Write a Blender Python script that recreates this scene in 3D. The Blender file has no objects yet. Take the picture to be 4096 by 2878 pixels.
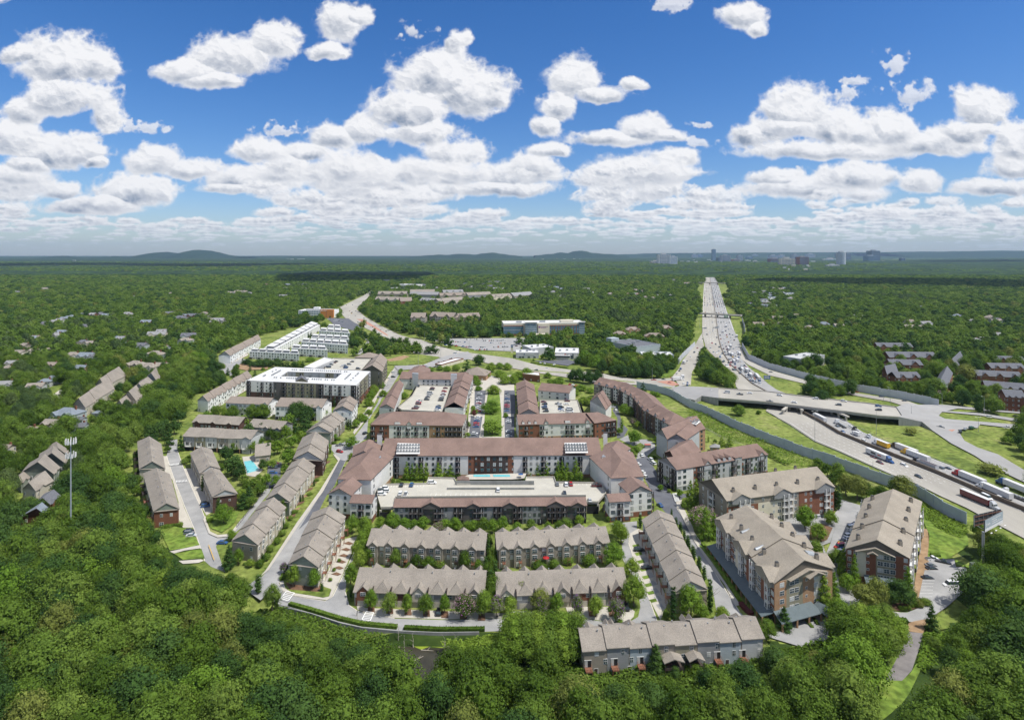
import bpy, math, random, numpy as np
from math import radians as R_, sin, cos, pi, hypot, atan2
rnd=random.Random(5)
F,H,HZ,CX=2320.,140.,1012.,2048.
# ---- places: photo coordinates of survey points are turned into points on the ground plane (or at height z) ----
SC={'A':(960,.44638),'B':(1560,.44638),'C':(2158,.44638)}
def nat(c,x,y):
    if c=='W':return 800+x*.30488,1250+y*.30488
    if c=='Z':return 2800+x*.27894,2050+y*.27894
    if c=='N':return x,y
    if c=='F':return x*1.78397,y*1.78397
    y0,s=SC[c[0]];return (int(c[1])-1)*1024+x*s,y0+y*s
def G(n,z=0.):
    Y=F*(H-z)/(n[1]-HZ);return ((n[0]-CX)*Y/F,Y)
def PL(s,z=0.):
    "string of survey points -> list of (x,y,z) ; tokens: crop name, or x,y or x,y,z"
    c='N';o=[]
    for t in s.split():
        if ',' not in t:c=t;continue
        v=[float(a) for a in t.split(',')];zz=v[2] if len(v)>2 else z
        g=G(nat(c,v[0],v[1]),zz);o.append((g[0],g[1],zz))
    return o
def px_of(x,y,z=0):
    return CX+F*x/y,HZ+F*(H-z)/y
C=bpy.context.scene.collection
# ---------------- materials ----------------
M={}
def mat(name,col,rough=.8,var=.12,scale=.6,col2=None,metal=0,spec=.3,kind='noise',objrand=0,bump=0,stretch=None,trans=0):
    m=bpy.data.materials.new(name);m.use_nodes=True;nt=m.node_tree;N=nt.nodes;L=nt.links
    b=N['Principled BSDF'];b.inputs['Roughness'].default_value=rough;b.inputs['Metallic'].default_value=metal
    b.inputs['Specular IOR Level'].default_value=spec
    c=(*col,1);
    tc=N.new('ShaderNodeNewGeometry');mp=N.new('ShaderNodeMapping');L.new(tc.outputs['Position'],mp.inputs[0])
    if stretch:mp.inputs['Scale'].default_value=stretch
    n=N.new('ShaderNodeTexNoise');n.inputs['Scale'].default_value=scale;n.inputs['Detail'].default_value=5;n.inputs['Roughness'].default_value=.65;L.new(mp.outputs[0],n.inputs['Vector'])
    r=N.new('ShaderNodeMapRange');r.inputs[1].default_value=.3;r.inputs[2].default_value=.7;L.new(n.outputs[0],r.inputs[0])
    mx=N.new('ShaderNodeMix');mx.data_type='RGBA'
    a=tuple(x*(1-var) for x in col)+(1,);d=tuple(min(1,x*(1+var)) for x in (col2 or col))+(1,)
    mx.inputs[6].default_value=a;mx.inputs[7].default_value=d;L.new(r.outputs[0],mx.inputs[0]);out=mx.outputs[2]
    if kind=='brick':
        t=N.new('ShaderNodeTexNoise');t.inputs['Scale'].default_value=9;t.inputs['Detail'].default_value=2
        mm=N.new('ShaderNodeMapping');mm.inputs['Scale'].default_value=(.5,.5,2.4);L.new(tc.outputs['Position'],mm.inputs[0]);L.new(mm.outputs[0],t.inputs['Vector'])
    elif kind in('shingle','siding'):
        t=N.new('ShaderNodeTexNoise');t.inputs['Scale'].default_value=2.6 if kind=='shingle' else 3;t.inputs['Detail'].default_value=3
        mm=N.new('ShaderNodeMapping');mm.inputs['Scale'].default_value=(1,1,1.6) if kind=='shingle' else (.15,.15,2.2);L.new(tc.outputs['Position'],mm.inputs[0]);L.new(mm.outputs[0],t.inputs['Vector'])
    else:t=None
    if t:
        r2=N.new('ShaderNodeMapRange');r2.inputs[1].default_value=.25;r2.inputs[2].default_value=.75;k={'brick':.35,'shingle':.24,'siding':.10}[kind]
        r2.inputs[3].default_value=1-k;r2.inputs[4].default_value=1+k;L.new(t.outputs[0],r2.inputs[0])
        h=N.new('ShaderNodeVectorMath');h.operation='SCALE';L.new(out,h.inputs[0]);L.new(r2.outputs[0],h.inputs['Scale']);out=h.outputs[0]
    if objrand:
        oi=N.new('ShaderNodeObjectInfo');hs=N.new('ShaderNodeHueSaturation')
        a1=N.new('ShaderNodeMath');a1.operation='MULTIPLY_ADD';a1.inputs[1].default_value=objrand*2;a1.inputs[2].default_value=1-objrand;L.new(oi.outputs['Random'],a1.inputs[0])
        L.new(a1.outputs[0],hs.inputs['Value']);L.new(out,hs.inputs['Color']);out=hs.outputs[0]
    L.new(out,b.inputs['Base Color'])
    if bump:
        bp=N.new('ShaderNodeBump');bp.inputs['Strength'].default_value=bump;L.new(n.outputs[0],bp.inputs['Height']);L.new(bp.outputs[0],b.inputs['Normal'])
    M[name]=m;return m
for a in [('roof_taupe',(.262,.232,.195),.9,.17,.11),('roof_tan',(.285,.25,.20),.9,.14,.11),('roof_brown',(.205,.14,.115),.9,.17,.11),('roof_brown2',(.25,.21,.175),.9,.10,.25),('roof_slate',(.13,.135,.15),.9,.12,.3),('roof_gray',(.25,.25,.25),.9,.12,.3),('roof_blue',(.19,.22,.25),.9,.1,.3),('roof_red',(.24,.15,.13),.9,.1,.3)]:
    mat(*a,kind='shingle')
mat('brick',(.20,.085,.05),.9,.15,.4,kind='brick');mat('brick_tan',(.34,.21,.12),.9,.15,.4,kind='brick');mat('brick_dark',(.10,.055,.042),.9,.15,.4,kind='brick')
mat('brick_pale',(.36,.31,.25),.9,.12,.4,kind='brick')
for a in [('stucco_white',(.66,.65,.62)),('stucco_gray',(.40,.41,.42)),('stucco_cream',(.60,.55,.44)),('siding_taupe',(.27,.24,.195)),('siding_gray',(.26,.265,.265)),('siding_olive',(.25,.235,.165)),('siding_blue',(.36,.41,.43)),('siding_cream',(.52,.48,.39)),('siding_light',(.45,.46,.45)),('siding_dark',(.11,.10,.095)),('siding_green',(.24,.27,.22)),('paint_white',(.80,.80,.78))]:
    mat(*a,.85,.07,.3,kind='siding')
mat('trim_white',(.72,.71,.68),.6,.05);mat('trim_dark',(.05,.042,.038),.6,.1);mat('flat_white',(.58,.58,.57),.8,.10,.12);mat('metal_gray',(.36,.38,.39),.45,.1,metal=.5);mat('metal_green',(.11,.14,.15),.6,.1)
mat('glass_dark',(.055,.08,.09),.12,.4,.25,spec=.9);mat('glass_blue',(.10,.17,.22),.12,.25,.05,spec=.8);mat('glass_tower',(.13,.20,.28),.2,.2,.02,spec=.7);mat('curtain',(.45,.46,.44),.4,.2,.5,spec=.5)
mat('wood_deck',(.22,.10,.06),.8,.2,1.2);mat('wood_dark',(.06,.045,.038),.8,.2,1);mat('recess_shade',(.02,.02,.02),.9)  # last one: near-black, painted in for the shade inside openings
mat('asphalt',(.275,.275,.27),.9,.14,.07,col2=(.33,.325,.315));mat('brick_orange',(.50,.20,.055),.9,.1,.4,kind='brick');mat('asphalt_dark',(.115,.12,.135),.9,.22,.14);mat('asphalt_old',(.20,.185,.18),.9,.2,.3);mat('concrete',(.46,.43,.37),.9,.10,.2);mat('concrete_deck',(.44,.42,.36),.9,.12,.1);mat('highway',(.33,.31,.27),.9,.12,.03,col2=(.38,.36,.315),stretch=(1,.25,1));mat('highway_gray',(.31,.305,.295),.9,.10,.05)
mat('concrete_wall',(.26,.265,.25),.9,.2,.35,stretch=(1,1,.25));mat('noise_wall',(.40,.45,.49),.9,.1,.2,stretch=(1,1,3));mat('noise_wall2',(.50,.52,.54),.9,.08,.2,stretch=(1,1,3));mat('barrier',(.13,.105,.08),.9,.2,.3);mat('paver_red',(.42,.22,.16),.9,.1,.4);mat('paint_line',(.78,.78,.75),.7,.05);mat('paint_yellow',(.62,.42,.08),.7,.05);mat('kerb',(.58,.54,.46),.9,.08);mat('kerb_red',(.45,.15,.12),.9,.1)
mat('soil',(.27,.17,.09),.95,.2,.25,col2=(.32,.22,.13));mat('mulch',(.16,.09,.055),.95,.25,.5);mat('pond_water',(.05,.045,.03),.25,.4,.12,spec=.5);mat('algae',(.20,.26,.02),.8,.2,.3);mat('pool_water',(.16,.52,.56),.1,.06,.3,spec=.6)
mat('bark',(.14,.11,.085),.95,.2,1);mat('deadwood',(.38,.34,.28),.9,.15,1);mat('rubber',(.02,.02,.02),.9);mat('galvanised',(.42,.46,.50),.4,.1,metal=.4);mat('steel_dark',(.07,.07,.07),.6)
for n,c in dict(white=(.78,.78,.77),silver=(.45,.46,.47),gray=(.16,.165,.17),black=(.022,.022,.025),blue=(.03,.09,.24),red=(.38,.02,.02),maroon=(.12,.02,.025),yellow=(.62,.36,.02),green=(.04,.13,.06),orange=(.5,.15,.03)).items():
    mat('paint_'+n if n!='white' else 'car_white',c,.25,.03,spec=.6)
M['car_yellow']=M['paint_yellow']
def PC(n):return M['car_white'] if n=='white' else M['paint_'+n]
# ground and leaves have richer set-ups
def ramp_mat(name,cols,scale,rough=.95,detail=8,bump=0,trans=0,obj=0,scale2=None,lo=.3,hi=.7,fine=0):
    m=bpy.data.materials.new(name);m.use_nodes=True;nt=m.node_tree;N=nt.nodes;L=nt.links;b=N['Principled BSDF'];b.inputs['Roughness'].default_value=rough;b.inputs['Specular IOR Level'].default_value=.15
    g=N.new('ShaderNodeNewGeometry');n=N.new('ShaderNodeTexNoise');n.inputs['Scale'].default_value=scale;n.inputs['Detail'].default_value=detail;n.inputs['Roughness'].default_value=.62;L.new(g.outputs['Position'],n.inputs['Vector'])
    f=n.outputs[0]
    r0=N.new('ShaderNodeMapRange');r0.inputs[1].default_value=lo;r0.inputs[2].default_value=hi;L.new(f,r0.inputs[0]);f=r0.outputs[0]
    if obj:
        oi=N.new('ShaderNodeObjectInfo');a=N.new('ShaderNodeMath');a.operation='MULTIPLY_ADD';a.inputs[1].default_value=obj;L.new(oi.outputs['Random'],a.inputs[0])
        a2=N.new('ShaderNodeMath');a2.operation='MULTIPLY';a2.inputs[1].default_value=1-obj;L.new(f,a2.inputs[0]);L.new(a2.outputs[0],a.inputs[2]);f=a.outputs[0]
    cr=N.new('ShaderNodeValToRGB');e=cr.color_ramp.elements
    while len(e)<len(cols):e.new(.5)
    for i,c in enumerate(cols):e[i].position=i/(len(cols)-1);e[i].color=(*c,1)
    L.new(f,cr.inputs[0]);out=cr.outputs[0]
    if fine:
        n2=N.new('ShaderNodeTexNoise');n2.inputs['Scale'].default_value=fine;n2.inputs['Detail'].default_value=3;L.new(g.outputs['Position'],n2.inputs['Vector'])
        r2=N.new('ShaderNodeMapRange');r2.inputs[1].default_value=.32;r2.inputs[2].default_value=.68;r2.inputs[3].default_value=.62;r2.inputs[4].default_value=1.42;L.new(n2.outputs[0],r2.inputs[0])
        h2=N.new('ShaderNodeVectorMath');h2.operation='SCALE';L.new(out,h2.inputs[0]);L.new(r2.outputs[0],h2.inputs['Scale']);out=h2.outputs[0]
    L.new(out,b.inputs['Base Color'])
    if trans:
        t=N.new('ShaderNodeBsdfTranslucent');hs=N.new('ShaderNodeHueSaturation');hs.inputs['Value'].default_value=1.3;L.new(out,hs.inputs['Color']);L.new(hs.outputs[0],t.inputs[0])
        mx=N.new('ShaderNodeMixShader');mx.inputs[0].default_value=trans;L.new(b.outputs[0],mx.inputs[1]);L.new(t.outputs[0],mx.inputs[2]);L.new(mx.outputs[0],N['Material Output'].inputs[0])
    M[name]=m;return m
ramp_mat('grass',[(.07,.10,.025),(.13,.175,.035),(.19,.225,.055),(.25,.245,.10)],.035,detail=9,fine=.3)
ramp_mat('grass_lush',[(.08,.135,.022),(.13,.195,.032),(.18,.23,.045)],.08,fine=.4)
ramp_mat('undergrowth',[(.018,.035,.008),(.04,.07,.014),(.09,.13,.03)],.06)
ramp_mat('leaf',[(.046,.090,.012),(.095,.160,.020),(.130,.205,.032),(.185,.25,.048)],.012,trans=.36,obj=.75,lo=.35,hi=.65,fine=1.1)
ramp_mat('leaf_bright',[(.095,.185,.020),(.145,.235,.028),(.21,.285,.042)],.05,trans=.3,obj=.6,fine=1.3)
ramp_mat('leaf_dark',[(.028,.064,.015),(.048,.098,.021),(.075,.13,.028)],.05,trans=.22,obj=.6,fine=1.1)
ramp_mat('leaf_pine',[(.05,.09,.030),(.08,.128,.038),(.12,.165,.05)],.02,trans=.2,obj=.6,fine=1.4)
ramp_mat('leaf_olive',[(.11,.14,.03),(.165,.195,.042),(.23,.25,.06)],.05,trans=.25,obj=.6,fine=1.2)
ramp_mat('leaf_red',[(.07,.02,.02),(.10,.03,.03),(.14,.05,.04)],.05,obj=.5)
ramp_mat('flower_pink',[(.16,.12,.08),(.42,.26,.30),(.30,.10,.30)],.9,detail=2)
ramp_mat('flower_purple',[(.04,.08,.02),(.22,.10,.26),(.34,.12,.36)],.9,detail=2)
ramp_mat('far_canopy',[(.006,.018,.008),(.014,.036,.012),(.026,.056,.016),(.045,.08,.024)],.008,detail=12,lo=.36,hi=.64)
ramp_mat('hill_trees',[(.008,.025,.012),(.02,.045,.02)],.002)
# ---------------- mesh building ----------------
ORG={}
def props(o,label=None,cat=None,group=None,kind=None):
    if label:o['label']=label
    if cat:o['category']=cat
    if group:o['group']=group
    if kind:o['kind']=kind
    return o
def thing(name,label,cat,loc,group=None):
    o=bpy.data.objects.new(name,None);o.empty_display_size=1;C.objects.link(o);o.location=loc;ORG[o]=tuple(loc);return props(o,label,cat,group)
class MB:
    def __init__(s):s.v=[];s.f=[];s.m=[];s.ms=[]
    def mi(s,m):
        if m not in s.ms:s.ms.append(m)
        return s.ms.index(m)
    def poly(s,pts,m):
        n=len(s.v);s.v.extend(pts);s.f.append(tuple(range(n,n+len(pts))));s.m.append(s.mi(m))
    def slab(s,top,th,m,mside=None):
        "closed slab below polygon `top`"
        n=len(s.v);k=len(top);s.v.extend(top);s.v.extend([(p[0],p[1],p[2]-th) for p in top]);a=s.mi(m);b=s.mi(mside or m)
        if k==4:
            for q in ((0,1,2),(0,2,3)):s.f.append(tuple(n+i for i in q));s.m.append(a);s.f.append(tuple(n+k+i for i in q[::-1]));s.m.append(b)
        else:s.f.append(tuple(range(n,n+k)));s.m.append(a);s.f.append(tuple(range(n+2*k-1,n+k-1,-1)));s.m.append(b)
        for i in range(k):
            j=(i+1)%k;s.f.append((n+i,n+k+i,n+k+j,n+j));s.m.append(b)
    def hexa(s,b4,t4,m):
        n=len(s.v);s.v.extend(b4);s.v.extend(t4);a=s.mi(m)
        for q in ((3,2,1,0),(4,5,6,7),(0,1,5,4),(1,2,6,5),(2,3,7,6),(3,0,4,7)):
            s.f.append(tuple(n+i for i in q));s.m.append(a)
    def box(s,o,ux,uy,x0,x1,y0,y1,z0,z1,m):
        P=lambda x,y,z:(o[0]+ux[0]*x+uy[0]*y,o[1]+ux[1]*x+uy[1]*y,z)
        s.hexa([P(x0,y0,z0),P(x1,y0,z0),P(x1,y1,z0),P(x0,y1,z0)],[P(x0,y0,z1),P(x1,y0,z1),P(x1,y1,z1),P(x0,y1,z1)],m)
    def abox(s,x,y,z,sx,sy,sz,m):s.box((x,y),(1,0),(0,1),-sx/2,sx/2,-sy/2,sy/2,z,z+sz,m)
    def tube(s,p,q,r0,r1,m,k=8):
        from mathutils import Vector as V
        p=V(p);q=V(q);d=(q-p).normalized();a=d.orthogonal().normalized();b=d.cross(a);n=len(s.v);c=s.mi(m)
        for P,r in ((p,r0),(q,r1)):
            for i in range(k):
                t=2*pi*i/k;s.v.append(tuple(P+a*(r*cos(t))+b*(r*sin(t))))
        for i in range(k):
            j=(i+1)%k;s.f.append((n+i,n+j,n+k+j,n+k+i));s.m.append(c)
        s.f.append(tuple(range(n+k-1,n-1,-1)));s.f.append(tuple(range(n+k,n+2*k)));s.m+= [c,c]
    def build(s,name,parent=None,label=None,kind=None,org=None,mesh_only=False,smooth=False):
        og=org if org is not None else (ORG.get(parent,(0,0,0)) if parent else (0,0,0))
        me=bpy.data.meshes.new(name);v=np.array(s.v,dtype=float).reshape(-1,3)-np.array(og)
        me.from_pydata(v.tolist(),[],s.f)
        for m in s.ms:me.materials.append(M[m] if isinstance(m,str) else m)
        if s.m:me.polygons.foreach_set('material_index',s.m)
        if smooth:me.polygons.foreach_set('use_smooth',[True]*len(s.f))
        if mesh_only:return me
        o=bpy.data.objects.new(name,me);C.objects.link(o)
        if parent:o.parent=parent;ORG[o]=og
        elif org is not None:o.location=og;ORG[o]=og
        if label:o['label']=label
        if kind:o['kind']=kind
        return o
def lerp(a,b,t):return tuple(a[i]+(b[i]-a[i])*t for i in range(len(a)))
def unit(a,b):
    d=(b[0]-a[0],b[1]-a[1]);l=hypot(*d) or 1;return (d[0]/l,d[1]/l),l
FOOT=[]   # footprints (world xy polygons) for keeping trees away
# ---------------- buildings ----------------
class Bld:
    def __init__(s,name,label,loc,cat='building',group=None,roof='roof_taupe',wall='siding_taupe',frame='trim_white',glass='glass_dark'):
        s.t=thing(name,label,cat,loc,group);s.roof=roof;s.wall=wall;s.frame=frame;s.glass=glass;s.parts={};s.rf=None
    def add(s,k,mb):s.parts.setdefault(k,[]).append(mb)
    def done(s):
        for k,l in sorted(s.parts.items(),key=lambda e:e[0]!='roof'):
            if len(l)>95:
                def sz(mb):
                    p=mb.v[0];return p[1]
                l=sorted(l,key=sz);rest=l[95:];l=l[:95];mm=MB()
                for b in rest:
                    n=len(mm.v);mm.v+=b.v;mm.f+=[tuple(i+n for i in f) for f in b.f];mm.m+=[mm.mi(b.ms[i]) for i in b.m]
                mm.build(k,s.t,kind='stuff')
            for b in l:
                if k in('roof_vent','chimney') and s.rf:b.build(k,s.rf)
                else:
                    o=b.build(k,s.t)
                    if k=='roof' and not s.rf:s.rf=o
                    for n_,sb in getattr(b,'subs',()):sb.build(n_,o)
        return s.t
    def face(s,p0,p1,z0,z1,rows,zones=(),out=.0):
        "rows: top floor first, one character per bay"
        u,L=unit(p0,p1);n=(u[1],-u[0]);nf=len(rows);fh=(z1-z0)/nf
        for (a,b,m,lo,hi) in zones:
            mb=MB();mb.box(p0,u,n,L*a,L*b,-.05,.10,z0+(z1-z0)*lo,z0+(z1-z0)*hi-.02,m);s.add('wall_panel',mb)
        for i,row in enumerate(rows):
            zf=z1-(i+1)*fh
            k=len(row)
            for j,ch in enumerate(row):
                if ch=='.':continue
                x=L*(j+.5)/k;s.item(ch,p0,u,n,x,zf,fh,L/k)
    def item(s,ch,p0,u,n,x,zf,fh,bw):
        mb=MB();B=lambda x0,x1,y0,y1,z0,z1,m:mb.box(p0,u,n,x+x0,x+x1,y0,y1,z0,z1,m)
        if ch in 'wdsvWT':
            w,h,sl={'w':(1.1,1.5,.9),'d':(1.9,1.6,.8),'s':(.8,.8,1.2),'v':(.9,1.9,.6),'W':(2.8,1.9,.5),'T':(1.9,2.2,.2)}[ch]
            w=min(w,bw*.8);h=min(h,fh*.75);z=zf+min(sl,fh*.3)
            B(-w/2-.12,w/2+.12,-.05,.14,z-.12,z+h+.12,s.frame)
            B(-w/2,w/2,.10,.17,z,z+h,s.glass if (hash((round(x,1),round(zf,1)))%3) else 'curtain')
            B(-.035,.035,.12,.2,z,z+h,s.frame)
            if h>1:B(-w/2,w/2,.12,.195,z+h*.52,z+h*.52+.07,s.frame)
            s.add('window',mb)
        elif ch in 'bB':
            w=min(3.0 if ch=='b' else 4.2,bw*.92);h=min(2.5,fh*.85)
            B(-w/2,w/2,-.05,.13,zf+.05,zf+h,'recess_shade')  # near-black panel on the wall stands in for the shaded recess
            for q in (-.28,.0,.28):B(q*w-.05,q*w+.05,.1,.19,zf+.1,zf+h-.2,s.frame)
            B(-w/2,-w*.28,.1,.16,zf+.1,zf+h-.3,s.glass);B(w*.05,w*.28,.1,.16,zf+.1,zf+h-.3,'curtain')
            s.add('window',mb)
            mb=MB();B=lambda x0,x1,y0,y1,z0,z1,m:mb.box(p0,u,n,x+x0,x+x1,y0,y1,z0,z1,m)
            rail='trim_white' if s.frame=='trim_white' else 'trim_dark'
            B(-w/2,w/2,.0,1.5,zf-.2,zf,'trim_white' if s.frame=='trim_white' else 'siding_dark')
            pm=mb;mb=MB();B=lambda x0,x1,y0,y1,z0,z1,m:mb.box(p0,u,n,x+x0,x+x1,y0,y1,z0,z1,m)
            B(-w/2,w/2,1.42,1.48,zf+.95,zf+1.05,rail);B(-w/2,-w/2+.06,.05,1.48,zf+.95,zf+1.05,rail);B(w/2-.06,w/2,.05,1.48,zf+.95,zf+1.05,rail)
            k=int(w/.35)
            for i in range(k+1):
                q=-w/2+.03+i*(w-.06)/k;B(q-.03,q+.03,1.42,1.48,zf,zf+.95,rail)
            if ch=='B':
                for q in (-w/2,w/2-.3):B(q,q+.3,1.2,1.5,zf,zf+fh-.25,rail if rail=='trim_dark' else 'trim_white')
            pm.subs=[('railing',mb)];s.add('balcony',pm)
        elif ch=='g':
            w=min(4.8,bw*.85);B(-w/2-.15,w/2+.15,-.05,.1,zf,zf+2.55,s.frame);B(-w/2,w/2,.0,.16,zf,zf+2.35,'siding_cream')
            for k in (1,2,3):B(-w/2,w/2,.1,.18,zf+k*.58,zf+k*.58+.03,'siding_gray')
            s.add('garage_door',mb)
        elif ch=='k':
            w=min(3.4,bw*.75);d=2.6
            B(-w/2,w/2,-.05,.13,zf+.05,zf+2.3,'recess_shade');B(-w/2,-.1,.1,.16,zf+.1,zf+2.2,'curtain');B(-w/2-.1,w/2+.1,.05,.19,zf+2.25,zf+2.45,s.frame);s.add('patio_door',mb)  # dark panel painted for the unlit depth behind the door
            mb=MB();B=lambda x0,x1,y0,y1,z0,z1,m:mb.box(p0,u,n,x+x0,x+x1,y0,y1,z0,z1,m)
            wd='wood_deck' if hash(round(p0[0]+x))%3 else 'wood_dark'
            B(-w/2,w/2,.0,d,zf-.2,zf,wd)
            pm=mb;mb=MB();B=lambda x0,x1,y0,y1,z0,z1,m:mb.box(p0,u,n,x+x0,x+x1,y0,y1,z0,z1,m)
            for a,b,c,e in ((-w/2,w/2,d-.08,d),(-w/2,-w/2+.08,.2,d),(w/2-.08,w/2,.2,d)):
                B(a,b,c,e,zf+.9,zf+1.0,wd);B(a,b,c,e,zf+.1,zf+.8,wd) if wd=='wood_dark' else None
            k=int(w/.4)
            for i in range(k+1):
                q=-w/2+.04+i*(w-.08)/k;B(q-.04,q+.04,d-.08,d,zf,zf+.9,wd)
            if zf>1:
                for q in (-w/2,w/2-.16):pm.box(p0,u,n,x+q,x+q+.16,d-.2,d-.04,max(0,zf-3),zf-.2,wd)
            pm.subs=[('railing',mb)];s.add('deck',pm)
        elif ch=='D':
            w=1.1;B(-w/2-.15,w/2+.15,-.05,.12,zf,zf+2.3,s.frame);B(-w/2,w/2,.05,.17,zf+.05,zf+2.15,'wood_dark');s.add('door',mb)
        elif ch=='a':
            w=1.6;h=2.0;z=zf+.6
            mb.poly([(p0[0]+u[0]*(x+q)+n[0]*.13,p0[1]+u[1]*(x+q)+n[1]*.13,z+r) for q,r in [(-w/2,0),(w/2,0),(w/2,h*.75)]+[(w/2*cos(t),h*.75+.45*sin(t)) for t in (.5,1.0,1.57,2.1,2.6)]+[(-w/2,h*.75)]],s.glass)
            B(-w/2-.1,w/2+.1,-.05,.15,z-.12,z,s.frame);s.add('window',mb)
        elif ch in 'ce':   # columned porch / carport, its shaded depth painted as a dark panel
            B(-bw/2,bw/2,-.05,.12,zf,zf+fh*.85,'recess_shade');B(-bw/2,-bw/2+.45,-.05,.4,zf,zf+fh*.9,'brick_tan' if ch=='c' else 'concrete_deck');s.add('porch_bay',mb)
    def wing(s,pts,ze,t=.45,ends='gg',z0=0.,wall=None,roof=None,ov=.5,units=1,step=.0,brick=0,brickm='brick',f='',r='',b='',l='',zf=None,zr=None,chim=0,vents=0,base=None,flat=False,foot=True,zb=None):
        """pts A,B,C,D (front-left, front-right, back-right, back-left eave corners, xy).
        ridge runs from the middle of P0P1 to the middle of P3P2 = along A->D"""
        wall=wall or s.wall;roof=roof or s.roof
        A,B,Cc,D=[tuple(p[:2]) for p in pts]
        if foot:FOOT.append([A,B,Cc,D])
        w=MB();Pz=lambda p,z:(p[0],p[1],z)
        w.hexa([Pz(p,z0) for p in (A,B,Cc,D)],[Pz(p,ze) for p in (A,B,Cc,D)],wall)
        ins=lambda p,q,e:(p[0]+(q[0]-p[0])*e,p[1]+(q[1]-p[1])*e)
        def surf(sa,ta):return lerp(lerp(A,D,sa),lerp(B,Cc,sa),ta)
        half=(hypot(B[0]-A[0],B[1]-A[1])+hypot(Cc[0]-D[0],Cc[1]-D[1]))/4
        _,Ln=unit(lerp(A,B,.5),lerp(D,Cc,.5));rise=t*half
        s.ctx=(A,B,Cc,D,ze,rise,half,Ln)
        if flat:
            rf=MB();rf.slab([Pz(p,ze+.02) for p in (A,B,Cc,D)],.0+.3,roof)
            for p,q in ((A,B),(B,Cc),(Cc,D),(D,A)):
                u,L=unit(p,q);n=(u[1],-u[0]);rf.box(p,u,n,-.1,L+.1,-.3,.12,ze-.5,ze+.7,wall if flat is True else flat)
            s.add('wall',w);s.add('roof',rf)
        else:
            rf=MB();so=ov/max(Ln,1);to=ov/(2*half)
            hp=[(min(.5,half/Ln*1.0) if e=='h' else 0) for e in ends]
            th=.28
            for k in range(units):
                s0=k/units;s1=(k+1)/units;dz=step*((k%2) if step>0 else 0)+(abs(step)*(units-1-k) if step<0 else 0)
                dz=dz+.0;e0=-so if k==0 else 0;e1=so if k==units-1 else 0
                r0=s0+(hp[0] if k==0 else 0);r1=s1-(hp[1] if k==units-1 else 0)
                if not(k==0 and hp[0]):r0+=e0
                if not(k==units-1 and hp[1]):r1+=e1
                zt=ze+rise+dz;zo=ze-t*ov+dz
                for ta,sg in ((-to,0),(1+to,1)):
                    q=[Pz(surf(s0+e0,ta),zo),Pz(surf(s1+e1,ta),zo),Pz(surf(r1,.5),zt),Pz(surf(r0,.5),zt)]
                    if sg:q=q[::-1]
                    rf.slab([(p[0],p[1],p[2]+th) for p in q],th,roof,'trim_dark' if roof.startswith('roof_br') else 'siding_taupe')
                for ei,(ss,kk) in enumerate(((0,0),(1,units-1))):
                    if k==kk and hp[ei]:
                        e=s0+e0 if ei==0 else s1+e1;rr=r0 if ei==0 else r1
                        q=[Pz(surf(e,-to),zo+th),Pz(surf(e,1+to),zo+th),Pz(surf(rr,.5),zt+th)];q=q[::-1] if ei==0 else q
                        rf.slab(q,th,roof)
                # gable fill
                for sx,on in ((s0,k>0 and step!=0 or (k==0 and not hp[0])),(s1,k<units-1 and step!=0 or (k==units-1 and not hp[1]))):
                    if on:
                        sx2=sx+(.003 if sx==s0 else -.003)
                        w.slab([Pz(surf(sx2,0),ze+dz+.02),Pz(surf(sx2,1),ze+dz+.02),Pz(surf(sx2,.5),zt-.03)],.01,wall)
                        w.poly([Pz(surf(sx2,0),ze-.3),Pz(surf(sx2,1),ze-.3),Pz(surf(sx2,1),ze+dz),Pz(surf(sx2,.5),zt-.02),Pz(surf(sx2,0),ze+dz)],wall)
            s.add('wall',w);s.add('roof',rf)
            for k in range(vents):
                sa=(k+.5)/vents;ta=.5+(.10 if k%2 else -.14);p=surf(sa,ta);z=ze+rise*(1-abs(2*ta-1));v=MB();v.tube((p[0],p[1],z),(p[0],p[1],z+.9),.16,.16,'metal_gray',6);v.tube((p[0],p[1],z+.9),(p[0],p[1],z+1.05),.26,.26,'metal_gray',6);s.add('roof_vent',v)
            for k in range(chim):
                for ta in (.16,.84):
                    sa=(k+.5)/chim;p=surf(sa,ta);z=ze+rise*(1-abs(2*ta-1));v=MB();v.abox(p[0],p[1],z-.8,1.3,1.3,2.9,wall if chim<9 else 'siding_taupe');v.abox(p[0],p[1],z+2.1,1.0,1.0,.45,'steel_dark');s.add('chimney',v)
        bz=z0 if base is None else base
        if brick:
            for p,q in ((A,B),(B,Cc),(Cc,D),(D,A)):
                u,L=unit(p,q);n=(u[1],-u[0]);mb=MB();mb.box(p,u,n,-.06,L+.06,-.05,.06,bz,bz+brick,brickm);s.add('brick_base',mb)
        for (p,q,rr) in ((A,B,f),(B,Cc,r),(Cc,D,b),(D,A,l)):
            if rr:
                z=()
                if isinstance(rr,tuple):rr,z=rr
                if isinstance(rr,str):rr=rr.split('/')
                s.face(p,q,bz,ze,rr,z)
        return s
    def cross(s,side,sa,w,zw=0,t=.7,bay=.5,wall=None,hip=False,rows=None,z0=0,z1=None,inset=0):
        "small gable crossing the last wing; side 0 = A->D eave (left), 1 = B->C eave (right)"
        A,B,Cc,D,ze,rise,half,Ln=s.ctx;wall=wall or s.wall
        if side==0:e0,e1=D,A;m0,m1=lerp(Cc,B,.0),lerp(Cc,B,1)
        else:e0,e1=B,Cc
        sA=1-sa if side==0 else sa
        u,L=unit(e0,e1);n=(u[1],-u[0]);c=(e0[0]+u[0]*L*sA,e0[1]+u[1]*L*sA)
        h=t*w/2;slope=rise/half;zt=ze+zw+h
        P=lambda x,y,z:(c[0]+u[0]*x+n[0]*y,c[1]+u[1]*x+n[1]*y,z)
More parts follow.
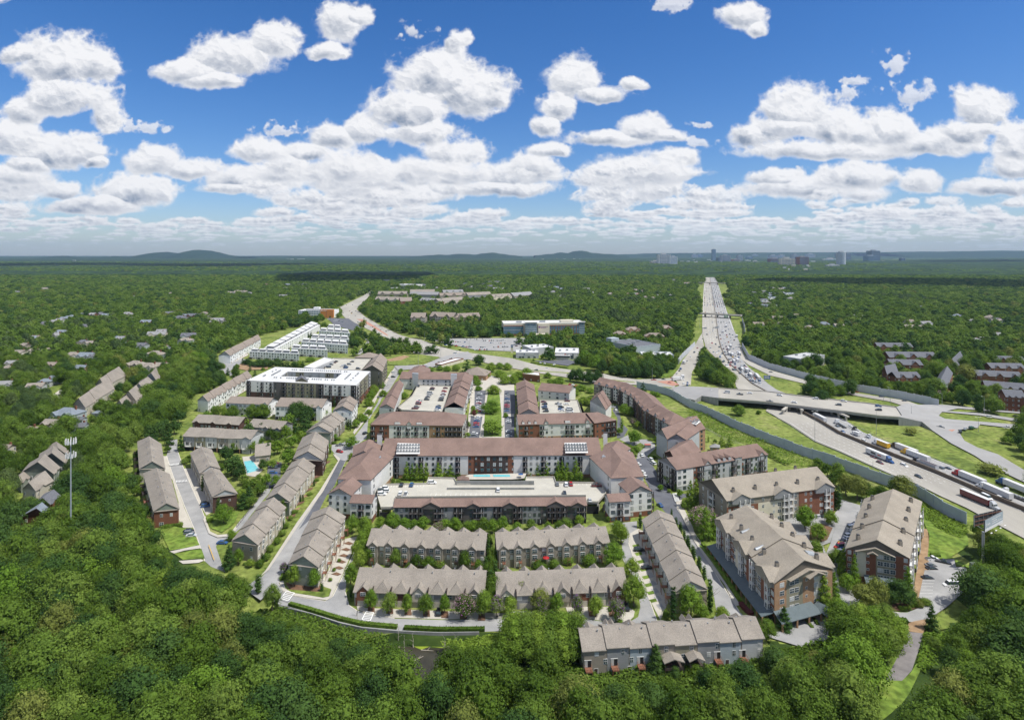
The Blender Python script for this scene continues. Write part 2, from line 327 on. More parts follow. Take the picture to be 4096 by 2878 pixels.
        din=-(zt-ze)/slope;rf=MB();o=.3;f=(bay+o) if not hip else bay-w*.35
        e=ze+zw-t*o; back=-(zw)/slope if zw>0 else 0
        rz=.3
        for sg in (-1,1):
            q=[P(sg*(w/2+o),bay+o,e+rz),P(0,f,zt+rz),P(0,din,zt+rz),P(sg*(w/2+o),back+.01,e+rz)]
            if sg>0:q=q[::-1]
            rf.slab(q,.22,s.roof)
        if hip:rf.slab([P(-w/2-o,bay+o,e+rz),P(w/2+o,bay+o,e+rz),P(0,f,zt+rz)],.22,s.roof)
        s.add('gable_roof' if not hip else 'hip_roof',rf)
        mb=MB();zb=z0;mb.hexa([P(-w/2,-.1,zb),P(w/2,-.1,zb),P(w/2,bay,zb),P(-w/2,bay,zb)],[P(-w/2,-.1,ze+zw),P(w/2,-.1,ze+zw),P(w/2,bay,ze+zw),P(-w/2,bay,ze+zw)],wall)
        if not hip:mb.poly([P(-w/2,bay,ze+zw),P(w/2,bay,ze+zw),P(0,bay,zt)],wall)
        s.add('bay',mb)
        if rows:
            s.face(P(-w/2,bay,0)[:2],P(w/2,bay,0)[:2],z0,ze+zw,rows.split('/'))
def ridge_from(a,b,Rn,ze,t):
    "depth of an x-axis wing from its front eave line a,b and one photo point on the ridge"
    x,y=Rn
    # point on ridge: world pos p(d) = eave + n*d ; height ze+t*d ; solve for d by bisection on photo row
    u,L=unit(a,b);n=(-u[1],u[0])
    def row(d):
        # find along param so that column matches
        z=ze+t*d;
        # solve x: (a.x+u.x*s+n.x*d) = (x-CX)/F*(a.y+u.y*s+n.y*d)
        k=(x-CX)/F;s=(k*(a[1]+n[1]*d)-(a[0]+n[0]*d))/(u[0]-k*u[1]);Y=a[1]+u[1]*s+n[1]*d
        return HZ+F*(H-z)/Y
    lo,hi=1.,40.
    for _ in range(40):
        m=(lo+hi)/2
        if row(m)>y:lo=m
        else:hi=m
    return lo
def xw(sA,sR,ze,t,depth=None):
    "x-axis wing corners: returned in the order expected by wing() with its ridge along A->B of the photo"
    a,b=[p[:2] for p in PL(sA,ze)]
    if depth is None:
        c,xy=sR.split();rx,ry=map(float,xy.split(','));depth=2*ridge_from(a,b,nat(c,rx,ry),ze,t)
    u,L=unit(a,b);n=(-u[1],u[0]);d=(a[0]+n[0]*depth,a[1]+n[1]*depth);c=(b[0]+n[0]*depth,b[1]+n[1]*depth)
    # wing() ridge goes from mid(P0P1) to mid(P3P2); sides: P0P1 = left end, P1P2 = back?? keep outward normals: order D,A,B,C
    return [d,a,b,c]   # f-> left end (D->A), r-> front (A->B), b-> right end (B->C), l-> back
def qw(s,ze):return [p[:2] for p in PL(s,ze)]

# cloud picture in direction space (u=x/y, v=z/y); one texel = 2 photo px
SX0,SX1,SY0,SY1=-300,4396,-500,1012
def cloud_image():
    W,Hh=(SX1-SX0)//2,(SY1-SY0)//2
    rng=np.random.RandomState(7)
    G=[rng.rand(256,256) for _ in range(10)]
    def up(g,x,y):
        x0=np.floor(x).astype(int);y0=np.floor(y).astype(int);fx=x-x0;fy=y-y0
        fx=fx*fx*(3-2*fx);fy=fy*fy*(3-2*fy)
        a=g[y0&255,x0&255];b=g[y0&255,(x0+1)&255];c=g[(y0+1)&255,x0&255];d=g[(y0+1)&255,(x0+1)&255]
        return (a*(1-fx)+b*fx)*(1-fy)+(c*(1-fx)+d*fx)*fy
    def fbm(x,y,o,k=0,bil=False,pers=.5):
        s=0;a=1;t=0
        for i in range(o):
            n=up(G[(i+k)%10],x+17.3*i,y+9.1*i)
            if bil:n=1-abs(2*n-1)
            s=s+a*n;t+=a;a*=pers
            x,y=1.6*x-1.2*y,1.2*x+1.6*y
        return s/t
    X,Y=np.meshgrid(np.linspace(SX0,SX1,W),np.linspace(SY0,SY1,Hh))
    WX=fbm(X/110,Y/110,5,3)-.5; WY=fbm(X/110,Y/110,5,6)-.5
    WXs=fbm(X/40,Y/40,4,2)-.5; WYs=fbm(X/40,Y/40,4,5)-.5
    N1=fbm(X/90,Y/80,6,1,True,.6);N2=fbm(X/30,Y/26,4,4,True,.5)
    NB_=fbm(X/105,Y/95,3,7,True,.45);NBs=fbm(X/44,Y/40,3,2,True,.45)
    A=np.zeros((Hh,W));C=np.full((Hh,W),.9)
    def puff(es,soft=1.,dens=1.,base=.30,small=False):
        x0=min(e[0]-1.7*e[2] for e in es);x1=max(e[0]+1.7*e[2] for e in es)
        y0=min(e[1]-1.8*e[3] for e in es);y1=max(e[1]+1.7*e[3] for e in es)
        i0,i1=max(0,int((x0-SX0)/2)),min(W,int((x1-SX0)/2)+1);j0,j1=max(0,int((y0-SY0)/2)),min(Hh,int((y1-SY0)/2)+1)
        if i1-i0<2 or j1-j0<2:return
        sl=(slice(j0,j1),slice(i0,i1));R=max(e[3] for e in es)
        if R>35: wx,wy,n,n2,nb=WX[sl]*R*.95,WY[sl]*R*.6,N1[sl],N2[sl],NB_[sl]
        else: wx,wy,n,n2,nb=WXs[sl]*R*1.6,WYs[sl]*R*.8,N2[sl],N2[sl],NBs[sl]
        xx=X[sl]+wx;yy=Y[sl]+wy
        S=np.full(xx.shape,-9.);B=np.zeros(xx.shape)
        for cx,cy,rx,ry in es:
            dx=(xx-cx)/rx;dy=(yy-cy)/ry
            dyb=np.where(dy>0,dy*1.35,dy)
            r=np.sqrt(dx*dx+dyb*dyb);s=1-r
            wgt=np.clip((s-S)*4+.5,0,1);B=B*(1-wgt)+(dy-.25*dx)*wgt
            S=np.maximum(S,s)
        D=S*1.1+(n-.54)*.72+(nb-.5)*.42+(n2-.5)*.28*np.clip(-B+.6,.2,1)
        if soft>2:D=S*.9+(WXs[sl]+.5+WYs[sl]-.5)*2.2+(n-.56)*.8-.05
        a=np.clip(D*(1.9 if R>35 else 1.6)/min(soft,1.3)+.4,0,1);a=a*a*(3-2*a)*dens
        if soft>2:a=a*np.clip(D*1.6+.25,0,1)
        sh=np.clip((B+.55)*.72+ (.52-n)*1.05+(.5-n2)*.15,0,1)
        sh=sh*np.clip(S*1.8+.25,0,1)
        hf=np.clip(S,-.3,.8)*.8+(nb-.5)*1.0+(n-.5)*.22;gy,gx=np.gradient(hf);rl=np.clip((gy-.5*gx)*min(R,90)*.042,-.09,.07)
        br=.955-base*.95*sh**1.15+rl  # bright tops and grey bases are painted into the cloud brightness
        C[sl]=C[sl]*(1-a)+br*a; A[sl]=A[sl]+(1-A[sl])*a
    # the far cloud deck: ever smaller and flatter towards the horizon
    r2=np.random.RandomState(3);far=[]
    for i in range(2300):
        d=r2.rand()**.8
        y=1006-d*330
        if y<840 and r2.rand()<.7:continue
        x=r2.uniform(-300,4396)
        if y<880 and not (fbm(np.array([[x/420.]]),np.array([[y/160.]]),3,8)[0,0]>.50):continue
        rx=(14+80*d**1.1)*r2.uniform(.6,1.5);ry=rx*(.15+.36*d)*r2.uniform(.7,1.1)
        far.append((y,x,rx,ry))
    far.sort(reverse=True)
    L="40,830,110,80|270,865,90,48 380,930,200,42|600,870,170,75 480,920,120,45|1570,870,90,55 1500,915,100,35|1870,870,190,52 1990,850,90,50|2290,790,180,70 2260,850,200,45|1150,680,100,55|1130,810,200,58 1050,850,130,32|690,720,110,70 850,760,110,50|1880,765,250,36 2050,690,140,65 1650,730,90,35|1280,740,90,60 1370,690,110,50 1500,625,120,58 1640,590,90,65|280,690,190,75 130,740,90,40 430,735,60,35|50,620,110,90|1850,500,160,110 1890,600,150,65 1970,350,175,120 2060,200,48,65 2120,430,170,110 2200,460,80,60|110,500,110,55 480,510,70,105|280,440,150,90 270,290,190,125 100,260,90,50 450,300,90,70|850,330,130,65 1040,270,180,95 1220,200,110,80 950,370,130,45|1530,115,95,90 1480,240,65,38 1600,90,60,50"
    R="1300,840,240,50 1180,800,120,45|1560,800,200,60|2250,760,120,60 2180,850,200,40|1830,820,90,55|100,760,110,60|640,780,190,40 750,710,75,45 480,770,110,40|2260,640,110,100|430,625,170,34 590,590,100,58 700,610,80,30 170,680,90,34|1900,650,230,60|1450,680,380,45|1690,580,120,80 1560,600,110,65|2100,500,125,90 2050,590,120,60|1290,500,145,115 1240,570,170,80 1080,610,90,60 1430,570,100,85|280,360,105,88 210,480,70,75 150,570,55,50 420,430,110,38 550,390,45,28|1030,75,90,55 1100,135,42,42"
    def pa(s,ox):
        return [[(float(a)*.892+ox,float(b)*.892,float(c)*.95,float(d)*.95) for a,b,c,d in (e.split(',') for e in g.split())] for g in s.split('|')]
    big=pa(L,0)+pa(R,2048)
    # above the frame and outside
    for i in range(26): 
        x=r2.uniform(-300,4396);y=r2.uniform(-480,-90);q=r2.uniform(80,190);big.append([(x,y,q*1.4,q*.8),(x+q,y+q*.2,q*.8,q*.5)])
    big.sort(key=lambda es:-max(e[1]+e[3] for e in es))
    k=0
    for es in big:
        yb=max(e[1]+e[3] for e in es)
        while k<len(far) and far[k][0]>yb-20:
            y,x,rx,ry=far[k];k+=1
            puff([(x,y,rx,ry)],1.3,np.clip((1014-y)/60,.2,.9),.30+.12*r2.rand())
        puff(es,1.,.985,.56)
    # wisps
    for x,y,rx,ry in ((2680,20,60,30),(3405,325,60,26),(3375,378,70,30),(3560,262,60,45),(3655,385,110,46),(2805,500,60,16),(3420,600,60,20),(1120,525,80,30),(560,515,90,26),(1660,120,60,36),(1600,140,12,20),(2110,700,40,18),(2810,575,50,22),(3120,700,60,24)):
        puff([(x,y,rx,ry)],3.,.75,.2)
    vf=np.clip((1012-Y)/140,0,1)
    A*=.35+.65*vf**.7
    return A,C,W,Hh

# ================= NEAR TOWNHOUSES =================
def ctr(q):return (sum(p[0] for p in q)/4,sum(p[1] for p in q)/4,0)
def row_x(label,sA,sR,ze,t,units,wall,group,f='',r='',b='',l='',name='townhouse_row',roof='roof_taupe',step=.0,z0=0,zones=(),vents=0,depth=None,frame='trim_white',brick=0,ends='gg',chim=0,cat='townhouses',brickm='brick'):
    q=xw(sA,sR,ze,t,depth);B=Bld(name,label,ctr(q),cat,group,roof,wall,frame)
    B.wing(q,ze,t,units=units,step=step,f=f,r=(r,zones),b=b,l=l,vents=vents,z0=z0,brick=brick,ends=ends,chim=chim,brickm=brickm);return B
def row_y(label,s,ze,t,units,wall,group,f='',r='',b='',l='',name='townhouse_row',roof='roof_taupe',step=.5,zones=(),vents=0,frame='trim_white',brick=0,ends='gg',chim=0,cat='townhouses',brickm='brick'):
    q=qw(s,ze);B=Bld(name,label,ctr(q),cat,group,roof,wall,frame)
    B.wing(q,ze,t,units=units,step=step,f=(f,zones),r=r,b=b,l=l,vents=vents,brick=brick,ends=ends,chim=chim,brickm=brickm);return B
GT='taupe roofed townhouse rows';GW='white townhouse rows'
# bottom row with its stepped roof
pn=['siding_taupe','siding_gray','siding_blue','siding_taupe','siding_olive','siding_gray','siding_blue','siding_light']
B=row_x('nearest townhouse row, long gray roof above multicoloured siding and small decks at the wood edge','C3 640,992 2250,888','C3 1440,750',8.3,.55,8,'siding_taupe',GT,
  f='w.w/..w/w..',r='.w...w..w...w...w...w..w...w/k..wk..wk..wk..wk..wk..wk..w'.replace('..','.')+'/.D.s.D.s.D.s.D.s.D.s.D',b='w..w/.w../w..w',step=.55,vents=16,
  zones=[(i/8+.004,(i+1)/8-.004,pn[i],0,1) for i in range(8)])
for sa in (.06,.30,.86,.93):B.cross(0,sa,5,t=1.0,hip=True)
for sa in (.17,.20,.62,.66):B.cross(0,sa,1.6,t=1.3,zw=1)
A_,B_,C_,D_=B.ctx[:4]
for sa,wd in ((.475,7),(.60,5.5)):   # covered porches
    u,L=unit(B_,C_);n=(u[1],-u[0]);mb=MB();P=lambda x,y,z:(B_[0]+u[0]*(L*sa+x)+n[0]*y,B_[1]+u[1]*(L*sa+x)+n[1]*y,z)
    for sg in (-1,1):
        q=[P(sg*wd/2,4.2,5.2),P(0,4.2,6.4),P(0,.1,6.4),P(sg*wd/2,.1,5.2)];mb.slab(q if sg>0 else q[::-1],.25,'roof_taupe')
    B.add('porch_roof',mb);mb=MB()
    for x in (-wd/2+.3,wd/2-.5):mb.box(P(x,3.8,0)[:2],u,n,0,.2,0,.2,0,5.1,'wood_dark')
    mb.box(P(0,0,0)[:2],u,n,-wd/2+.3,wd/2-.3,.1,4,2.6,2.8,'wood_dark');mb.box(P(0,0,0)[:2],u,n,-wd/2+.3,wd/2-.3,3.92,4,2.8,3.6,'wood_dark');B.add('porch',mb)
B.done()
for sd,(sA,sR,lab,pk) in enumerate((('C2 882,462 C3 -254,492','C2 1470,262','front townhouse row left of centre, garages facing the curved road below the pond trees',7),('C3 -132,500 1035,452','C3 450,268','front townhouse row right of centre, garages behind purple crepe myrtles',7))):
    zn=[(i/7+.01,(i+1)/7-.01,['brick','siding_green','brick_dark','siding_cream','siding_gray','siding_taupe','brick_pale'][(i+3*sd)%7],.0,1) for i in range(7)]
    B=row_x(lab,sA,sR,5.7,.62,1,'siding_taupe',GT,f='w.w/.w.',r='d.w'*7+'/'+'g'*7,b='w.w/.w.',zones=zn,vents=6,cat='townhouses')
    for i in range(7):
        hip=i not in (0,3,6);B.cross(1,(i+.5)/7,5.2 if not hip else 5.8,t=.95,bay=.7 if not hip else 0,hip=hip,wall=['brick','siding_green','brick_dark','siding_cream','siding_gray','siding_taupe','brick_pale'][(i+3*sd)%7],rows='d/.' if not hip else None,z0=2.6 if not hip else 5.4)
        B.cross(0,(i+.62)/7,4.2,t=1.25,hip=True,zw=.6)
    for i in range(6):   # party wall slots
        A_,B_,C_,D_=B.ctx[:4];u,L=unit(B_,C_);n=(u[1],-u[0]);mb=MB();mb.box(B_,u,n,L*(i+1)/7-.18,L*(i+1)/7+.18,-1.5,.75,3,7.3,'wood_dark');B.add('party_wall',mb)
    B.done()
for sd,(sA,sR,lab) in enumerate((('B2 1000,1385 2045,1428','B2 1545,1258','rear townhouse row left of centre with dark decks under seven small gables'),('B3 -129,1422 870,1362','B3 400,1245','rear townhouse row right of centre with a red parasol on its decks'))):
    B=row_x(lab,sA,sR,8.4,.55,1,'siding_taupe',GT,f='w.w/w.w/.w.',r='.w.d'*7+'/'+'.k.w'*7+'/'+'c...'*7,b='w.w/.w./w.w',vents=8)
    for i in range(7):
        B.cross(1,.05,4.0,t=.85,bay=1.0,wall='siding_taupe',rows='d/d/d') if i==0 else None
        B.cross(0,(i+.5)/7,5.2,t=1.0,hip=True,zw=.6)
        B.cross(1,(i+.25)/7,3.6,t=.9,bay=1.0,rows='d/d/.')if False else None
    for sa in [(i+.28)/7 for i in range(1,7)]:B.cross(1,sa,4.0,t=.85,bay=1.0,wall='siding_taupe',rows='d/d/d')
    B.done()
# diagonal rows
dg=[('townhouse row beside the pale street, brick end wall behind two bright green trees','C2 298,212 555,242 B2 795,1140 515,1105',8.8,6,'siding_cream','siding_green',dict(r='wkw'*6+'/'+'g.w'*6,f='.w.w/..s./....')),
('taupe roofed row right of the centre alley with dark wooden decks along its left side','C3 1455,472 1745,437 B3 1430,1132 1172,1172',8.0,8,'siding_light','brick_pale',dict(l='wkw'*8+'/'+'gw'*8,r='w'*16+'/'+'w'*16,f='.v./.s.s')),
('lowest townhouse row left of the street, pale brick end wall with two tall windows','B2 -210,1345 15,1382 262,1058 55,1012',8.2,4,'siding_cream','brick_pale',dict(r='wvw'*4+'/'+'dwD'*4,f='..w.w./.w..w.')),
('middle townhouse row along the street opposite the brown roofed apartments','B2 92,975 300,997 525,682 325,655',8.,4,'siding_cream','siding_green',dict(r='wvw'*4+'/'+'dwD'*4,f='....')),
('brown brick townhouse row beside the traffic circle, large gable end','B2 337,612 598,628 645,452 420,425',10.,3,'brick_dark','brick_dark',dict(r='dwd'*3+'/'+'wdw'*3+'/'+'DwD'*3,f='....')),
('short olive ended townhouse row behind the round tree at the traffic circle','B2 452,372 668,377 795,262 625,238',9.,4,'siding_taupe','siding_green',dict(r='dwd'*3+'/'+'wdw'*3+'/'+'DwD'*3,f='..s..')),
('lower brick ended townhouse row on the far left side street beside the lawn','B1 1380,1082 1602,1060 1515,752 1290,747',8.6,5,'siding_cream','brick',dict(l='wk'*5+'/'+'gw'*5,r='ww'*5+'/'+'gD'*5,f='.w.w./.d...')),
('upper townhouse row at the end of the left side street','B1 1252,702 1476,700 1440,480 1235,462',8.6,4,'siding_cream','siding_cream',dict(r='ww'*4+'/'+'gD'*4,l='wk'*4+'/gw')),
('brick ended townhouse row right of the left side street near three lawns','B1 1908,952 2122,925 1965,715 1820,757',9.,4,'siding_taupe','brick_dark',dict(l='ww'*4+'/'+'gD'*4,f='.s.s./.....')),
('townhouse row between the left side street and the swimming pool','B1 1795,742 1968,700 1890,530 1710,562',8.6,4,'siding_taupe','siding_cream',dict(l='ww'*4+'/'+'gD'*4))]
for lab,s,ze,un,wl,ew,kw in dg:
    f=kw.pop('f','');B=row_y(lab,s,ze,.5,un,wl,GT,f=f,step=.001 if 'side street' in lab else .45,vents=2*un,zones=[(0,1,ew,0,1)],**kw)
    if 'street,' in lab or 'along the street' in lab or 'circle' in lab:
        for i in range(un):B.cross(1,(i+.5)/un,3.2,t=.8,bay=.7,rows='d/d/.',z0=1)
    # white pediment on the camera end
    A_,B_,C_,D_,ze_,ri,ha,_=B.ctx;u,L=unit(A_,B_);n=(u[1],-u[0]);m=MB();P=lambda x,y,z:(A_[0]+u[0]*x+n[0]*y,A_[1]+u[1]*x+n[1]*y,z)
    m.slab([P(.2,.02,ze_+.05),P(L-.2,.02,ze_+.05),P(L-.2,.6,ze_-.25),P(.2,.6,ze_-.25)],.12,'roof_taupe');m.poly([P(.9,.14,ze_+.1),P(L-.9,.14,ze_+.1),P(L/2,.14,ze_+ri-.35)],'siding_light' if wl!='siding_cream' else 'siding_green');B.add('pediment',m)
    B.done()
B=row_x('four storey row of pastel townhouses with white balconies beside the pool trees','B1 1642,410 2250,440','B1 1960,345',10.2,.5,4,'siding_light',GT,r='vv'*6+'/'+'BB'*3+'/'+'c'*6,b='.w/.w/.w',step=.3,vents=8,
   zones=[(i/6,(i+1)/6,['siding_gray','siding_olive','siding_light','siding_taupe','siding_cream','siding_light'][i],0,1) for i in range(6)]);B.cross(1,.93,6,t=.5);B.done()
B=row_x('dark shingled townhouse row behind the pastel townhouses, brown brick front','B1 1725,285 2140,312','B1 1950,228',8.5,.55,4,'brick_dark',GT,r='dwdw'*3+'/'+'vwvw'*3,b='w/w',step=.2);[B.cross(1,s,4,t=.6) for s in (.1,.45,.8)];B.done()
B=row_x('gray fronted townhouse row left of the conical evergreens above the pool','B2 -75,325 225,350','B2 90,265',8.5,.55,3,'siding_gray',GT,r='dwdw'*2+'/'+'vwvw'*2+'/'+'DwDw'*2,b='w/w',step=.2);[B.cross(1,s,3.6,t=.6) for s in (.15,.55,.9)];B.done()
# white townhouses
for lab,sA,sR in (('left gray roofed white townhouse row in front of the big flat roofed block','W 340,1182 895,1205','W 620,1105'),('white townhouse row with gray roof and planted balcony below the flat roofed block','W 990,1228 1600,1245','W 1340,1122')):
    B=row_x(lab,sA,sR,11.,.5,3,'paint_white',GW,r='ddWdd.ddWd/d.dWdd.dWd/BB.dWdBB.',b='w.w/.w./w.w',f='w.w',frame='trim_dark',roof='roof_brown2',step=.0);B.cross(1,.93,4,t=.9);B.done()
B=row_y('white gabled townhouse building at the right end beside the tree lined street','W 1748,1288 1992,1292 2068,1172 1855,1150',11.5,.5,2,'paint_white',GW,f='w.w.s/.w.w./w..w.',r='dwdw/dwdw/BwBw',frame='trim_dark',roof='roof_brown2');B.cross(1,.3,4,t=.8,rows='d/d/d');B.done()
B=row_y('lower diagonal white townhouse row with many small gables at the wood edge','W -30,1150 105,1165 680,845 560,800',10,.5,8,'paint_white',GW,r='wdw'*8+'/'+'dwd'*8+'/'+'g.g'*8,f='w.w',frame='trim_dark',roof='roof_brown2',step=.4);[B.cross(1,(i+.5)/9,4,t=1,rows='d/s') for i in range(9)];B.done()
B=row_y('upper diagonal white townhouse row with windowless white end wall','W 245,562 398,566 797,352 722,325',10.5,.5,6,'paint_white',GW,r='wdw'*6+'/'+'dwd'*6+'/'+'g.g'*6,f='s...',frame='trim_dark',roof='roof_brown2',step=.4);[B.cross(1,(i+.5)/6,4,t=1,rows='d/s') for i in range(6)];B.done()
GM='white modern townhouse blocks with roof terraces'
def modern(label,s,ze,n,face='f'):
    q=qw(s,ze);B=Bld('modern_townhouse_row',label,ctr(q),'townhouses',GM,'flat_white','paint_white','trim_dark')
    axis_y=face=='r';pat=['dwd'*n,'wdw'*n,'Bgw'*n] 
    B.wing(q,ze,flat='paint_white',f=pat if not axis_y else ['w.w','.w.','w.w'],r=pat if axis_y else ['w.w','.w.','w.w'])
    A,b,c,d=q
    for i in range(n):   # penthouses
        s0=(i+.12)/n;s1=(i+.88)/n
        if axis_y:pp=[lerp(lerp(A,d,s0),lerp(b,c,s0),.18),lerp(lerp(A,d,s0),lerp(b,c,s0),.8),lerp(lerp(A,d,s1),lerp(b,c,s1),.8),lerp(lerp(A,d,s1),lerp(b,c,s1),.18)]
        else:pp=[lerp(lerp(A,b,s0),lerp(d,c,s0),.35),lerp(lerp(A,b,s1),lerp(d,c,s1),.35),lerp(lerp(A,b,s1),lerp(d,c,s1),.92),lerp(lerp(A,b,s0),lerp(d,c,s0),.92)]
        m=MB();m.hexa([(*p,ze) for p in pp],[(*p,ze+2.7) for p in pp],'paint_white');u,L=unit(pp[0],pp[1]);nn=(u[1],-u[0]);m.box(pp[0],u,nn,.3,L-.3,-.05,.08,ze+.6,ze+2.2,'glass_dark')
        u,L=unit(pp[1],pp[2]);nn=(u[1],-u[0]);m.box(pp[1],u,nn,.3,L-.3,-.05,.08,ze+.6,ze+2.2,'glass_dark');B.add('penthouse',m)
        m=MB();cc=lerp(pp[0],pp[2],.5);ex=[(cc[0]+(p[0]-cc[0])*1.12,cc[1]+(p[1]-cc[1])*1.12,ze+3.0) for p in pp];m.slab(ex,.3,'flat_white','trim_dark');B.add('penthouse_roof',m)
    B.done()
modern('long diagonal white modern block stepping uphill along the wood','W 838,468 990,480 1575,165 1450,128',10,9,'r')
modern('front left white modern block above the hedge','W 650,512 1300,545 1290,515 690,492',9.5,6)
modern('middle front white modern block, first right of the front left one','W 1200,470 1672,492 1640,455 1230,438',10,4)
modern('tallest white modern block with dark ground floor beside the lawn','W 1330,385 1940,428 1920,385 1360,355',12,6)
modern('white modern block in the middle of the terraces cluster','W 1458,328 1955,352 1935,322 1480,300',11,5)
modern('white modern block second from the back of the cluster','W 1562,240 1968,272 1940,235 1590,215',10.5,4)
modern('smallest white modern block at the back by the car park','W 1672,192 1850,205 1840,180 1690,170',10,2)
# ================= BIG FLAT ROOFED BLOCK =================
ze=20.
def wq(s,z=0):return [p[:2] for p in PL(s,z)]
o=wq('W 612,893 2052,958 2238,772 985,716',ze);i_=wq('W 1062,838 1782,868 1862,798 1150,778',ze)
B=Bld('apartment_block','big six storey apartment block with white flat roof round a courtyard','',) if False else Bld('apartment_block','big six storey apartment block with white flat roof round a courtyard',ctr(o),'apartment building','apartment buildings','flat_white','stucco_gray','trim_dark')
FOOT.append(o)
for a,b in ((0,1),(1,2),(2,3),(3,0)):
    q=[o[a],o[b],i_[b],i_[a]];w=MB();w.hexa([(*p,0) for p in q],[(*p,ze) for p in q],'stucco_gray');B.add('wall',w)
    m=MB();m.slab([(*p,ze+.35) for p in q],.34,'flat_white','trim_dark');B.add('roof',m)
    for fr in (.36,.62):   # air conditioner units in double lines
        p,q2=lerp(o[a],i_[a],fr),lerp(o[b],i_[b],fr);u,L=unit(p,q2);k=int(L/2.2)
        for j in range(3,k-3):
            if rnd.random()<.8 and fr==.62 or (fr==.36 and a in(1,3) and rnd.random()<.5):m=MB();m.abox(p[0]+u[0]*j*2.2,p[1]+u[1]*j*2.2,ze+.35,1.1,1.1,1.1,'metal_gray');m.abox(p[0]+u[0]*j*2.2,p[1]+u[1]*j*2.2,ze+1.46,.7,.7,.06,'steel_dark');B.add('air_conditioner',m)
zn=[(0,.035,'siding_dark',0,1),(.035,.25,'stucco_white',.5,1),(.035,.25,'brick_dark',0,.5),(.25,.36,'siding_dark',0,1),(.36,.64,'siding_olive',0,1),(.64,.71,'siding_dark',0,1),(.71,.95,'stucco_white',.5,1),(.71,.95,'brick_dark',0,.5),(.95,1,'siding_dark',0,1)]
B.face(o[0],o[1],0,ze,['B.wbwbw.Bwbwbwb.Bwbwbw.B']*6,zn)
B.face(o[1],o[2],0,ze,['Bwbwwbwwbw']*6,[(0,.2,'stucco_white',.5,1),(.2,.8,'siding_olive',.3,1),(.2,1,'brick',.0,.3)])
B.face(o[3],o[0],0,ze,['wbw.wbw']*6)
for a,b in ((3,2),(2,1),(0,3)):B.face(i_[a],i_[b],ze-10,ze,['wbTwbw']*3,[(.15,.3,'siding_olive',0,1),(.7,.85,'siding_olive',0,1)])
B.wing(wq('W 1262,905 1410,912 1405,880 1265,872',ze+.3),ze+1.2,.5,z0=ze-3,wall='siding_olive',roof='roof_slate',foot=False)
# left rear arm and stair tower
q=wq('W 1365,720 1490,735 1755,615 1640,590',ze);B.wing(q,ze,flat='stucco_white',f='',foot=True)
B.done()
ze=19.
B=Bld('apartment_block','brown roofed apartment wing with stacked balconies behind the flat roofed block',PL('W 2250,900')[0],'apartment building','apartment buildings','roof_brown2','siding_olive','trim_dark')
q=wq('A2 955,1165 1130,1180 1175,1070 1060,1050',ze-1);B.wing(q,ze-1,.5,units=3,step=.3,r=['bwbwbw']*5,f=['w.w']*5)
q=wq('A2 885,1050 1060,1055 1120,1030 1000,1008',ze-2);B.wing(q,ze-2,.3,ends='hh',f=['w']*4,r=['wbwb']*4)
B.done()
# parking roofs
def deck(name,label,s,z,wallh=1.0,par='concrete_deck',marks=(),open_=True):
    P=[p[:2] for p in PL(s,z)];cx=sum(p[0] for p in P)/len(P);cy=sum(p[1] for p in P)/len(P);t=thing(name,label,'parking deck',(cx,cy,0),'parking decks');FOOT.append(P)
    m=MB();m.slab([(*p,z) for p in P],.7,'concrete_deck','concrete_deck');m.build('floor_slab',t)
    m=MB()
    for a,b in zip(P,P[1:]+P[:1]):
        u,L=unit(a,b);n=(u[1],-u[0]);m.box(a,u,n,0,L,-.25,0,z+.005,z+wallh,'concrete_deck')
    m.build('parapet',t);m=MB()
    for a,b in zip(P,P[1:]+P[:1]):
        u,L=unit(a,b);n=(u[1],-u[0]);k=max(1,int(L/8))
        for i in range(k+1):m.box(a,u,n,L*i/k-.3,L*i/k+.3,-.9,-.3,0,z-.7,'concrete_deck')
        m.box(a,u,n,0,L,-3,-2.8,.0,z-.7,'recess_shade')  # dark sheet set back from the edge, painted shade under the deck
    m.build('support',t);m=MB()
    for s2 in marks:
        a,b,k=s2;a=PL(a,z)[0][:2];b=PL(b,z)[0][:2];u,L=unit(a,b)
        for i in range(k+1):m.box((a[0]+u[0]*L*i/k,a[1]+u[1]*L*i/k),u,(-u[1],u[0]),-.06,.06,0,5,z+.004,z+.012,'paint_line')
    if marks:m.build('bay_marking',t)
    return t
deck('parking_deck','concrete rooftop car park behind the big flat roofed block','W 1640,752 1655,660 1750,605 2240,612 2110,765',16,marks=[('W 1700,745','W 2080,755',14)])
deck('parking_deck','rooftop car park ringed by brown roofs, left of the plaza','A2 1310,1527 1275,1505 1400,1400 1455,1303 1742,1312 1670,1545',5.5,marks=[('A2 1670,1540','A2 1745,1320',16),('A2 1400,1500','A2 1550,1350',8)])
deck('parking_deck','smaller rooftop car park ringed by brown roofs, right of the plaza','A3 250,1562 256,1440 585,1438 622,1552',5.5,marks=[('A3 256,1545','A3 262,1450',8),('A3 430,1545','A3 450,1450',8)])
zc=4.6
deck('parking_deck','large concrete parking deck inside the U shaped brown roofed apartments','B2 1092,895 1160,852 1530,845 1550,790 1775,797 1800,850 B3 120,840 130,788 375,785 390,832 790,838 840,925 768,1008 665,1008 665,950 B2 1245,965 1232,1058 1122,1058 1092,960',zc,marks=[('B2 1560,955','B3 -10,955',16),('B2 1180,870','B2 1500,862',12),('B3 420,850','B3 780,850',10)])
t=thing('ramp_wall','long concrete wall of the parking deck ramp below the two pools','wall',PL('B2 1780,850',zc)[0],'ramp walls');m=MB()
a,b=PL('B2 1782,848 B3 198,848',zc);u,L=unit(a,b);m.box(a,u,(u[1],-u[0]),0,L,-.3,0,zc+.01,zc+2.4,'concrete_wall');m.build('wall_panel',t)
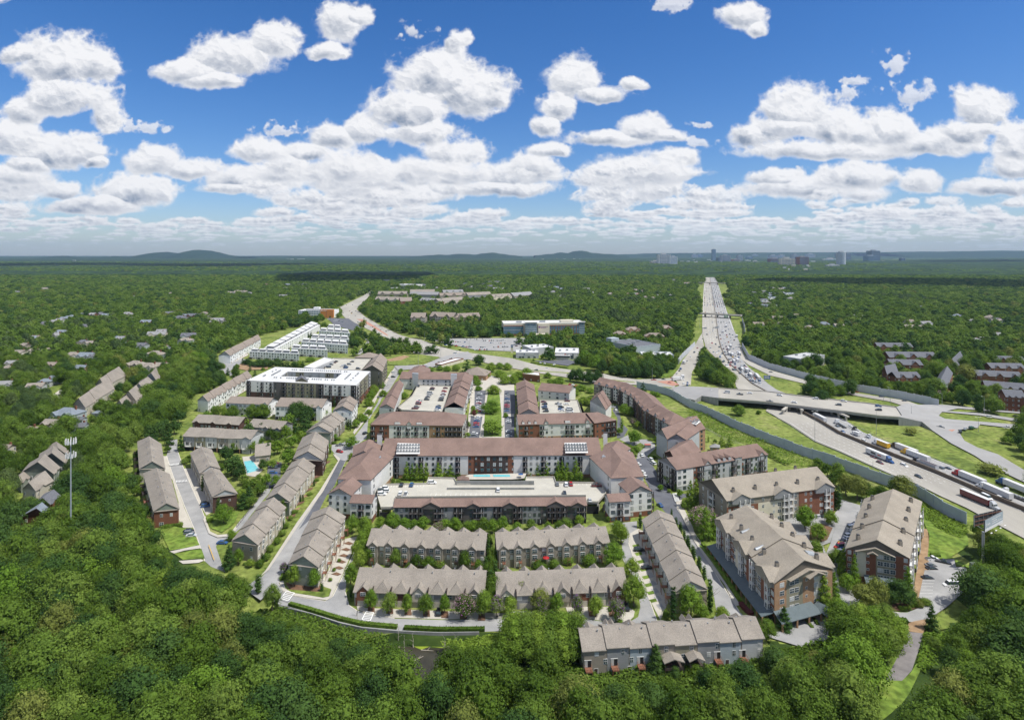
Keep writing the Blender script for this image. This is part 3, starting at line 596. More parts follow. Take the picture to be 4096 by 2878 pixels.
m=MB();a,b=PL('B2 1710,890 B3 200,890',zc);u,L=unit(a,b);m.box(a,u,(u[1],-u[0]),0,L,-.3,0,zc+.01,zc+1.1,'concrete_wall');m.build('kerb_wall',t)
# ================= CENTRE U SHAPED APARTMENTS =================
ze=13.8
B=Bld('apartment_block','central U shaped apartment block with brown roofs, white walls and red brick middle',PL('B2 2200,780')[0],'apartment building','apartment buildings','roof_brown','stucco_white','trim_dark')
q=xw('B2 1120,588 B3 800,580','B3 0,428',ze,.42)
pat='.wb.wwbwwbwwb.wwTTTTww.bwwbwwbwwb.bw'
B.wing(q,ze,.42,r=([pat]*4,[(.395,.60,'brick',.0,1),(.42,.575,'siding_dark',.0,1),(0,.395,'brick_tan',0,.14),(.6,1,'brick_tan',0,.14)]),ends='gg')
Q=B.ctx
B.cross(1,.5,17,t=.42,bay=.5,wall='brick',rows=None) if False else None
def rtop(sA,sR,zz,t,kw):pass
# roof wells with air conditioners
for s in ('B2 1255,560 1468,560 1468,505 1268,500','B3 478,552 682,550 665,495 470,498'):
    P=PL(s,ze+3.0);m=MB();cx=sum(p[0] for p in P)/4;m.slab([(p[0],p[1],ze+2.4+ (0 if i<2 else 2.6)) for i,p in enumerate(P)],.2,'stucco_white');
    m2=MB()
    m.build('roof_well',B.t);u,L=unit(P[0],P[1]);v,L2=unit(P[0],P[3])
    for i in range(8):
        for j in range(3):
            k=MB();x=P[0][0]+u[0]*(L*(i+.5)/8)+v[0]*(L2*(j+.6)/3.6);y=P[0][1]+u[1]*(L*(i+.5)/8)+v[1]*(L2*(j+.6)/3.6);z=ze+2.45+2.6*(j+.6)/3.6;k.abox(x,y,z,1.3,1.3,1.1,'metal_gray');k.abox(x,y,z+1.1,.8,.8,.06,'steel_dark');B.add('air_conditioner',k)
for s,pp in (('B2 737,792 1030,802 1225,600 890,560',1),('B3 888,785 1178,770 1075,560 700,600',-1)):
    q=qw(s,ze);B.wing(q,ze,.42,ends='hg',f=['....']*4,r=(['wbw.']*4 if pp<0 else ['w..w']*4),l=(['wbwb']*4 if pp>0 else ['...w']*4),brick=2.4,brickm='brick_tan')
for s,e in (('B2 885,520 990,600 1150,585 1075,430',0),('B3 850,420 870,560 960,560 1065,560',1)):pass
B.wing(qw('B2 870,590 1060,595 1140,480 880,500',ze+.8),ze+.8,.42,foot=False);B.wing(qw('B3 800,580 1000,560 1060,520 840,480',ze+.8),ze+.8,.42,foot=False)
for s in ('B2 1052,608 1120,608 1120,590 1058,590','B3 805,600 885,600 885,580 815,580'):
    q=qw(s,ze+2.4);m=MB();m.hexa([(*p,0) for p in q],[(*p,ze+2.4) for p in q],'stucco_white');m.slab([(*p,ze+2.7) for p in q],.28,'metal_gray');B.add('chimney',m)
for s in ('B2 1085,400 1130,400 1130,388 1088,388','B3 818,388 855,388 852,376 820,376'):
    q=qw(s,ze+8);m=MB();m.hexa([(*p,ze) for p in q],[(*p,ze+8) for p in q],'stucco_white');m.slab([(*p,ze+8.3) for p in q],.28,'trim_dark');B.add('chimney',m)
# lower end pavilions
B.wing(qw('B2 652,927 848,940 945,845 775,818',ze-1),ze-1,.5,ends='gg',f=['w.w.w.']*4,l=['BwBw']*4,r=['w.w']*4,brick=2.8)
B.wing(xw('B2 845,1006 1035,1012','B2 930,935',ze-3.2,.5),ze-3.2,.5,r=['dbd']*3,b=['w.w']*3,brick=2.6,f=[''])
B.wing(qw('B3 1050,925 1250,905 1165,815 960,840',ze-1),ze-1,.5,f=['d.w.d']*4,l=['w.w']*4,r=['BwBw']*4,brick=2.8)
B.wing(xw('B3 875,1000 1060,990','B3 950,925',ze-3.2,.5),ze-3.2,.5,r=['dbd']*3,f=['w.w']*3,brick=2.6)
# front range
q=xw('B2 1238,1046 B3 665,1030','B2 1900,968',9.3,.45)
B.wing(q,9.3,.45,wall='siding_gray',r=(['wwwBBB.wbbw.BB.wbbw.BBwwBBwwwwwBBBBwwbB','wwwBBB.wbbw.BB.wbbw.BBwwBBwwwwwBBBBwwbB','bwbccc.wccw.cc.wccw.ccwwccwbwbwccccwwcc'],[(.14,.22,'siding_dark',0,1),(.33,.43,'siding_dark',0,1),(.55,.66,'siding_dark',0,1),(.76,.94,'siding_dark',0,1)]),b=['ww']*3,f=['w.w']*3)
for sa,wd in ((.19,10),(.41,7),(.60,8),(.84,10),(.955,7)):B.cross(1,sa,wd,t=.5,bay=.9,wall='siding_dark',z0=8.4)
B.done()
# ================= SHOPPING STREET BLOCKS =================
ze=11.6
B=Bld('apartment_block','brown roofed block left of the plaza, brick and white front with a red parasol balcony',PL('B2 1450,430')[0],'apartment building','apartment buildings','roof_brown','stucco_white','trim_dark')
q=xw('B2 1030,308 1848,318','B2 1450,195',ze,.42);B.wing(q,ze,.42,ends='hh',r=(['b.bw.wbwbwbwb.wBwBBBB']*3,[(0,.2,'brick',0,1),(.64,1,'brick_tan',0,1)]),b=['BwB']*3,f=['BwB']*3)
B.cross(1,.42,3.2,t=1,bay=.3,zw=1,z0=9);[B.cross(1,s,4,t=.15,bay=-1.2,zw=1.6,z0=ze) for s in (.29,.53)]
B.wing(qw('B2 1105,155 1235,165 A2 1322,1290 1250,1275',ze-2),ze-2,.5,ends='gg',units=3,step=.4,f=['.w']*3,l=['wbwb']*3)
q=xw('A2 1285,1242 1880,1250','A2 1600,1182',ze-1,.4);B.wing(q,ze-1,.4,ends='gg',r=['..aa.aaaa.aaa.a','..aa.aaaa.aaa.a','...............'],f=['.w']*3)
B.wing(qw('A2 1300,1225 1560,1215 1560,1150 1420,1135',ze-1),ze-1,.4,ends='hh',foot=True)
B.wing(qw('A2 1755,1340 1905,1345 1945,1220 1800,1210',ze),ze,.45,units=3,step=.5,r=['wbwbwb']*3,f=['ws']*3)
B.wing(qw('A2 1690,1500 1860,1500 1905,1340 1755,1340',ze-1.5),ze-1.5,.55,units=2,step=.5,r=['wbwb']*3)
for s in ('A2 1400,1200 1455,1205 1455,1192 1402,1190','A2 1745,1212 1800,1215 1800,1200 1748,1200'):
    q=qw(s,ze+5);m=MB();m.hexa([(*p,0) for p in q],[(*p,ze+5) for p in q],'stucco_white');m.slab([(*p,ze+5.5) for p in q],.5,'metal_gray');B.add('stair_tower',m)
B.done()
B=Bld('apartment_block','brown roofed block right of the plaza, brick ends and white middle with two arched dormers',PL('B3 450,420')[0],'apartment building','apartment buildings','roof_brown','stucco_white','trim_dark')
q=xw('B3 60,310 745,292','B3 400,210',ze,.42);B.wing(q,ze,.42,r=(['dbd.bww.dbbdwbw']*3,[(0,.27,'brick',0,1),(.27,1,'brick_tan',0,.22)]),f=['w.w']*3)
[B.cross(1,s,1.8,t=.8,bay=-1,zw=1.4,z0=ze) for s in (.06,.14,.22)];[B.cross(1,s,3,t=1,bay=.3,zw=1,z0=8) for s in (.36,.90)];B.cross(1,.64,4,t=.15,bay=-1.2,zw=1.6,z0=ze)
q=xw('B3 742,295 930,268','B3 820,190',ze+.4,.42,);B.wing(q,ze+.4,.42,ends='gh',wall='brick',r=['wdBB']*3,b=['BwB']*3)
B.wing(qw('A3 62,1560 240,1560 195,1300 40,1290',ze-.5),ze-.5,.5,units=4,step=.5,l=['wbwbwbwb']*3)
q=xw('A3 235,1345 512,1370','A3 330,1285',ze-1,.4);B.wing(q,ze-1,.4,r=['wwdw','wwdw','.a.a'],b=['..']*3)
B.wing(qw('A3 700,1440 840,1520 890,1470 745,1390',ze-1.5),ze-1.5,.5,units=2,step=.4,l=['wwww']*3)
B.done()
# long block beside the noise wall
B=Bld('apartment_block','long bending brown roofed apartment block running beside the gray noise wall',PL('B3 1300,500')[0],'apartment building','apartment buildings','roof_brown','stucco_gray','trim_dark')
ze=15.
W5=['dwdwdwdw']*5
FR=[p[:2] for p in PL('A3 735,1287 945,1333 1082,1409 1180,1526 B3 1390,305',ze-1)]
fz=[[(0,.32,'siding_taupe',0,1),(.34,1,'stucco_white',.2,1),(.34,1,'brick_dark',0,.2)],[(0,.35,'brick_dark',0,1),(.37,1,'stucco_white',.2,1)],[(0,1,'brick_dark',0,1)],[(0,.5,'brick_dark',0,1),(.55,.8,'stucco_gray',.2,1)]]
for i_ in range(4):
    a,b=FR[i_],FR[i_+1];u,L=unit(a,b);n=(-u[1],u[0]);e=(a[0]-u[0]*2,a[1]-u[1]*2) if i_ else a;g_=(b[0]+u[0]*3,b[1]+u[1]*3)
    B.wing([(e[0]+n[0]*19,e[1]+n[1]*19),e,g_,(g_[0]+n[0]*19,g_[1]+n[1]*19)],ze-1+.22*i_,.5,ends='gg' if i_<3 else 'gh',r=(['wdwBwwdwBwwd','wdwBwwdwBwdw'][i_%2:][:1]*5,fz[i_]),f=['w.w']*5,b=['w.w']*5)
    for q_ in (.2,.5,.8):B.cross(1,q_,3.2,t=.9,bay=-.6,zw=1.2,z0=ze-1)
B.wing(qw('B3 1295,378 1392,440 1730,345 1580,240',ze),ze,.42,f=(['....']*5),r=(['w.dwd']*5,[(0,1,'brick_tan',.0,1)]),l=['BwB']*5)
B.wing(qw('B3 1395,440 1560,445 1700,345 1480,340',ze),ze,.5,f=['.s.','...','...','...','...'],foot=False)
P=PL('B3 1560,290 1650,320 1690,290 1600,255',ze+2.5);m=MB();m.slab([(p[0],p[1],ze+3.4) for p in P],.3,'stucco_white');m.build('roof_well',B.t);u,L=unit(P[0],P[1]);v,L2=unit(P[0],P[3])
for i in range(4):
    for j in range(3):k=MB();k.abox(P[0][0]+u[0]*L*(i+.5)/4+v[0]*L2*(j+.5)/3,P[0][1]+u[1]*L*(i+.5)/4+v[1]*L2*(j+.5)/3,ze+3.4,1.2,1.2,1,'metal_gray');B.add('air_conditioner',k)
B.done()
ze=13.
B=Bld('apartment_block','brown roofed apartment range right of the parked street, three small dormers in its roof',PL('B3 1900,880')[0],'apartment building','apartment buildings','roof_brown','stucco_gray','trim_dark')
q=xw('B3 1478,712 B4 -5,575','B3 2000,510',ze,.42);B.wing(q,ze,.42,r=(['dd.wBwwBww.BwwBwwBw']*4,[(.0,.17,'stucco_white',.22,1),(.17,.24,'brick',0,1),(.24,1,'brick',0,.22),(.63,.72,'brick',0,1)]),f=['BwB']*4,b=['ww']*4)
B.cross(1,.32,5,t=.9,bay=.3,z0=10);[B.cross(1,s,1.9,t=.9,bay=-.8,zw=1.8,z0=ze) for s in (.45,.51,.57)];B.cross(1,.66,5,t=.1,bay=.5,zw=1.2,rows='d/d/d/d');B.cross(1,.93,5,t=.9,bay=.3,z0=10)
B.wing(qw('B3 1370,560 1470,640 1690,545 1530,450',ze),ze,.4,foot=True,l=['BwB']*4,f=['BwB']*4,wall='brick_dark')
B.done()
# ================= TAN APARTMENTS ON THE RIGHT =================
GA='tan roofed apartment buildings with chimneys'
ze=14.
q=xw('B3 1925,988 B4 590,862','B4 200,715',ze,.5)
B=Bld('apartment_block','tan roofed apartment building at the back of the car court, brick and stucco front',ctr(q),'apartment building',GA,'roof_tan','siding_taupe','trim_white')
B.wing(q,ze,.5,r=(['wdBBd.w.wdBBd.ww.dBd','wdBBd.w.wdBBd.ww.dBd','wdBBd.w.wdBBd.ww.dBd','wdBBd.c.wdBBd.ww.dBd'],[(0,.28,'brick',0,.75),(.28,.62,'stucco_cream',0,.75),(.66,1,'brick',0,1)]),f=['wBw']*4,b=['wBw']*4,chim=5)
[B.cross(1,s,w_,t=.5,bay=1.2,z0=12,wall='siding_gray') for s,w_ in ((.12,11),(.50,11),(.90,12))]
B.done()
ze=15.6
q=qw('Z 1065,1000 1895,798 1095,83 245,82',ze)
B=Bld('apartment_block','long tan roofed five storey apartment building with green metal carport roof',ctr(q),'apartment building',GA,'roof_tan','siding_taupe','trim_white')
rowl='dBw.dBwd.wBd.dBwd.wBd'
B.wing(q,ze,.42,units=3,step=.5,f=(['.d.dd.s.d.d.']*4+['............'],[(0,.2,'brick_tan',0,1),(.2,.48,'siding_olive',0,1),(.48,.68,'brick_tan',0,1),(.68,.82,'stucco_cream',.3,1),(.82,1,'brick_tan',0,1),(.68,.82,'brick_tan',0,.3)]),l=([rowl]*4+['ccccccccccc'],[(0,.12,'brick',0,1),(.2,.35,'brick',.2,.8),(.35,.5,'stucco_cream',.2,1),(.55,.7,'brick',0,1),(.8,1,'brick',0,1)]),r=['wBwdBw']*5,chim=5)
B.cross(0,.12,12,t=.42,bay=1.5,z0=13.5);B.cross(0,.5,12,t=.42,bay=1.5,z0=13.5);B.cross(0,.86,13,t=.42,bay=1.5,z0=13.5);[B.cross(1,s,11,t=.42,bay=1.5,z0=13.5) for s in (.15,.5,.8)]
A_,B_,C_,D_,ze_,ri,ha,_=B.ctx;u,L=unit(A_,B_);n=(u[1],-u[0]);P=lambda x,y,z:(A_[0]+u[0]*L*x+n[0]*y,A_[1]+u[1]*L*x+n[1]*y,z)
for x0,x1,y,zt in ((.22,.88,.9,2.6),(.5,.8,2.2,1.8)):
    m=MB();xm=(x0+x1)/2
    for sg,xa in ((1,x0),(0,x1)):
        qq=[P(xa,y+.6,ze_),P(xm,y+.6,ze_+zt),P(xm,-1,ze_+zt),P(xa,-1,ze_)];m.slab(qq[::-1] if sg==1 else qq,.25,'roof_tan')
    m.poly([P(x0+.02,y,ze_),P(x1-.02,y,ze_),P(xm,y,ze_+zt-.2)],'siding_olive');B.add('front_gable',m)
# green carport roofs
m=MB();m.slab([P(-.06,5.5,3.6),P(.62,5.5,3.6),P(.62,.1,5),P(-.02,.1,5)],.25,'metal_green');B.add('carport_roof',m);m=MB()
m.slab([P(.6,8,3.8),P(.7,8,5.2),P(.7,1,5.2),P(.6,1,3.8)],.25,'metal_green');m.slab([P(.7,8,5.2),P(.8,8,3.8),P(.8,1,3.8),P(.7,1,5.2)],.25,'metal_green');B.add('entrance_roof',m);m=MB()
for x,y in ((-.04,5.2),(.2,5.2),(.4,5.2),(.6,5.2),(.62,7.7),(.78,7.7)):
    p=P(x,y,0);m.abox(p[0],p[1],0,.6,.6,3.5,'brick_tan')
B.add('carport_post',m)
u2,L2=unit(D_,A_);n2=(u2[1],-u2[0]);P2=lambda x,y,z:(D_[0]+u2[0]*x+n2[0]*y,D_[1]+u2[1]*x+n2[1]*y,z);m=MB();m.slab([P2(0,5,2.9),P2(L2,5,2.9),P2(L2,.1,4.2),P2(0,.1,4.2)],.25,'metal_green');B.add('carport_roof',m);m=MB()
for i in range(13):
    p=P2(L2*i/12,4.6,0);m.abox(p[0],p[1],0,.55,.55,2.8,'brick_tan')
B.add('carport_post',m)
for s in ((.62,.1),(.35,.12),(.8,.88),(.83,.88)):
    p=lerp(lerp(A_,D_,1-s[0]),lerp(B_,C_,1-s[0]),s[1]);z=ze_+ri*(1-abs(2*s[1]-1));p3=lerp(lerp(A_,D_,1-s[0]),lerp(B_,C_,1-s[0]),s[1]+(.14 if s[1]<.5 else -.14));m=MB();m.tube((p[0],p[1],z+.4),(p3[0],p3[1],z+1.4),1.0,1.0,'metal_gray',12);B.add('barrel_dormer',m)
B.done()
ze=14.2
q=qw('C4 702,78 1262,162 B4 1372,1000 870,975',ze)
B=Bld('apartment_block','tan roofed apartment building farthest right with a brick gable front beside the gravel bank',ctr(q),'apartment building',GA,'roof_tan','siding_taupe','trim_white')
B.wing(q,ze,.45,units=3,step=.5,f=(['ww.s.ddd.w']*4+['ww.s......'],[(0,.16,'brick',0,1),(.16,.32,'stucco_cream',.25,1),(.16,.32,'brick',0,.25),(.32,.48,'brick',0,1),(.48,.78,'siding_olive',0,1),(.78,1,'brick',0,1)]),r=['BwdBwdBwdBw']*4,l=['BwdBwdBwdBw']*4,chim=5)
A_,B_,C_,D_,ze_,ri,ha,_=B.ctx;u,L=unit(A_,B_);n=(u[1],-u[0])
for x0,x1,y,zt in ((.14,.78,.9,2.6),(.32,.5,2.0,1.2)):
    m=MB();xm=(x0+x1)/2
    for sg,xa in ((1,x0),(0,x1)):
        qq=[P(xa,y+.6,ze_),P(xm,y+.6,ze_+zt),P(xm,-1,ze_+zt),P(xa,-1,ze_)];m.slab(qq[::-1] if sg==1 else qq,.25,'roof_tan')
    m.poly([P(x0+.02,y,ze_),P(x1-.02,y,ze_),P(xm,y,ze_+zt-.2)],'siding_olive');B.add('front_gable',m)
m=MB();m.slab([P(.28,5,3.2),P(.8,5,3.2),P(.8,.1,4.4),P(.28,.1,4.4)],.25,'metal_green');B.add('porch_roof',m)
for x in (.3,.45,.62,.78):p=P(x,4.6,0);m=MB();m.abox(p[0],p[1],0,.5,.5,3.1,'brick_tan');B.add('porch_post',m)
B.done()

# ================= COMMERCIAL AND FAR BUILDINGS =================
def flatb(name,label,s,ze,wall,rows,rside=None,roof='flat_white',zones=(),cat='building',frame='trim_dark',glass='glass_dark',par=True,extra=None,group=None):
    P=[p[:2] for p in PL(s,0)] ; q=P
    B=Bld(name,label,ctr(q),cat,group,roof,wall,frame,glass);B.wing(q,ze,flat=wall,f=(rows,zones),r=rside or '',l=rside or '')
    c=ctr(q);u,L=unit(q[0],q[1]);v,L2=unit(q[0],q[3])
    for i in range(3):
        m=MB();x=q[0][0]+u[0]*L*(.2+.3*i)+v[0]*L2*(.4+.1*i);y=q[0][1]+u[1]*L*(.2+.3*i)+v[1]*L2*(.4+.1*i);m.abox(x,y,ze+.3,L*.06+1,L*.06+1,1.8,'metal_gray');B.add('roof_unit',m)
    if extra:extra(B,q,ze)
    B.done();return B
def backs(s,depth):
    "give front-left and front-right base survey points; extend straight back by depth metres"
    a,b=[p[:2] for p in PL(s,0)];u,L=unit(a,b);n=(-u[1],u[0]);return a,b,(b[0]+n[0]*depth,b[1]+n[1]*depth),(a[0]+n[0]*depth,a[1]+n[1]*depth)
def fb(name,label,s,depth,ze,wall,rows,**k):
    q=backs(s,depth);st='N '+' '.join('%f,%f'%px_of(*p) for p in q);return flatb(name,label,st,ze,wall,rows,**k)
def marks(B,p0,u,n,x,z,w,h,m,rows=2,logo='paint_white',y=.22,par=None):
    "unreadable sign lettering: a logo block and short rows of letter-like strokes"
    mb=MB();mb.box(p0,u,n,x,x+h,y,y+.12,z,z+h,logo)
    for r in range(rows):
        zz=z+h*(rows-1-r)/rows;q=x+h*1.3;hh=h/rows*.62
        while q<x+w*(1 if r==0 else .8):
            l=hh*rnd.uniform(.35,.7);mb.box(p0,u,n,q,q+l*.75,y,y+.12,zz,zz+hh*rnd.choice((1,.75)),m);q+=l*1.15
    mb.build('sign_lettering',par or B.t)
def med(B,q,ze):
    u,L=unit(q[0],q[1]);n=(u[1],-u[0]);m=MB();m.box(q[0],u,n,L*.64,L+.5,-6,.6,0,ze+3,'brick_orange');B.add('brick_tower',m)
    for i in range(3):
        m=MB();m.box(q[0],u,n,L*.02,L*.62,.0,.2,3.6+i*4.6,5.8+i*4.6,'glass_blue');B.add('window_band',m)
        for k in range(9):m=MB();m.box(q[0],u,n,L*(.02+.07*k)-.3,L*(.02+.07*k)+.3,.1,.3,3.5+i*4.6,6+i*4.6,'paint_white');B.add('mullion',m)
    for z in (2.5,7,11.5):m=MB();m.box(q[0],u,n,L*.8,L*.82,.6,.75,z,z+1.6,'glass_dark');B.add('window',m)
    m=MB();m.box(q[0],u,n,L*.3,L*.62,.5,2.5,0,3,'glass_dark');B.add('entrance',m)
    m=MB();m.box(q[0],u,n,L*.2,L*.9,-14,-7,ze,ze+3.5,'siding_light');B.add('roof_screen',m);m=MB();m.box(q[0],u,n,L*.38,L*.55,-18,-11,ze+3.5,ze+7,'paint_white');B.add('stair_tower',m)
    marks(B,q[0],u,n,L*.66,ze,L*.18,2.2,'paint_white',y=.62)
fb('medical_building','white medical office building with blue window bands and an orange brick end','A2 380,695 690,697',36,15,'paint_white',['.'],extra=med,cat='office building')
def hosp(B,q,ze):
    u,L=unit(q[0],q[1]);n=(u[1],-u[0])
    for a,b in ((.0,.24),(.56,.93)):
        m=MB();m.box(q[0],u,n,L*a,L*b,0,.5,0,ze-3,'brick');B.add('brick_bay',m);k=11
        for i in range(k):
            x=L*(a+(b-a)*(i+.5)/k);m=MB();m.box(q[0],u,n,x-1.7,x+1.7,.4,.7,4,ze-4.5,'glass_blue');B.add('window',m)
            m=MB();m.box(q[0],u,n,x-1.7,x+1.7,.65,.8,(ze+0)/2-.3,ze/2+.3,'stucco_gray');B.add('spandrel',m)
    for a,b,y,z in ((.26,.40,7,ze+2.5),(.93,1.,1,ze+1.5)):
        m=MB();m.box(q[0],u,n,L*a,L*b,0,y,0,z,'glass_blue');B.add('glass_tower',m)
        for zz in range(3,int(z),3):m=MB();m.box(q[0],u,n,L*a-.1,L*b+.1,0,y+.15,zz,zz+.4,'stucco_white');B.add('floor_band',m)
        m=MB();m.box(q[0],u,n,L*a-1,L*b+1,-2,y+1.5,z,z+1,'stucco_white');B.add('canopy',m)
    m=MB();m.box(q[0],u,n,L*.42,L*.56,0,4,0,ze,'stucco_cream');B.add('entrance_wall',m);m=MB();m.box(q[0],u,n,L*.32,L*.5,8,22,4,5.5,'stucco_cream');B.add('entrance_canopy',m)
    for x in (.33,.37,.45,.49):m=MB();m.box(q[0],u,n,L*x,L*x+1,20,21,0,4,'stucco_cream');B.add('post',m)
    m=MB();m.box(q[0],u,n,L*.72,L*.88,-25,-12,ze,ze+3.5,'stucco_cream');B.add('roof_screen',m)
    marks(B,q[0],u,n,L*.425,ze-7,L*.11,3,'flower_purple',y=4.02,logo='flower_purple')
fb('hospital_building','long white roofed hospital building with brick bays and glass entrance tower','A3 -75,862 650,852',42,21,'stucco_cream',['.'],extra=hosp,cat='hospital')
def pet(B,q,ze):
    u,L=unit(q[0],q[1]);n=(u[1],-u[0]);m=MB();m.box(q[0],u,n,0,L*.62,0,.15,2.5,5,'glass_dark');B.add('window_band',m);m=MB();m.box(q[0],u,n,0,L*.64,0,3,5.2,5.8,'flat_white');B.add('awning',m)
    m=MB();m.box(q[0],u,n,L*.66,L*.78,0,.25,1.5,ze-.5,'glass_dark');B.add('sign_panel',m);marks(B,q[0],u,n,L*.4,6.3,L*.2,1.6,'glass_dark',logo='paint_red');marks(B,q[0],u,n,L*.67,ze-2.5,L*.1,1.5,'paint_white',y=.27)
fb('clinic_building','low white clinic with flat roof and a dark sign panel beside the boulevard','A3 385,1068 600,1072',40,8.5,'stucco_white',['.'],extra=pet,cat='clinic')
fb('office_building','low gray car service building with stepped white roofs left of the clinic','A3 35,1058 240,1058',26,7,'stucco_gray',['.WW.W.W.'],rside=['..W.W'],cat='shop',extra=lambda B,q,ze:marks(B,q[0],unit(q[0],q[1])[0],(unit(q[0],q[1])[0][1],-unit(q[0],q[1])[0][0]),unit(q[0],q[1])[1]*.35,5,14,1.2,'paint_white',rows=1,logo='paint_blue'))
fb('office_building','plain white roofed box building between the service shop and the clinic','A3 170,1035 372,1020',30,9.5,'stucco_gray',['....'],cat='shop')
fb('office_building','blue gray two storey building with dark cluttered roof and corner tower','A3 1110,1030 1330,1005',60,11,'siding_blue',['sssss'],roof='roof_slate',cat='commercial building',extra=lambda B,q,ze:(lambda m,u:(m.box(q[3],u,(u[1],-u[0]),0,14,-4,8,0,ze+5,'siding_blue'),B.add('corner_tower',m)))(MB(),unit(q[3],q[2])[0]))
fb('office_building','long low white roofed building with glass front behind the roadside trees','A3 1165,1080 1450,1085',26,7.5,'siding_blue',['WWWWWWWWWW'],cat='commercial building')
fb('warehouse_building','pale metal roofed warehouse beyond the right noise wall, brick corner','A4 138,1130 300,1158',52,12,'siding_light',['sss...'],roof='siding_light',cat='warehouse',rside=['....'])
fb('office_building','flat roofed shed building by the curved side road behind the right trees','A4 782,722 878,700',22,6,'stucco_white',['..W..'],cat='shed')
fb('office_building','pale school building far up the boulevard among dark trees','A2 1255,425 1415,430',60,12,'stucco_white',['WWWWWWWW'],cat='school')
fb('office_building','second pale low building beside the far school','A2 1190,445 1320,448',40,7,'stucco_gray',['WWWW'],cat='school')
# shopping street town of row buildings in the distance
def gab(label,s,depth,ze,wall,roof,rows,name='row_building',t=.6,units=4,cat='row building',group='distant row buildings',cross=0,zones=(),brick=0):
    q=list(backs(s,depth));q=[q[3],q[0],q[1],q[2]];B=Bld(name,label,ctr(q),cat,group,roof,wall,'trim_white');B.wing(q,ze,t,units=units,r=(rows,zones),b=['w.w']*len(rows),f=['w.w']*len(rows),step=.0)
    for i in range(cross):B.cross(1,(i+.5)/cross,unit(q[1],q[2])[1]/cross*.45,t=1,bay=.4)
    B.done()
tn=[('row building with multicoloured town fronts nearest the boulevard','A2 1062,575 1290,582',26,13,'siding_cream',3,'roof_taupe'),('red brick row building at the corner of the distant town','A2 1295,588 1400,585',30,12,'brick',3,'roof_brown2'),('row building with arched cream fronts right of the brick corner','A2 1465,580 1640,590',22,12,'stucco_cream',4,'roof_gray'),('row building with blue and brick fronts at the distant town edge','A2 1640,592 1870,570',24,12,'siding_cream',4,'roof_taupe'),
('second line row building behind the multicoloured fronts','A2 1090,520 1350,520',26,13,'siding_taupe',4,'roof_taupe'),('second line row building in the middle of the distant town','A2 1375,525 1630,528',26,13,'siding_gray',4,'roof_gray'),('second line row building right of the town middle','A2 1650,535 1900,528',26,12,'siding_taupe',4,'roof_brown2'),
('rear row building at the left of the distant town','A2 1380,500 1600,498',24,13,'siding_cream',3,'roof_taupe'),('rear row building at the right of the distant town','A2 1680,505 1860,500',24,13,'siding_light',3,'roof_gray'),('row building among trees right of the distant town','A2 1900,530 2110,520',26,12,'siding_gray',4,'roof_taupe'),('row building at the far right end of the distant town','A2 2130,545 2294,535',26,11,'stucco_cream',3,'roof_taupe'),('lower row building at the right end of the distant town','A3 20,535 195,520',30,11,'siding_taupe',3,'roof_gray')]
for i,(lab,s,d,h,w,u_,rf) in enumerate(tn):gab(lab,s,d,h,w,rf,['wwwwwwww','wwwwwwww','DwDwDwDw'] if i!=1 else ['wwww']*3,units=u_,cross=3 if i%2==0 else 0,zones=[(0,.2,'brick',0,1),(.42,.6,'siding_cream',0,1),(.78,1,'brick_dark',0,1)] if i in(0,3) else ())
for lab,s,d,h,u_ in (('brick gabled row left in the forest clearing behind the boulevard','A2 1385,760 1515,760',28,14,2),('long gabled row in the middle of the forest clearing','A2 1555,740 1765,750',26,13,3),('rightmost low row of the forest clearing with arcaded balconies','A2 1775,745 2010,735',24,11,3)):gab(lab,s,d,h,'siding_taupe','roof_brown2',['ddBBddBB']*3,units=u_,cross=2)
# slate roofed brick houses on the right
def sl(label,s,d,ze,units=3,cross=2,rows=['w.ww.w','ww.w.w'],wall='brick',t=.62):gab(label,s,d,ze,wall,'roof_slate',rows,name='townhouse_row',t=t,units=units,cat='townhouses',group='slate roofed brick townhouse rows',cross=cross)
sl('three storey red brick slate roofed building at the right edge of the photo','A4 2135,1535 2310,1548',16,13,2,3,['w.w.w.w']*3)
sl('slate roofed row with white dormers just behind the big brick building','A4 1950,1390 2310,1420',15,8.5,4,4)
sl('slate roofed row with two triangular gables, middle of the right group','A4 1880,1270 2280,1290',15,7,4,3);sl('slate roofed row with party walls third in the right group','A4 2005,1200 2310,1205',15,7,4,3);sl('slate roofed row at the back of the right group','A4 2040,1130 2310,1135',15,7,3,2)
sl('slate roofed row with dormers standing behind the flowering trees by the noise wall','A4 1155,1300 1375,1300',15,8,3,2);sl('slate roofed row in two lengths above the right side street','A4 1105,1175 1390,1180',16,8,3,2);sl('longest slate roofed row of the left slate group','A4 1090,1105 1520,1110',18,8,5,3);sl('slate roofed row with small dormers at the rear of the left slate group','A4 985,1005 1300,1010',15,8,4,3)
for lab,s,ze in (('diagonal slate roofed row beside the car court with white end gable','A4 1490,1290 1600,1330 1655,1190 1560,1160',8),('diagonal slate roofed row with red decks right of the round trees','A4 1610,1100 1690,1150 1755,1060 1690,1040',8),('short diagonal slate roofed row at the left of the slate group','A4 1020,1170 1070,1210 1170,1190 1110,1150',7)):
    q=qw(s,ze);B=Bld('townhouse_row',lab,ctr(q),'townhouses','slate roofed brick townhouse rows','roof_slate','brick','trim_white');B.wing(q,ze,.6,units=2,f=['w.w']*2,r=['wdw']*2,l=['wdw']*2);B.done()
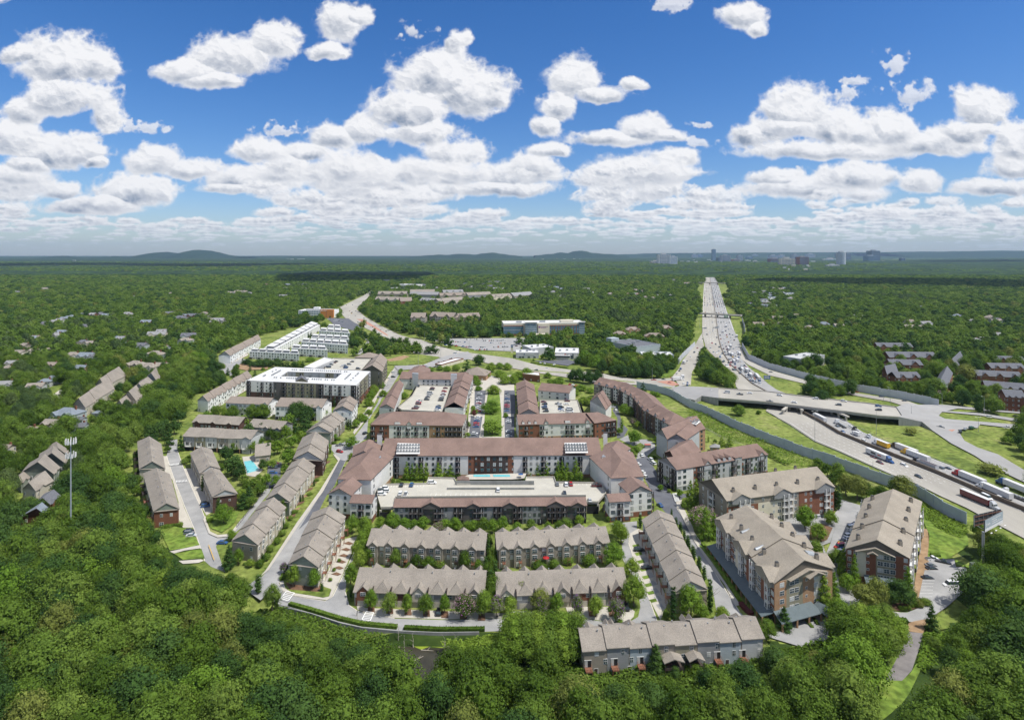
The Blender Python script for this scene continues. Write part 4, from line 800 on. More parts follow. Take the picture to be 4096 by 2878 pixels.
# suburban houses : crop x,y (base middle), width px, roof, wall
ROOFN={'roof_taupe':'taupe','roof_gray':'gray','roof_slate':'dark slate','roof_brown2':'brown','roof_blue':'blue gray','roof_red':'reddish'}
WALN={'siding_cream':'cream','brick':'red brick','siding_blue':'pale blue','paint_white':'white','siding_taupe':'taupe','siding_light':'light gray','stucco_cream':'cream stucco','siding_green':'green gray','brick_tan':'tan brick','siding_gray':'gray'}
def where(n):
    x,y=n
    h=('at far left' if x<250 else 'left of the tower' if x<600 else 'left of the townhouses' if x<1100 else 'left of the boulevard' if x<1500 else 'in the middle woods' if x<2300 else 'left of the highway' if x<2820 else 'right of the highway' if x<3300 else 'beyond the noise wall' if x<3700 else 'at the far right')
    d=('far off' if y<1180 else 'distant' if y<1290 else 'midway' if y<1420 else 'nearby' if y<1700 else 'near')
    return h,d
HL=[]
def house(s,w,roof,wall,h=6.,k=1,rot=0.,kind='h',lab=None):
    c,xy=s.split();x,y=map(float,xy.split(','));n=nat(c,x,y);p=G(n);wm=w*.44638/F*p[1]*1.0;dm=min(wm*.7,15)
    a=rot;ux=(cos(a),sin(a));uy=(-sin(a),cos(a));P=lambda i,j:(p[0]+ux[0]*i+uy[0]*j,p[1]+ux[1]*i+uy[1]*j)
    q=[P(-wm/2,dm),P(-wm/2,0),P(wm/2,0),P(wm/2,dm)]
    h_,d_=where(n);wd={'h':'hip roofed','g':'gable roofed'}[kind]
    B=Bld('house','house',(*p,0),'house','suburban houses between the trees',roof,wall,'trim_white')
    B.wing(q,h,.6,ends='hh' if kind=='h' else 'gg',r=['w.w.w','w.D.w'],f=['w.w']*2,b=['w.w']*2)
    if wm>9:B.cross(1,.25,wm*.32,t=.8,bay=1.5,rows='d/d');
    if wm>12:B.cross(1,.75,wm*.28,t=.8,bay=.8,rows='d/d')
    m=MB();cc=P(wm*.3,dm*.6);m.abox(cc[0],cc[1],h,1.1,1.1,dm*.3+1.5,'brick');B.add('chimney',m)
    B.done();HL.append((B.t,f'{WALN[wall]} house with {ROOFN[roof]} {"hipped " if kind=="h" else ""}roof',f'{d_} {h_}',n))
hs='''A1 395,780,90,roof_slate,siding_cream,g|A1 465,765,95,roof_gray,siding_cream,h|A1 520,745,70,roof_gray,siding_light,g|A1 535,860,95,roof_blue,siding_taupe,g|A1 740,800,70,roof_slate,siding_light,g|A1 722,690,50,roof_blue,siding_light,h|A1 905,690,85,roof_slate,brick,g|A1 985,680,40,roof_blue,siding_light,h|A1 1128,690,95,roof_gray,siding_taupe,h|A1 1500,685,90,roof_slate,brick,g|A1 1715,705,110,roof_slate,brick,g|A1 1640,700,50,roof_blue,siding_light,g|A1 1820,680,60,roof_taupe,siding_cream,h|A1 1890,705,60,roof_taupe,siding_light,h|A1 20,870,80,roof_blue,siding_light,g|A1 700,905,70,roof_slate,brick,g|A1 460,890,120,roof_gray,siding_light,h|A1 790,960,90,roof_taupe,siding_cream,h|A1 1395,880,150,roof_gray,stucco_cream,g|A1 1440,850,80,roof_gray,siding_blue,g|A1 1240,985,110,roof_slate,siding_blue,g|A1 1680,895,120,roof_slate,siding_blue,g|A1 1640,935,110,roof_taupe,siding_blue,h|A1 1355,1070,150,roof_taupe,siding_blue,h|A1 1430,1010,110,roof_taupe,siding_blue,g|A1 145,1050,100,roof_taupe,siding_cream,g|A1 285,1030,90,roof_taupe,siding_cream,h|A1 430,1020,60,roof_brown2,siding_cream,g|A1 630,1075,120,roof_taupe,siding_cream,h|A1 740,1085,140,roof_blue,siding_light,g|A1 840,1085,90,roof_slate,siding_blue,g|A1 700,1195,110,roof_blue,brick_tan,g|A1 440,1165,100,roof_brown2,brick_tan,g|A1 1175,1165,150,roof_taupe,siding_taupe,h|A1 1300,1185,150,roof_taupe,siding_cream,h|A1 1420,1175,120,roof_taupe,siding_cream,g|A1 30,1350,130,roof_gray,siding_light,g|A1 470,1290,90,roof_blue,siding_light,g|A1 390,1320,100,roof_blue,siding_light,h|A1 300,1370,130,roof_taupe,siding_light,g|A1 250,555,36,roof_gray,siding_light,h|A1 405,450,90,roof_taupe,siding_cream,h|A1 145,480,36,roof_gray,siding_light,g|A1 2065,490,110,roof_taupe,siding_light,g|A1 2150,480,120,roof_taupe,siding_cream,g|A1 2215,495,80,roof_gray,siding_light,h|A1 1975,500,60,roof_gray,siding_light,g|A1 1500,530,36,roof_red,siding_cream,h|A1 1185,520,30,roof_gray,siding_light,g|A1 1530,495,50,roof_taupe,siding_light,h
A2 235,520,70,roof_gray,siding_light,g|A2 420,455,80,roof_gray,siding_light,h|A2 300,450,50,roof_gray,siding_light,g|A2 700,425,60,roof_gray,siding_light,h|A2 90,415,50,roof_red,siding_cream,h|A2 1495,415,50,roof_slate,siding_light,h|A2 1940,435,60,roof_gray,siding_cream,h|A2 1490,445,60,roof_gray,siding_light,g|A2 2020,410,60,roof_slate,siding_light,g|A2 2110,390,70,roof_gray,siding_light,g|A2 2165,395,40,roof_gray,siding_light,h|A2 2060,455,50,roof_gray,siding_light,g|A2 2160,450,70,roof_gray,siding_taupe,g|A2 2230,455,60,roof_gray,siding_light,g|A2 1615,445,50,roof_gray,siding_light,h|A2 1165,375,80,roof_gray,siding_light,h|A2 1290,360,80,roof_gray,siding_light,h
A3 60,460,50,roof_gray,siding_light,g|A3 285,475,90,roof_taupe,siding_light,g|A3 375,480,50,roof_gray,siding_light,h|A3 455,520,65,roof_gray,siding_light,h|A3 665,455,70,roof_gray,siding_light,g|A3 700,490,60,roof_gray,siding_light,g|A3 880,500,60,roof_taupe,siding_cream,h|A3 1045,500,50,roof_red,siding_cream,h|A3 1130,505,50,roof_red,siding_cream,h|A3 1195,530,50,roof_taupe,siding_cream,h|A3 1305,515,50,roof_gray,siding_cream,h|A3 1435,515,60,roof_gray,siding_light,h|A3 1265,535,40,roof_taupe,siding_cream,h|A3 115,380,60,roof_brown2,siding_cream,h|A3 965,875,110,roof_brown2,brick_tan,h|A3 1095,835,130,roof_brown2,brick_tan,h|A3 1280,895,170,roof_brown2,brick_tan,h|A3 1370,820,130,roof_brown2,brick_tan,h|A3 1430,370,60,roof_gray,siding_light,g|A3 1575,400,60,roof_brown2,siding_light,g|A3 2235,500,80,roof_slate,siding_light,g|A3 2180,490,50,roof_slate,siding_light,g|A3 2265,560,80,roof_slate,paint_white,g|A3 2270,610,60,roof_blue,siding_light,g|A3 2215,785,90,roof_brown2,paint_white,g|A3 2060,420,120,roof_gray,siding_light,g
A4 45,500,60,roof_blue,siding_light,g|A4 195,500,110,roof_blue,paint_white,g|A4 60,540,130,roof_blue,paint_white,g|A4 40,615,90,roof_blue,siding_light,g|A4 285,325,90,roof_blue,siding_light,h|A4 130,730,160,roof_brown2,siding_cream,g|A4 120,775,50,roof_brown2,paint_white,g|A4 270,700,60,roof_brown2,siding_cream,g|A4 380,810,70,roof_taupe,siding_light,h|A4 520,715,40,roof_brown2,brick,g|A4 1290,760,80,roof_brown2,paint_white,g|A4 1300,815,110,roof_taupe,paint_white,g|A4 1385,815,90,roof_taupe,siding_light,h|A4 1440,780,110,roof_gray,paint_white,g|A4 1890,935,90,roof_gray,siding_light,h|A4 1960,925,90,roof_gray,siding_light,g|A4 2050,885,100,roof_gray,siding_taupe,g|A4 1840,750,60,roof_gray,siding_light,h|A4 1375,620,40,roof_blue,siding_light,g|A4 1575,1060,60,roof_slate,siding_taupe,g|A4 1850,1055,50,roof_slate,siding_taupe,g
B1 535,290,230,roof_blue,siding_blue,h|B1 430,375,150,roof_taupe,brick,g|B1 250,420,90,roof_brown2,siding_cream,h|B1 690,400,120,roof_slate,siding_blue,g|B1 700,330,80,roof_slate,siding_blue,g|B1 20,600,110,roof_brown2,siding_cream,g|B1 860,270,80,roof_blue,siding_light,h'''
for ln in hs.split('\n'):
    c=ln.split()[0]
    for e in ln[3:].split('|'):
        e=e.strip();e=e.split()[-1];x,y,w,rf,wl,k=e.split(',');house(f'{c} {x},{y}',float(w),rf,wl,6.,rot=(.25 if (int(float(x))%3==0) else -.12),kind=k)
hr=random.Random(21)
for c,x0,x1,y0,y1,n_ in (('A1',0,380,900,1000,3),('A1',560,900,690,760,3),('A1',560,1100,900,1000,4),('A1',0,300,1080,1200,3),('A1',1450,1950,720,790,4),('A1',900,1350,700,780,3),('A2',1700,2250,380,470,9),('A3',150,560,420,470,5),('A3',1000,1550,455,520,6),('A4',0,330,420,600,8),('A4',350,900,760,800,3),('A3',2100,2290,440,620,5),('A4',1550,2250,700,760,4),('A2',100,520,400,450,5)):
    for i in range(n_):
        y_=hr.uniform(y0,y1);house(f'{c} {hr.uniform(x0,x1):.0f},{y_:.0f}',(55 if y_<600 else 85)*hr.uniform(.8,1.2),hr.choice(['roof_gray','roof_taupe','roof_slate','roof_blue']),hr.choice(['siding_taupe','siding_cream','siding_gray','brick','siding_blue']),6.,rot=hr.uniform(-.5,.5),kind=hr.choice('hg'))
# taupe houses by the cell tower and the diagonal double row
def rowh(label,s,ze,wall,un,f='w.w/w.w',r='w.w/w.w',roof='roof_taupe',l=''):
    q=qw(s,ze);B=Bld('house',label,ctr(q),'house','taupe roofed houses left of the cell tower',roof,wall,'trim_white');B.wing(q,ze,.55,units=un,f=f,r=r,l=l,step=.4);B.cross(1,.3,4,t=.7,bay=.8);B.done()
rowh('taupe roofed house just left of the cell tower mast','B1 445,570 600,580 590,520 420,510',8,'siding_green',1)
rowh('taupe roofed house with brown porches in the middle by the cell tower','B1 340,640 590,660 600,600 360,570',9,'siding_green',1)
rowh('large taupe roofed green sided house with stone porch beside the tower','B1 200,730 480,750 535,690 270,650',9,'siding_green',1,f='.w.w./.....')
rowh('taupe roofed cream house in front of the large green house','B1 205,880 320,900 475,810 330,760',8.5,'siding_cream',1,f='w.w/.w.')
rowh('slate roofed brick house lowest by the cell tower','B1 190,1130 470,1160 490,1110 260,1080',7,'brick',1,roof='roof_blue')
rowh('slate roofed brick gable house above the lowest one','B1 320,1010 450,1020 555,960 400,930',7.5,'brick',1,roof='roof_slate')
rowh('taupe garage house left of the large green house','B1 150,790 190,830 270,780 200,740',6,'siding_green',1)
rowh('long cream ended house row running uphill, lower length','A1 645,1480 765,1500 1025,1330 900,1290',8,'siding_cream',3,f='....',r='wdw'*3+'/'+'gDg'*3)
rowh('taupe roofed house row running uphill, upper length','A1 855,1295 940,1320 1130,1210 1000,1180',8,'siding_cream',3)
rowh('taupe roofed house facing the upper length across the lane, first','A1 1090,1410 1220,1440 1280,1385 1160,1350',7,'siding_cream',1)
rowh('taupe roofed house facing the lane, second','A1 1200,1330 1290,1340 1390,1285 1260,1260',7,'siding_light',1)
rowh('taupe roofed house facing the lane with blue gray gable, topmost','A1 1300,1240 1410,1270 1435,1220 1360,1190',7,'siding_blue',1)
rowh('small taupe roofed house at the bottom of the lane','A1 1030,1470 1110,1490 1180,1440 1090,1420',6,'siding_cream',1)
q=xw('B2 -5,590 125,575','B2 60,480',4.5,.7);B=Bld('pool_house','taupe roofed pool house beside the swimming pool trees',ctr(q),'pool house',None,'roof_taupe','brick_pale');B.wing(q,4.5,.7,r='w.w');B.done()
# small buildings
for lab,s,ze,r_ in (('brown hipped corner shop beyond the left block with a small tower','A2 1860,1205 2060,1215 2105,1175 1900,1160',5.5,'roof_brown2'),('tiny brown gazebo beside the pools','B2 1805,800 1905,803 1900,780 1810,778',3.5,'roof_brown'),('gray gazebo beside the right apartment terrace','B3 1775,510 1860,512 1855,492 1785,492',3.5,'roof_gray')):
    q=qw(s,ze);B=Bld('pavilion',lab,ctr(q),'pavilion',None,r_,'brick_tan');B.wing(q,ze,.5,ends='hh',f='w.w');B.done()
q=[p[:2] for p in PL('A3 95,1255 250,1275 245,1245 110,1230',0)];B=Bld('shop_building','small brick shop with flat roof behind the right block',ctr(q),'shop',None,'flat_white','brick');B.wing(q,7,flat='brick_tan',f='w.w.w',r='w.w');B.done()
q=[p[:2] for p in PL('A2 1605,1140 1660,1148 1860,1090 1790,1085',0)];B=Bld('shop_building','long low white and red shop building beside the road junction',ctr(q),'shop',None,'flat_white','stucco_cream');B.wing(q,4,flat='brick',f='W',r='wwww');B.done()
# ================= SKYLINE =================
GS='office towers on the horizon'
def tower(label,x0,x1,ytop,ybase,wall,c='A3',bands=9,dep=1.,glass='glass_tower',round_=False,vert=0,crown=None):
    n0=nat(c,x0,ybase);n1=nat(c,x1,ybase);a=G(n0);b=G(n1);Y=a[1];hz=(ybase-ytop)*.44638/F*Y;W_=b[0]-a[0];t=thing('office_tower',label,'office tower',((a[0]+b[0])/2,Y,0),GS);m=MB()
    if round_:m.tube(((a[0]+b[0])/2,Y+W_/2,0),((a[0]+b[0])/2,Y+W_/2,hz),W_/2,W_/2,wall,24)
    else:m.hexa([(a[0],Y,0),(b[0],Y,0),(b[0],Y+W_*dep,0),(a[0],Y+W_*dep,0)],[(a[0],Y,hz),(b[0],Y,hz),(b[0],Y+W_*dep,hz),(a[0],Y+W_*dep,hz)],wall)
    m.build('wall',t)
    e=W_*.012
    for i in range(bands):
        z0=hz*(i+.35)/bands;z1=hz*(i+.8)/bands;m=MB()
        if round_:m.tube(((a[0]+b[0])/2,Y+W_/2,z0),((a[0]+b[0])/2,Y+W_/2,z1),W_/2+e,W_/2+e,glass,24)
        else:m.hexa([(a[0]+W_*.04,Y-e,z0),(b[0]-W_*.04,Y-e,z0),(b[0]+e,Y+W_*dep*.95,z0),(a[0]-e,Y+W_*dep*.95,z0)],[(a[0]+W_*.04,Y-e,z1),(b[0]-W_*.04,Y-e,z1),(b[0]+e,Y+W_*dep*.95,z1),(a[0]-e,Y+W_*dep*.95,z1)],glass)
        m.build('window_band',t)
    m=MB();m.abox((a[0]+b[0])/2,Y+W_*dep/2,hz,W_*.4,W_*dep*.4,W_*.12,'metal_gray');m.build('roof_plant',t)
    if vert:
        for i in range(vert+1):m=MB();x=a[0]+W_*i/vert;m.abox(x,Y,0,W_*.03,W_*.05,hz,wall);m.build('fin',t)
tw=[('white grid fronted high rise left of the vanishing highway',1320,1420,128,225,'stucco_white','A3',8,1,6),('second white high rise touching the grid fronted one',1421,1482,148,230,'paint_white','A3',9,1,0),('low white wing below the twin high rises',1255,1345,190,222,'stucco_cream','A3',2,1,0),('tall slim glass skyscraper above the end of the highway',1797,1827,83,192,'glass_tower','A3',12,1,0),('dark office block far right of the slim skyscraper',1845,1900,157,198,'glass_dark','A3',4,1,0),('pale office tower beside the dark block on the skyline',1885,1957,138,200,'stucco_gray','A3',6,1,6),('gray slab tower standing alone on the skyline',2025,2070,138,192,'stucco_gray','A3',6,1,0),('hazy twin block left of the slim skyscraper',1620,1665,128,162,'stucco_gray','A3',4,1,0),('hazy low block right of the twin block',1668,1712,130,160,'glass_tower','A3',4,1,0),('orange brick mid rise below the slab tower',1980,2040,173,200,'brick_tan','A3',3,1,0),('hazy wide block at the right of the pale towers',2110,2160,150,178,'glass_tower','A3',3,1,0),('small hazy block behind the wide one',2163,2206,130,158,'stucco_gray','A3',4,1,0),
('red banded office tower left of the cylinder tower',282,366,152,235,'brick','A4',8,1,0),('cream hotel block with rooftop arches',120,240,165,235,'stucco_cream','A4',5,.6,9),('brick block left of the cream hotel',18,118,167,210,'brick','A4',4,.6,0),('gray tower pair behind the cream hotel',225,280,130,185,'stucco_gray','A4',5,1,0),('gray block at the left of the right hand skyline',25,90,138,172,'stucco_gray','A4',4,1,0),('domed pale block behind the red banded tower',360,425,125,165,'stucco_gray','A4',3,1,0),('white cylinder tower with glass bands and a crown',637,714,108,235,'paint_white','A4',14,1,0),('brown slab behind the cylinder tower left side',617,655,120,165,'siding_dark','A4',4,1,0),('brown slab behind the cylinder tower right side',700,745,117,180,'siding_dark','A4',5,1,0),('darkest tall glass office tower on the right skyline',927,1005,96,195,'glass_dark','A4',10,1,0),('blue glass block in front of the darkest tower',900,983,142,198,'glass_blue','A4',6,1,0),('low white building with many windows below the cylinder tower',540,636,222,252,'stucco_white','A4',2,.5,8),('dark block among the hills right of the darkest tower',1195,1230,160,200,'glass_dark','A4',3,1,0),('long low pale building left of the cylinder tower',500,632,170,188,'stucco_white','A4',1,.3,0),('wide office block hazy behind the cream hotel',105,150,132,165,'stucco_gray','A4',4,1,0)]
for lab,x0,x1,yt,yb,w,c,bd,dp,vt in tw:tower(lab,x0,x1,yt,yb,w,c,bd,dp,vert=vt,round_='cylinder tower with' in lab)
# scattered pale low buildings near the horizon
r8=random.Random(8);k=0
nn=['pale','white','cream','gray','long','low','flat','tiny']
for c,x0,x1,y0,y1,n_ in (('A2',250,560,165,182,5),('A3',100,620,176,184,6),('A3',1500,2250,175,215,26),('A1',880,1000,150,156,1),('A3',1180,1400,190,225,5),('A4',60,420,200,290,16),('A4',1020,1300,185,200,4),('A1',560,760,195,196,2)):
    for i in range(n_):
        x=r8.uniform(x0,x1);y=r8.uniform(y0,y1);a=G(nat(c,x,y));w=r8.uniform(14,50)*.44638/F*a[1]*(.7 if c!='A2' else 1.4);h=r8.uniform(14,30);k+=1
        wl=r8.choice(['stucco_white','stucco_cream','stucco_gray','brick_tan','paint_white']);t=thing('low_building','pale low commercial building far off near the horizon','commercial building',(*a,0),'pale low buildings near the horizon');m=MB();m.abox(a[0],a[1]+w*.3,0,w,w*.6,h,wl);m.build('wall',t);m=MB();m.abox(a[0],a[1]+w*.3,h,w*1.02,w*.62,1.5,'flat_white');m.build('roof',t);m=MB();m.abox(a[0],a[1]-.5,h*.4,w*.9,1,h*.3,'glass_dark');m.build('window_band',t)
        FOOT.append([(a[0]-w/2,a[1]-w),(a[0]+w/2,a[1]-w),(a[0]+w/2,a[1]+w*.6),(a[0]-w/2,a[1]+w*.6)])

# ================= GROUND, ROADS, WATER =================
from mathutils.geometry import tessellate_polygon
from mathutils import Vector
CLR=[]  # polygons kept free of trees (world xy)
zl=[.02]
def sheet(name,s,m,z=None,label=None,kind='structure',clear=True,skirt=0,th=None):
    if z is None:zl[0]+=.006;z=zl[0]
    P=PL(s,0) if isinstance(s,str) else s
    P=[(p[0],p[1],p[2]+z) for p in P]
    if clear:CLR.append([(p[0],p[1]) for p in P])
    tr=tessellate_polygon([[Vector((p[0],p[1],0)) for p in P]]);mb=MB();mb.v=list(P);k=mb.mi(m)
    for t in tr:
        a,b,c=[P[i] for i in t];cr=(b[0]-a[0])*(c[1]-a[1])-(b[1]-a[1])*(c[0]-a[0])
        mb.f.append(tuple(t) if cr>0 else tuple(t)[::-1]);mb.m.append(k)
    if skirt:
        for a,b in zip(P,P[1:]+P[:1]):
            if a[2]>z+.3 or b[2]>z+.3:mb.poly([(a[0],a[1],0),(b[0],b[1],0),b,a],'concrete_wall')
    o=mb.build(name)
    if kind:o['kind']=kind
    if label:o['label']=label
    return o
def ribbon(name,sl,m,w=None,z=None,h=0,label=None,cat=None,kind='structure',group=None,closed=False,mat2=None,org=True):
    "kerb / wall / line strip of width w along survey points; h=height"
    P=PL(sl,0) if isinstance(sl,str) else sl
    if z is None:zl[0]+=.004;z=zl[0]
    mb=MB();pr=None;L_=[]
    for i,p in enumerate(P):
        a=P[max(0,i-1)];b=P[min(len(P)-1,i+1)];u,_=unit(a,b);n=(u[1],-u[0]);L_.append(((p[0]-n[0]*w/2,p[1]-n[1]*w/2,p[2]),(p[0]+n[0]*w/2,p[1]+n[1]*w/2,p[2])))
    for (l0,r0),(l1,r1) in zip(L_,L_[1:]):
        if h:
            hh=h if not callable(h) else h
            mb.hexa([(r0[0],r0[1],r0[2]+z),(r1[0],r1[1],r1[2]+z),(l1[0],l1[1],l1[2]+z),(l0[0],l0[1],l0[2]+z)],[(r0[0],r0[1],r0[2]+z+h),(r1[0],r1[1],r1[2]+z+h),(l1[0],l1[1],l1[2]+z+h),(l0[0],l0[1],l0[2]+z+h)],m)
        else:mb.poly([(r0[0],r0[1],r0[2]+z),(r1[0],r1[1],r1[2]+z),(l1[0],l1[1],l1[2]+z),(l0[0],l0[1],l0[2]+z)],m)
    if cat:
        o=mb.build(name,org=(P[0][0],P[0][1],0));props(o,label,cat,group)
    else:
        o=mb.build(name);o['kind']=kind
    return o
SITE=[p[:2] for p in PL('C2 -90,560 -100,450 60,300 B2 -160,1613 B1 1950,1613 1560,1500 1430,1250 1200,700 1180,480 1550,430 1640,300 1720,230 A1 1740,1440 2280,1200 2290,1150 1950,1120 1950,1030 2294,870 A2 600,730 850,800 840,1040 1160,1050 1240,1120 1500,1120 2294,1040 A3 500,1140 1100,1250 1500,1400 2294,1790 B4 300,585 900,800 1340,955 1780,1215 1800,1400 C4 1900,330 1620,620 1500,830 1390,860 1250,820 1150,720 900,640 620,830 560,900 300,960 0,890 C3 2290,900 2240,1040 1800,1080 1100,1110 700,1150 620,900 620,790 200,720 100,580 -60,560 C2 2240,640 2260,815 1650,838 1260,820 950,790 500,660 200,590')]
WALLTOP=PL('C2 205,600 480,665 760,755 950,795 1260,825 1640,840 2000,835 2250,820')
def ghz(x,y):
    "ground height: flat, with the low wet wood south of the retaining wall and hills far off"
    h=0
    if y<262:
        yw=None
        for a,b in zip(WALLTOP,WALLTOP[1:]):
            if a[0]<=x<=b[0]:yw=a[1]+(b[1]-a[1])*(x-a[0])/(b[0]-a[0])
        if yw is None:yw=WALLTOP[0][1]-max(0,(WALLTOP[0][0]-x))*0.35 if x<WALLTOP[0][0] else WALLTOP[-1][1]-(x-WALLTOP[-1][0])*.5
        k=min(1,max(0,(yw-y)/2.5));h=-3.2*k
    return h
def hills(x,y):
    if y<3500:return 0
    k=min(1,(y-3500)/2500);r=max(0,min(1,(x/y-.5)/.35))
    v=0
    for s,a in ((1700,16),(900,8),(4200,14)):v+=a*sin(x/s+1.7*s)*cos(y/s*1.3+s)
    return k*(max(-8,v*.2)+(14+v*1.3)*r*min(1,(y-4000)/2500 if y>4000 else 0)*2.4)
def grid_sheet(name,ys,m,zf,w0=1.02,nx=60,kind='structure'):
    mb=MB();k=mb.mi(m)
    for y in ys:
        for i in range(nx+1):
            u=-w0+2*w0*i/nx;x=u*y;mb.v.append((x,y,zf(x,y)))
    for j in range(len(ys)-1):
        for i in range(nx):a=j*(nx+1)+i;mb.f.append((a,a+1,a+nx+2,a+nx+1));mb.m.append(k)
    o=mb.build(name,smooth=True);o['kind']=kind;return o
ys=[-60]+[60,90,110,120]+[120+i*1.6 for i in range(1,60)]+[220*1.12**i for i in range(42)]
def pin(x,y,P):
    c=False;j=len(P)-1
    for i in range(len(P)):
        if ((P[i][1]>y)!=(P[j][1]>y)) and x<(P[j][0]-P[i][0])*(y-P[i][1])/(P[j][1]-P[i][1])+P[i][0]:c=not c
        j=i
    return c
def woodfloor(x,y):return not pin(x,y,SITE)
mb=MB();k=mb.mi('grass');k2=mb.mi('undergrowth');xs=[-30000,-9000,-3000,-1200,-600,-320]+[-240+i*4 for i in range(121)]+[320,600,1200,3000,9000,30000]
for y in ys:
    for x in xs:mb.v.append((x,y,ghz(x,y)))
nx=len(xs)
for j in range(len(ys)-1):
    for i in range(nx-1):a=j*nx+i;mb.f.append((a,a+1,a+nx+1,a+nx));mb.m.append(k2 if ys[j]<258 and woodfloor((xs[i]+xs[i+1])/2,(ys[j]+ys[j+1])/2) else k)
mb.build('ground')['kind']='structure'
r3=np.random.RandomState(4);ng=r3.rand(64,64)
def vn(x,y):
    x0=int(math.floor(x));y0=int(math.floor(y));fx=x-x0;fy=y-y0;g=lambda i,j:ng[j&63,i&63];return (g(x0,y0)*(1-fx)+g(x0+1,y0)*fx)*(1-fy)+(g(x0,y0+1)*(1-fx)+g(x0+1,y0+1)*fx)*fy
ysf=[3300*1.0105**i for i in range(200)]
ysf=[y for y in ysf if y<26000]
grid_sheet('far_woods',ysf,'far_canopy',lambda x,y:(-2 if y<3360 else 9+hills(x,y)+9*vn(x/26.,y/38.)+7*vn(x/90.,y/120.)),1.05,420,'stuff')
# mountains on the horizon
def mound(name,s,depth,Yb,roll=.35):
    pts=[nat(*[t for t in (e,)][0]) if 0 else None for e in []]
    P=[];c=None
    for t in s.split():
        if ',' not in t:c=t;continue
        x,y=map(float,t.split(','));n=nat(c,x,y);P.append(((n[0]-CX)*Yb/F,H-(n[1]-HZ)*Yb/F))
    mb=MB();k=mb.mi('hill_trees');X0,X1=P[0][0],P[-1][0];N=90
    def prof(x):
        for a,b in zip(P,P[1:]):
            if a[0]<=x<=b[0]:t=(x-a[0])/(b[0]-a[0]);t=t*t*(3-2*t);return a[1]+(b[1]-a[1])*t
        return 0
    for j in range(13):
        t=j/12;w=sin(pi*t)**1.2
        for i in range(N+1):
            x=X0+(X1-X0)*i/N;z=max(0,prof(x))*w+ (vn(x/300.,j*1.7)-.5)*18*w-(1-w)*30;mb.v.append((x,Yb-depth/2+depth*t,z-2))
    for j in range(12):
        for i in range(N):a=j*(N+1)+i;mb.f.append((a,a+1,a+N+2,a+N+1));mb.m.append(k)
    mb.build(name,smooth=True)['kind']='structure'
mound('mountain','A1 1180,152 1310,142 1390,118 1440,108 1500,106 1570,118 1640,115 1700,108 1745,94 1780,87 1840,92 1900,105 1980,128 2080,142 2200,152',3000,14500)
mound('hill','A1 430,156 500,150 550,141 620,150 900,152 990,147 1050,142 1110,149 1200,155',2000,13500)
mound('hill','A2 1300,158 1560,135 1640,128 1720,132 1830,120 1900,122 1960,130 2030,120 2130,113 2200,122 2294,135 A3 100,142',2600,14800)
mound('mountain','A3 200,136 350,124 440,110 500,115 560,98 620,95 660,100 720,115 860,122 1000,134',2600,15200)
mound('hill','A4 900,112 1250,104 1500,102 1800,98 2000,95 2294,93 2500,100',5000,17000)
mound('hill','A3 900,128 1300,118 1700,114 2294,112 A4 400,108 1100,108',3000,18500)
mound('hill','A2 -300,146 200,140 700,143 1500,142',3000,18000)
# --- streets of the housing estate ---
sheet('street','B2 110,1600 385,1190 590,900 745,625 675,530 680,490 780,470 890,410 995,270 1090,110 A2 1165,1270 1245,1130 1290,1190 1205,1330 1125,1420 B2 1112,110 1005,270 990,430 930,470 860,580 800,640 700,860 625,950 565,1080 445,1290 335,1510 290,1620 C2 225,300 205,400 40,540 -60,470','asphalt')
sheet('street','B2 745,620 800,632 705,850 628,950 560,1090 380,1250 600,900','asphalt_dark')
sheet('road','C2 -60,400 30,330 205,395 245,462 330,500 480,527 620,548 688,500 780,310 880,110 B2 900,1400 960,1400 925,1480 830,1560 C2 800,470 830,585 900,632 990,662 1240,705 1720,718 2200,702 2294,640 C3 150,640 400,690 640,705 870,740 1050,735 1130,690 1150,600 1125,400 995,180 985,40 B3 1005,1350 1130,1240 1130,1290 C3 1045,30 1130,290 1225,520 1310,755 1300,790 640,785 C3 200,810 C2 2200,815 1650,838 1260,818 950,790 720,735 500,660 300,603 205,580','asphalt')
sheet('road','B3 890,1195 1120,1172 1120,1250 1055,1285 1030,1340 985,1350 960,1240','asphalt')
sheet('street','B3 1110,615 1210,588 1372,862 1430,930 1600,925 1810,930 1815,965 1540,960 1475,1010 1480,1060 1560,1190 1640,1280 1530,1250 1460,1170 1380,1100 1290,1000 1185,780','asphalt_dark')
sheet('street','B3 1530,1245 1640,1280 1700,1370 1860,1620 C3 1870,380 2035,640 2110,715 1790,725 1835,650 1795,440 1680,200 1565,10 B3 1560,1340','asphalt')
sheet('street','B3 960,440 1040,400 1060,470 1150,440 1220,440 1280,480 1285,520 1210,590 1115,615 1130,560 1170,530 1200,500 1150,470 1090,500 1030,470','asphalt')
sheet('street','B3 900,180 940,130 990,300 1040,350 1000,420 940,430 945,250','asphalt_dark')
sheet('street','B1 1530,445 1590,440 1590,540 1642,690 1722,880 1800,1050 1842,1160 1882,1270 1950,1300 2060,1290 2170,1150 2294,1000 B2 80,890 140,870 120,920 0,1060 -130,1230 B1 2040,1330 1960,1350 1935,1400 1990,1560 C1 2020,290 1890,240 1835,190 B1 1790,1390 1735,1230 1662,1060 1580,850 1522,680 1492,590','asphalt')
sheet('driveways','B1 1500,590 1445,590 1470,700 1480,760 1545,800 1600,1000 1600,1150 1640,1230 1730,1230 1655,1060 1578,850 1518,680','concrete');sheet('driveways','B1 1645,700 1720,700 1800,780 1830,900 1880,1000 1900,1090 1850,1120 1800,1040 1725,880','concrete')
sheet('driveways','C2 880,20 B2 905,1340 905,1310 800,1330 C2 760,20 640,290 580,380 620,440 680,445 690,490 780,300 870,90','concrete')
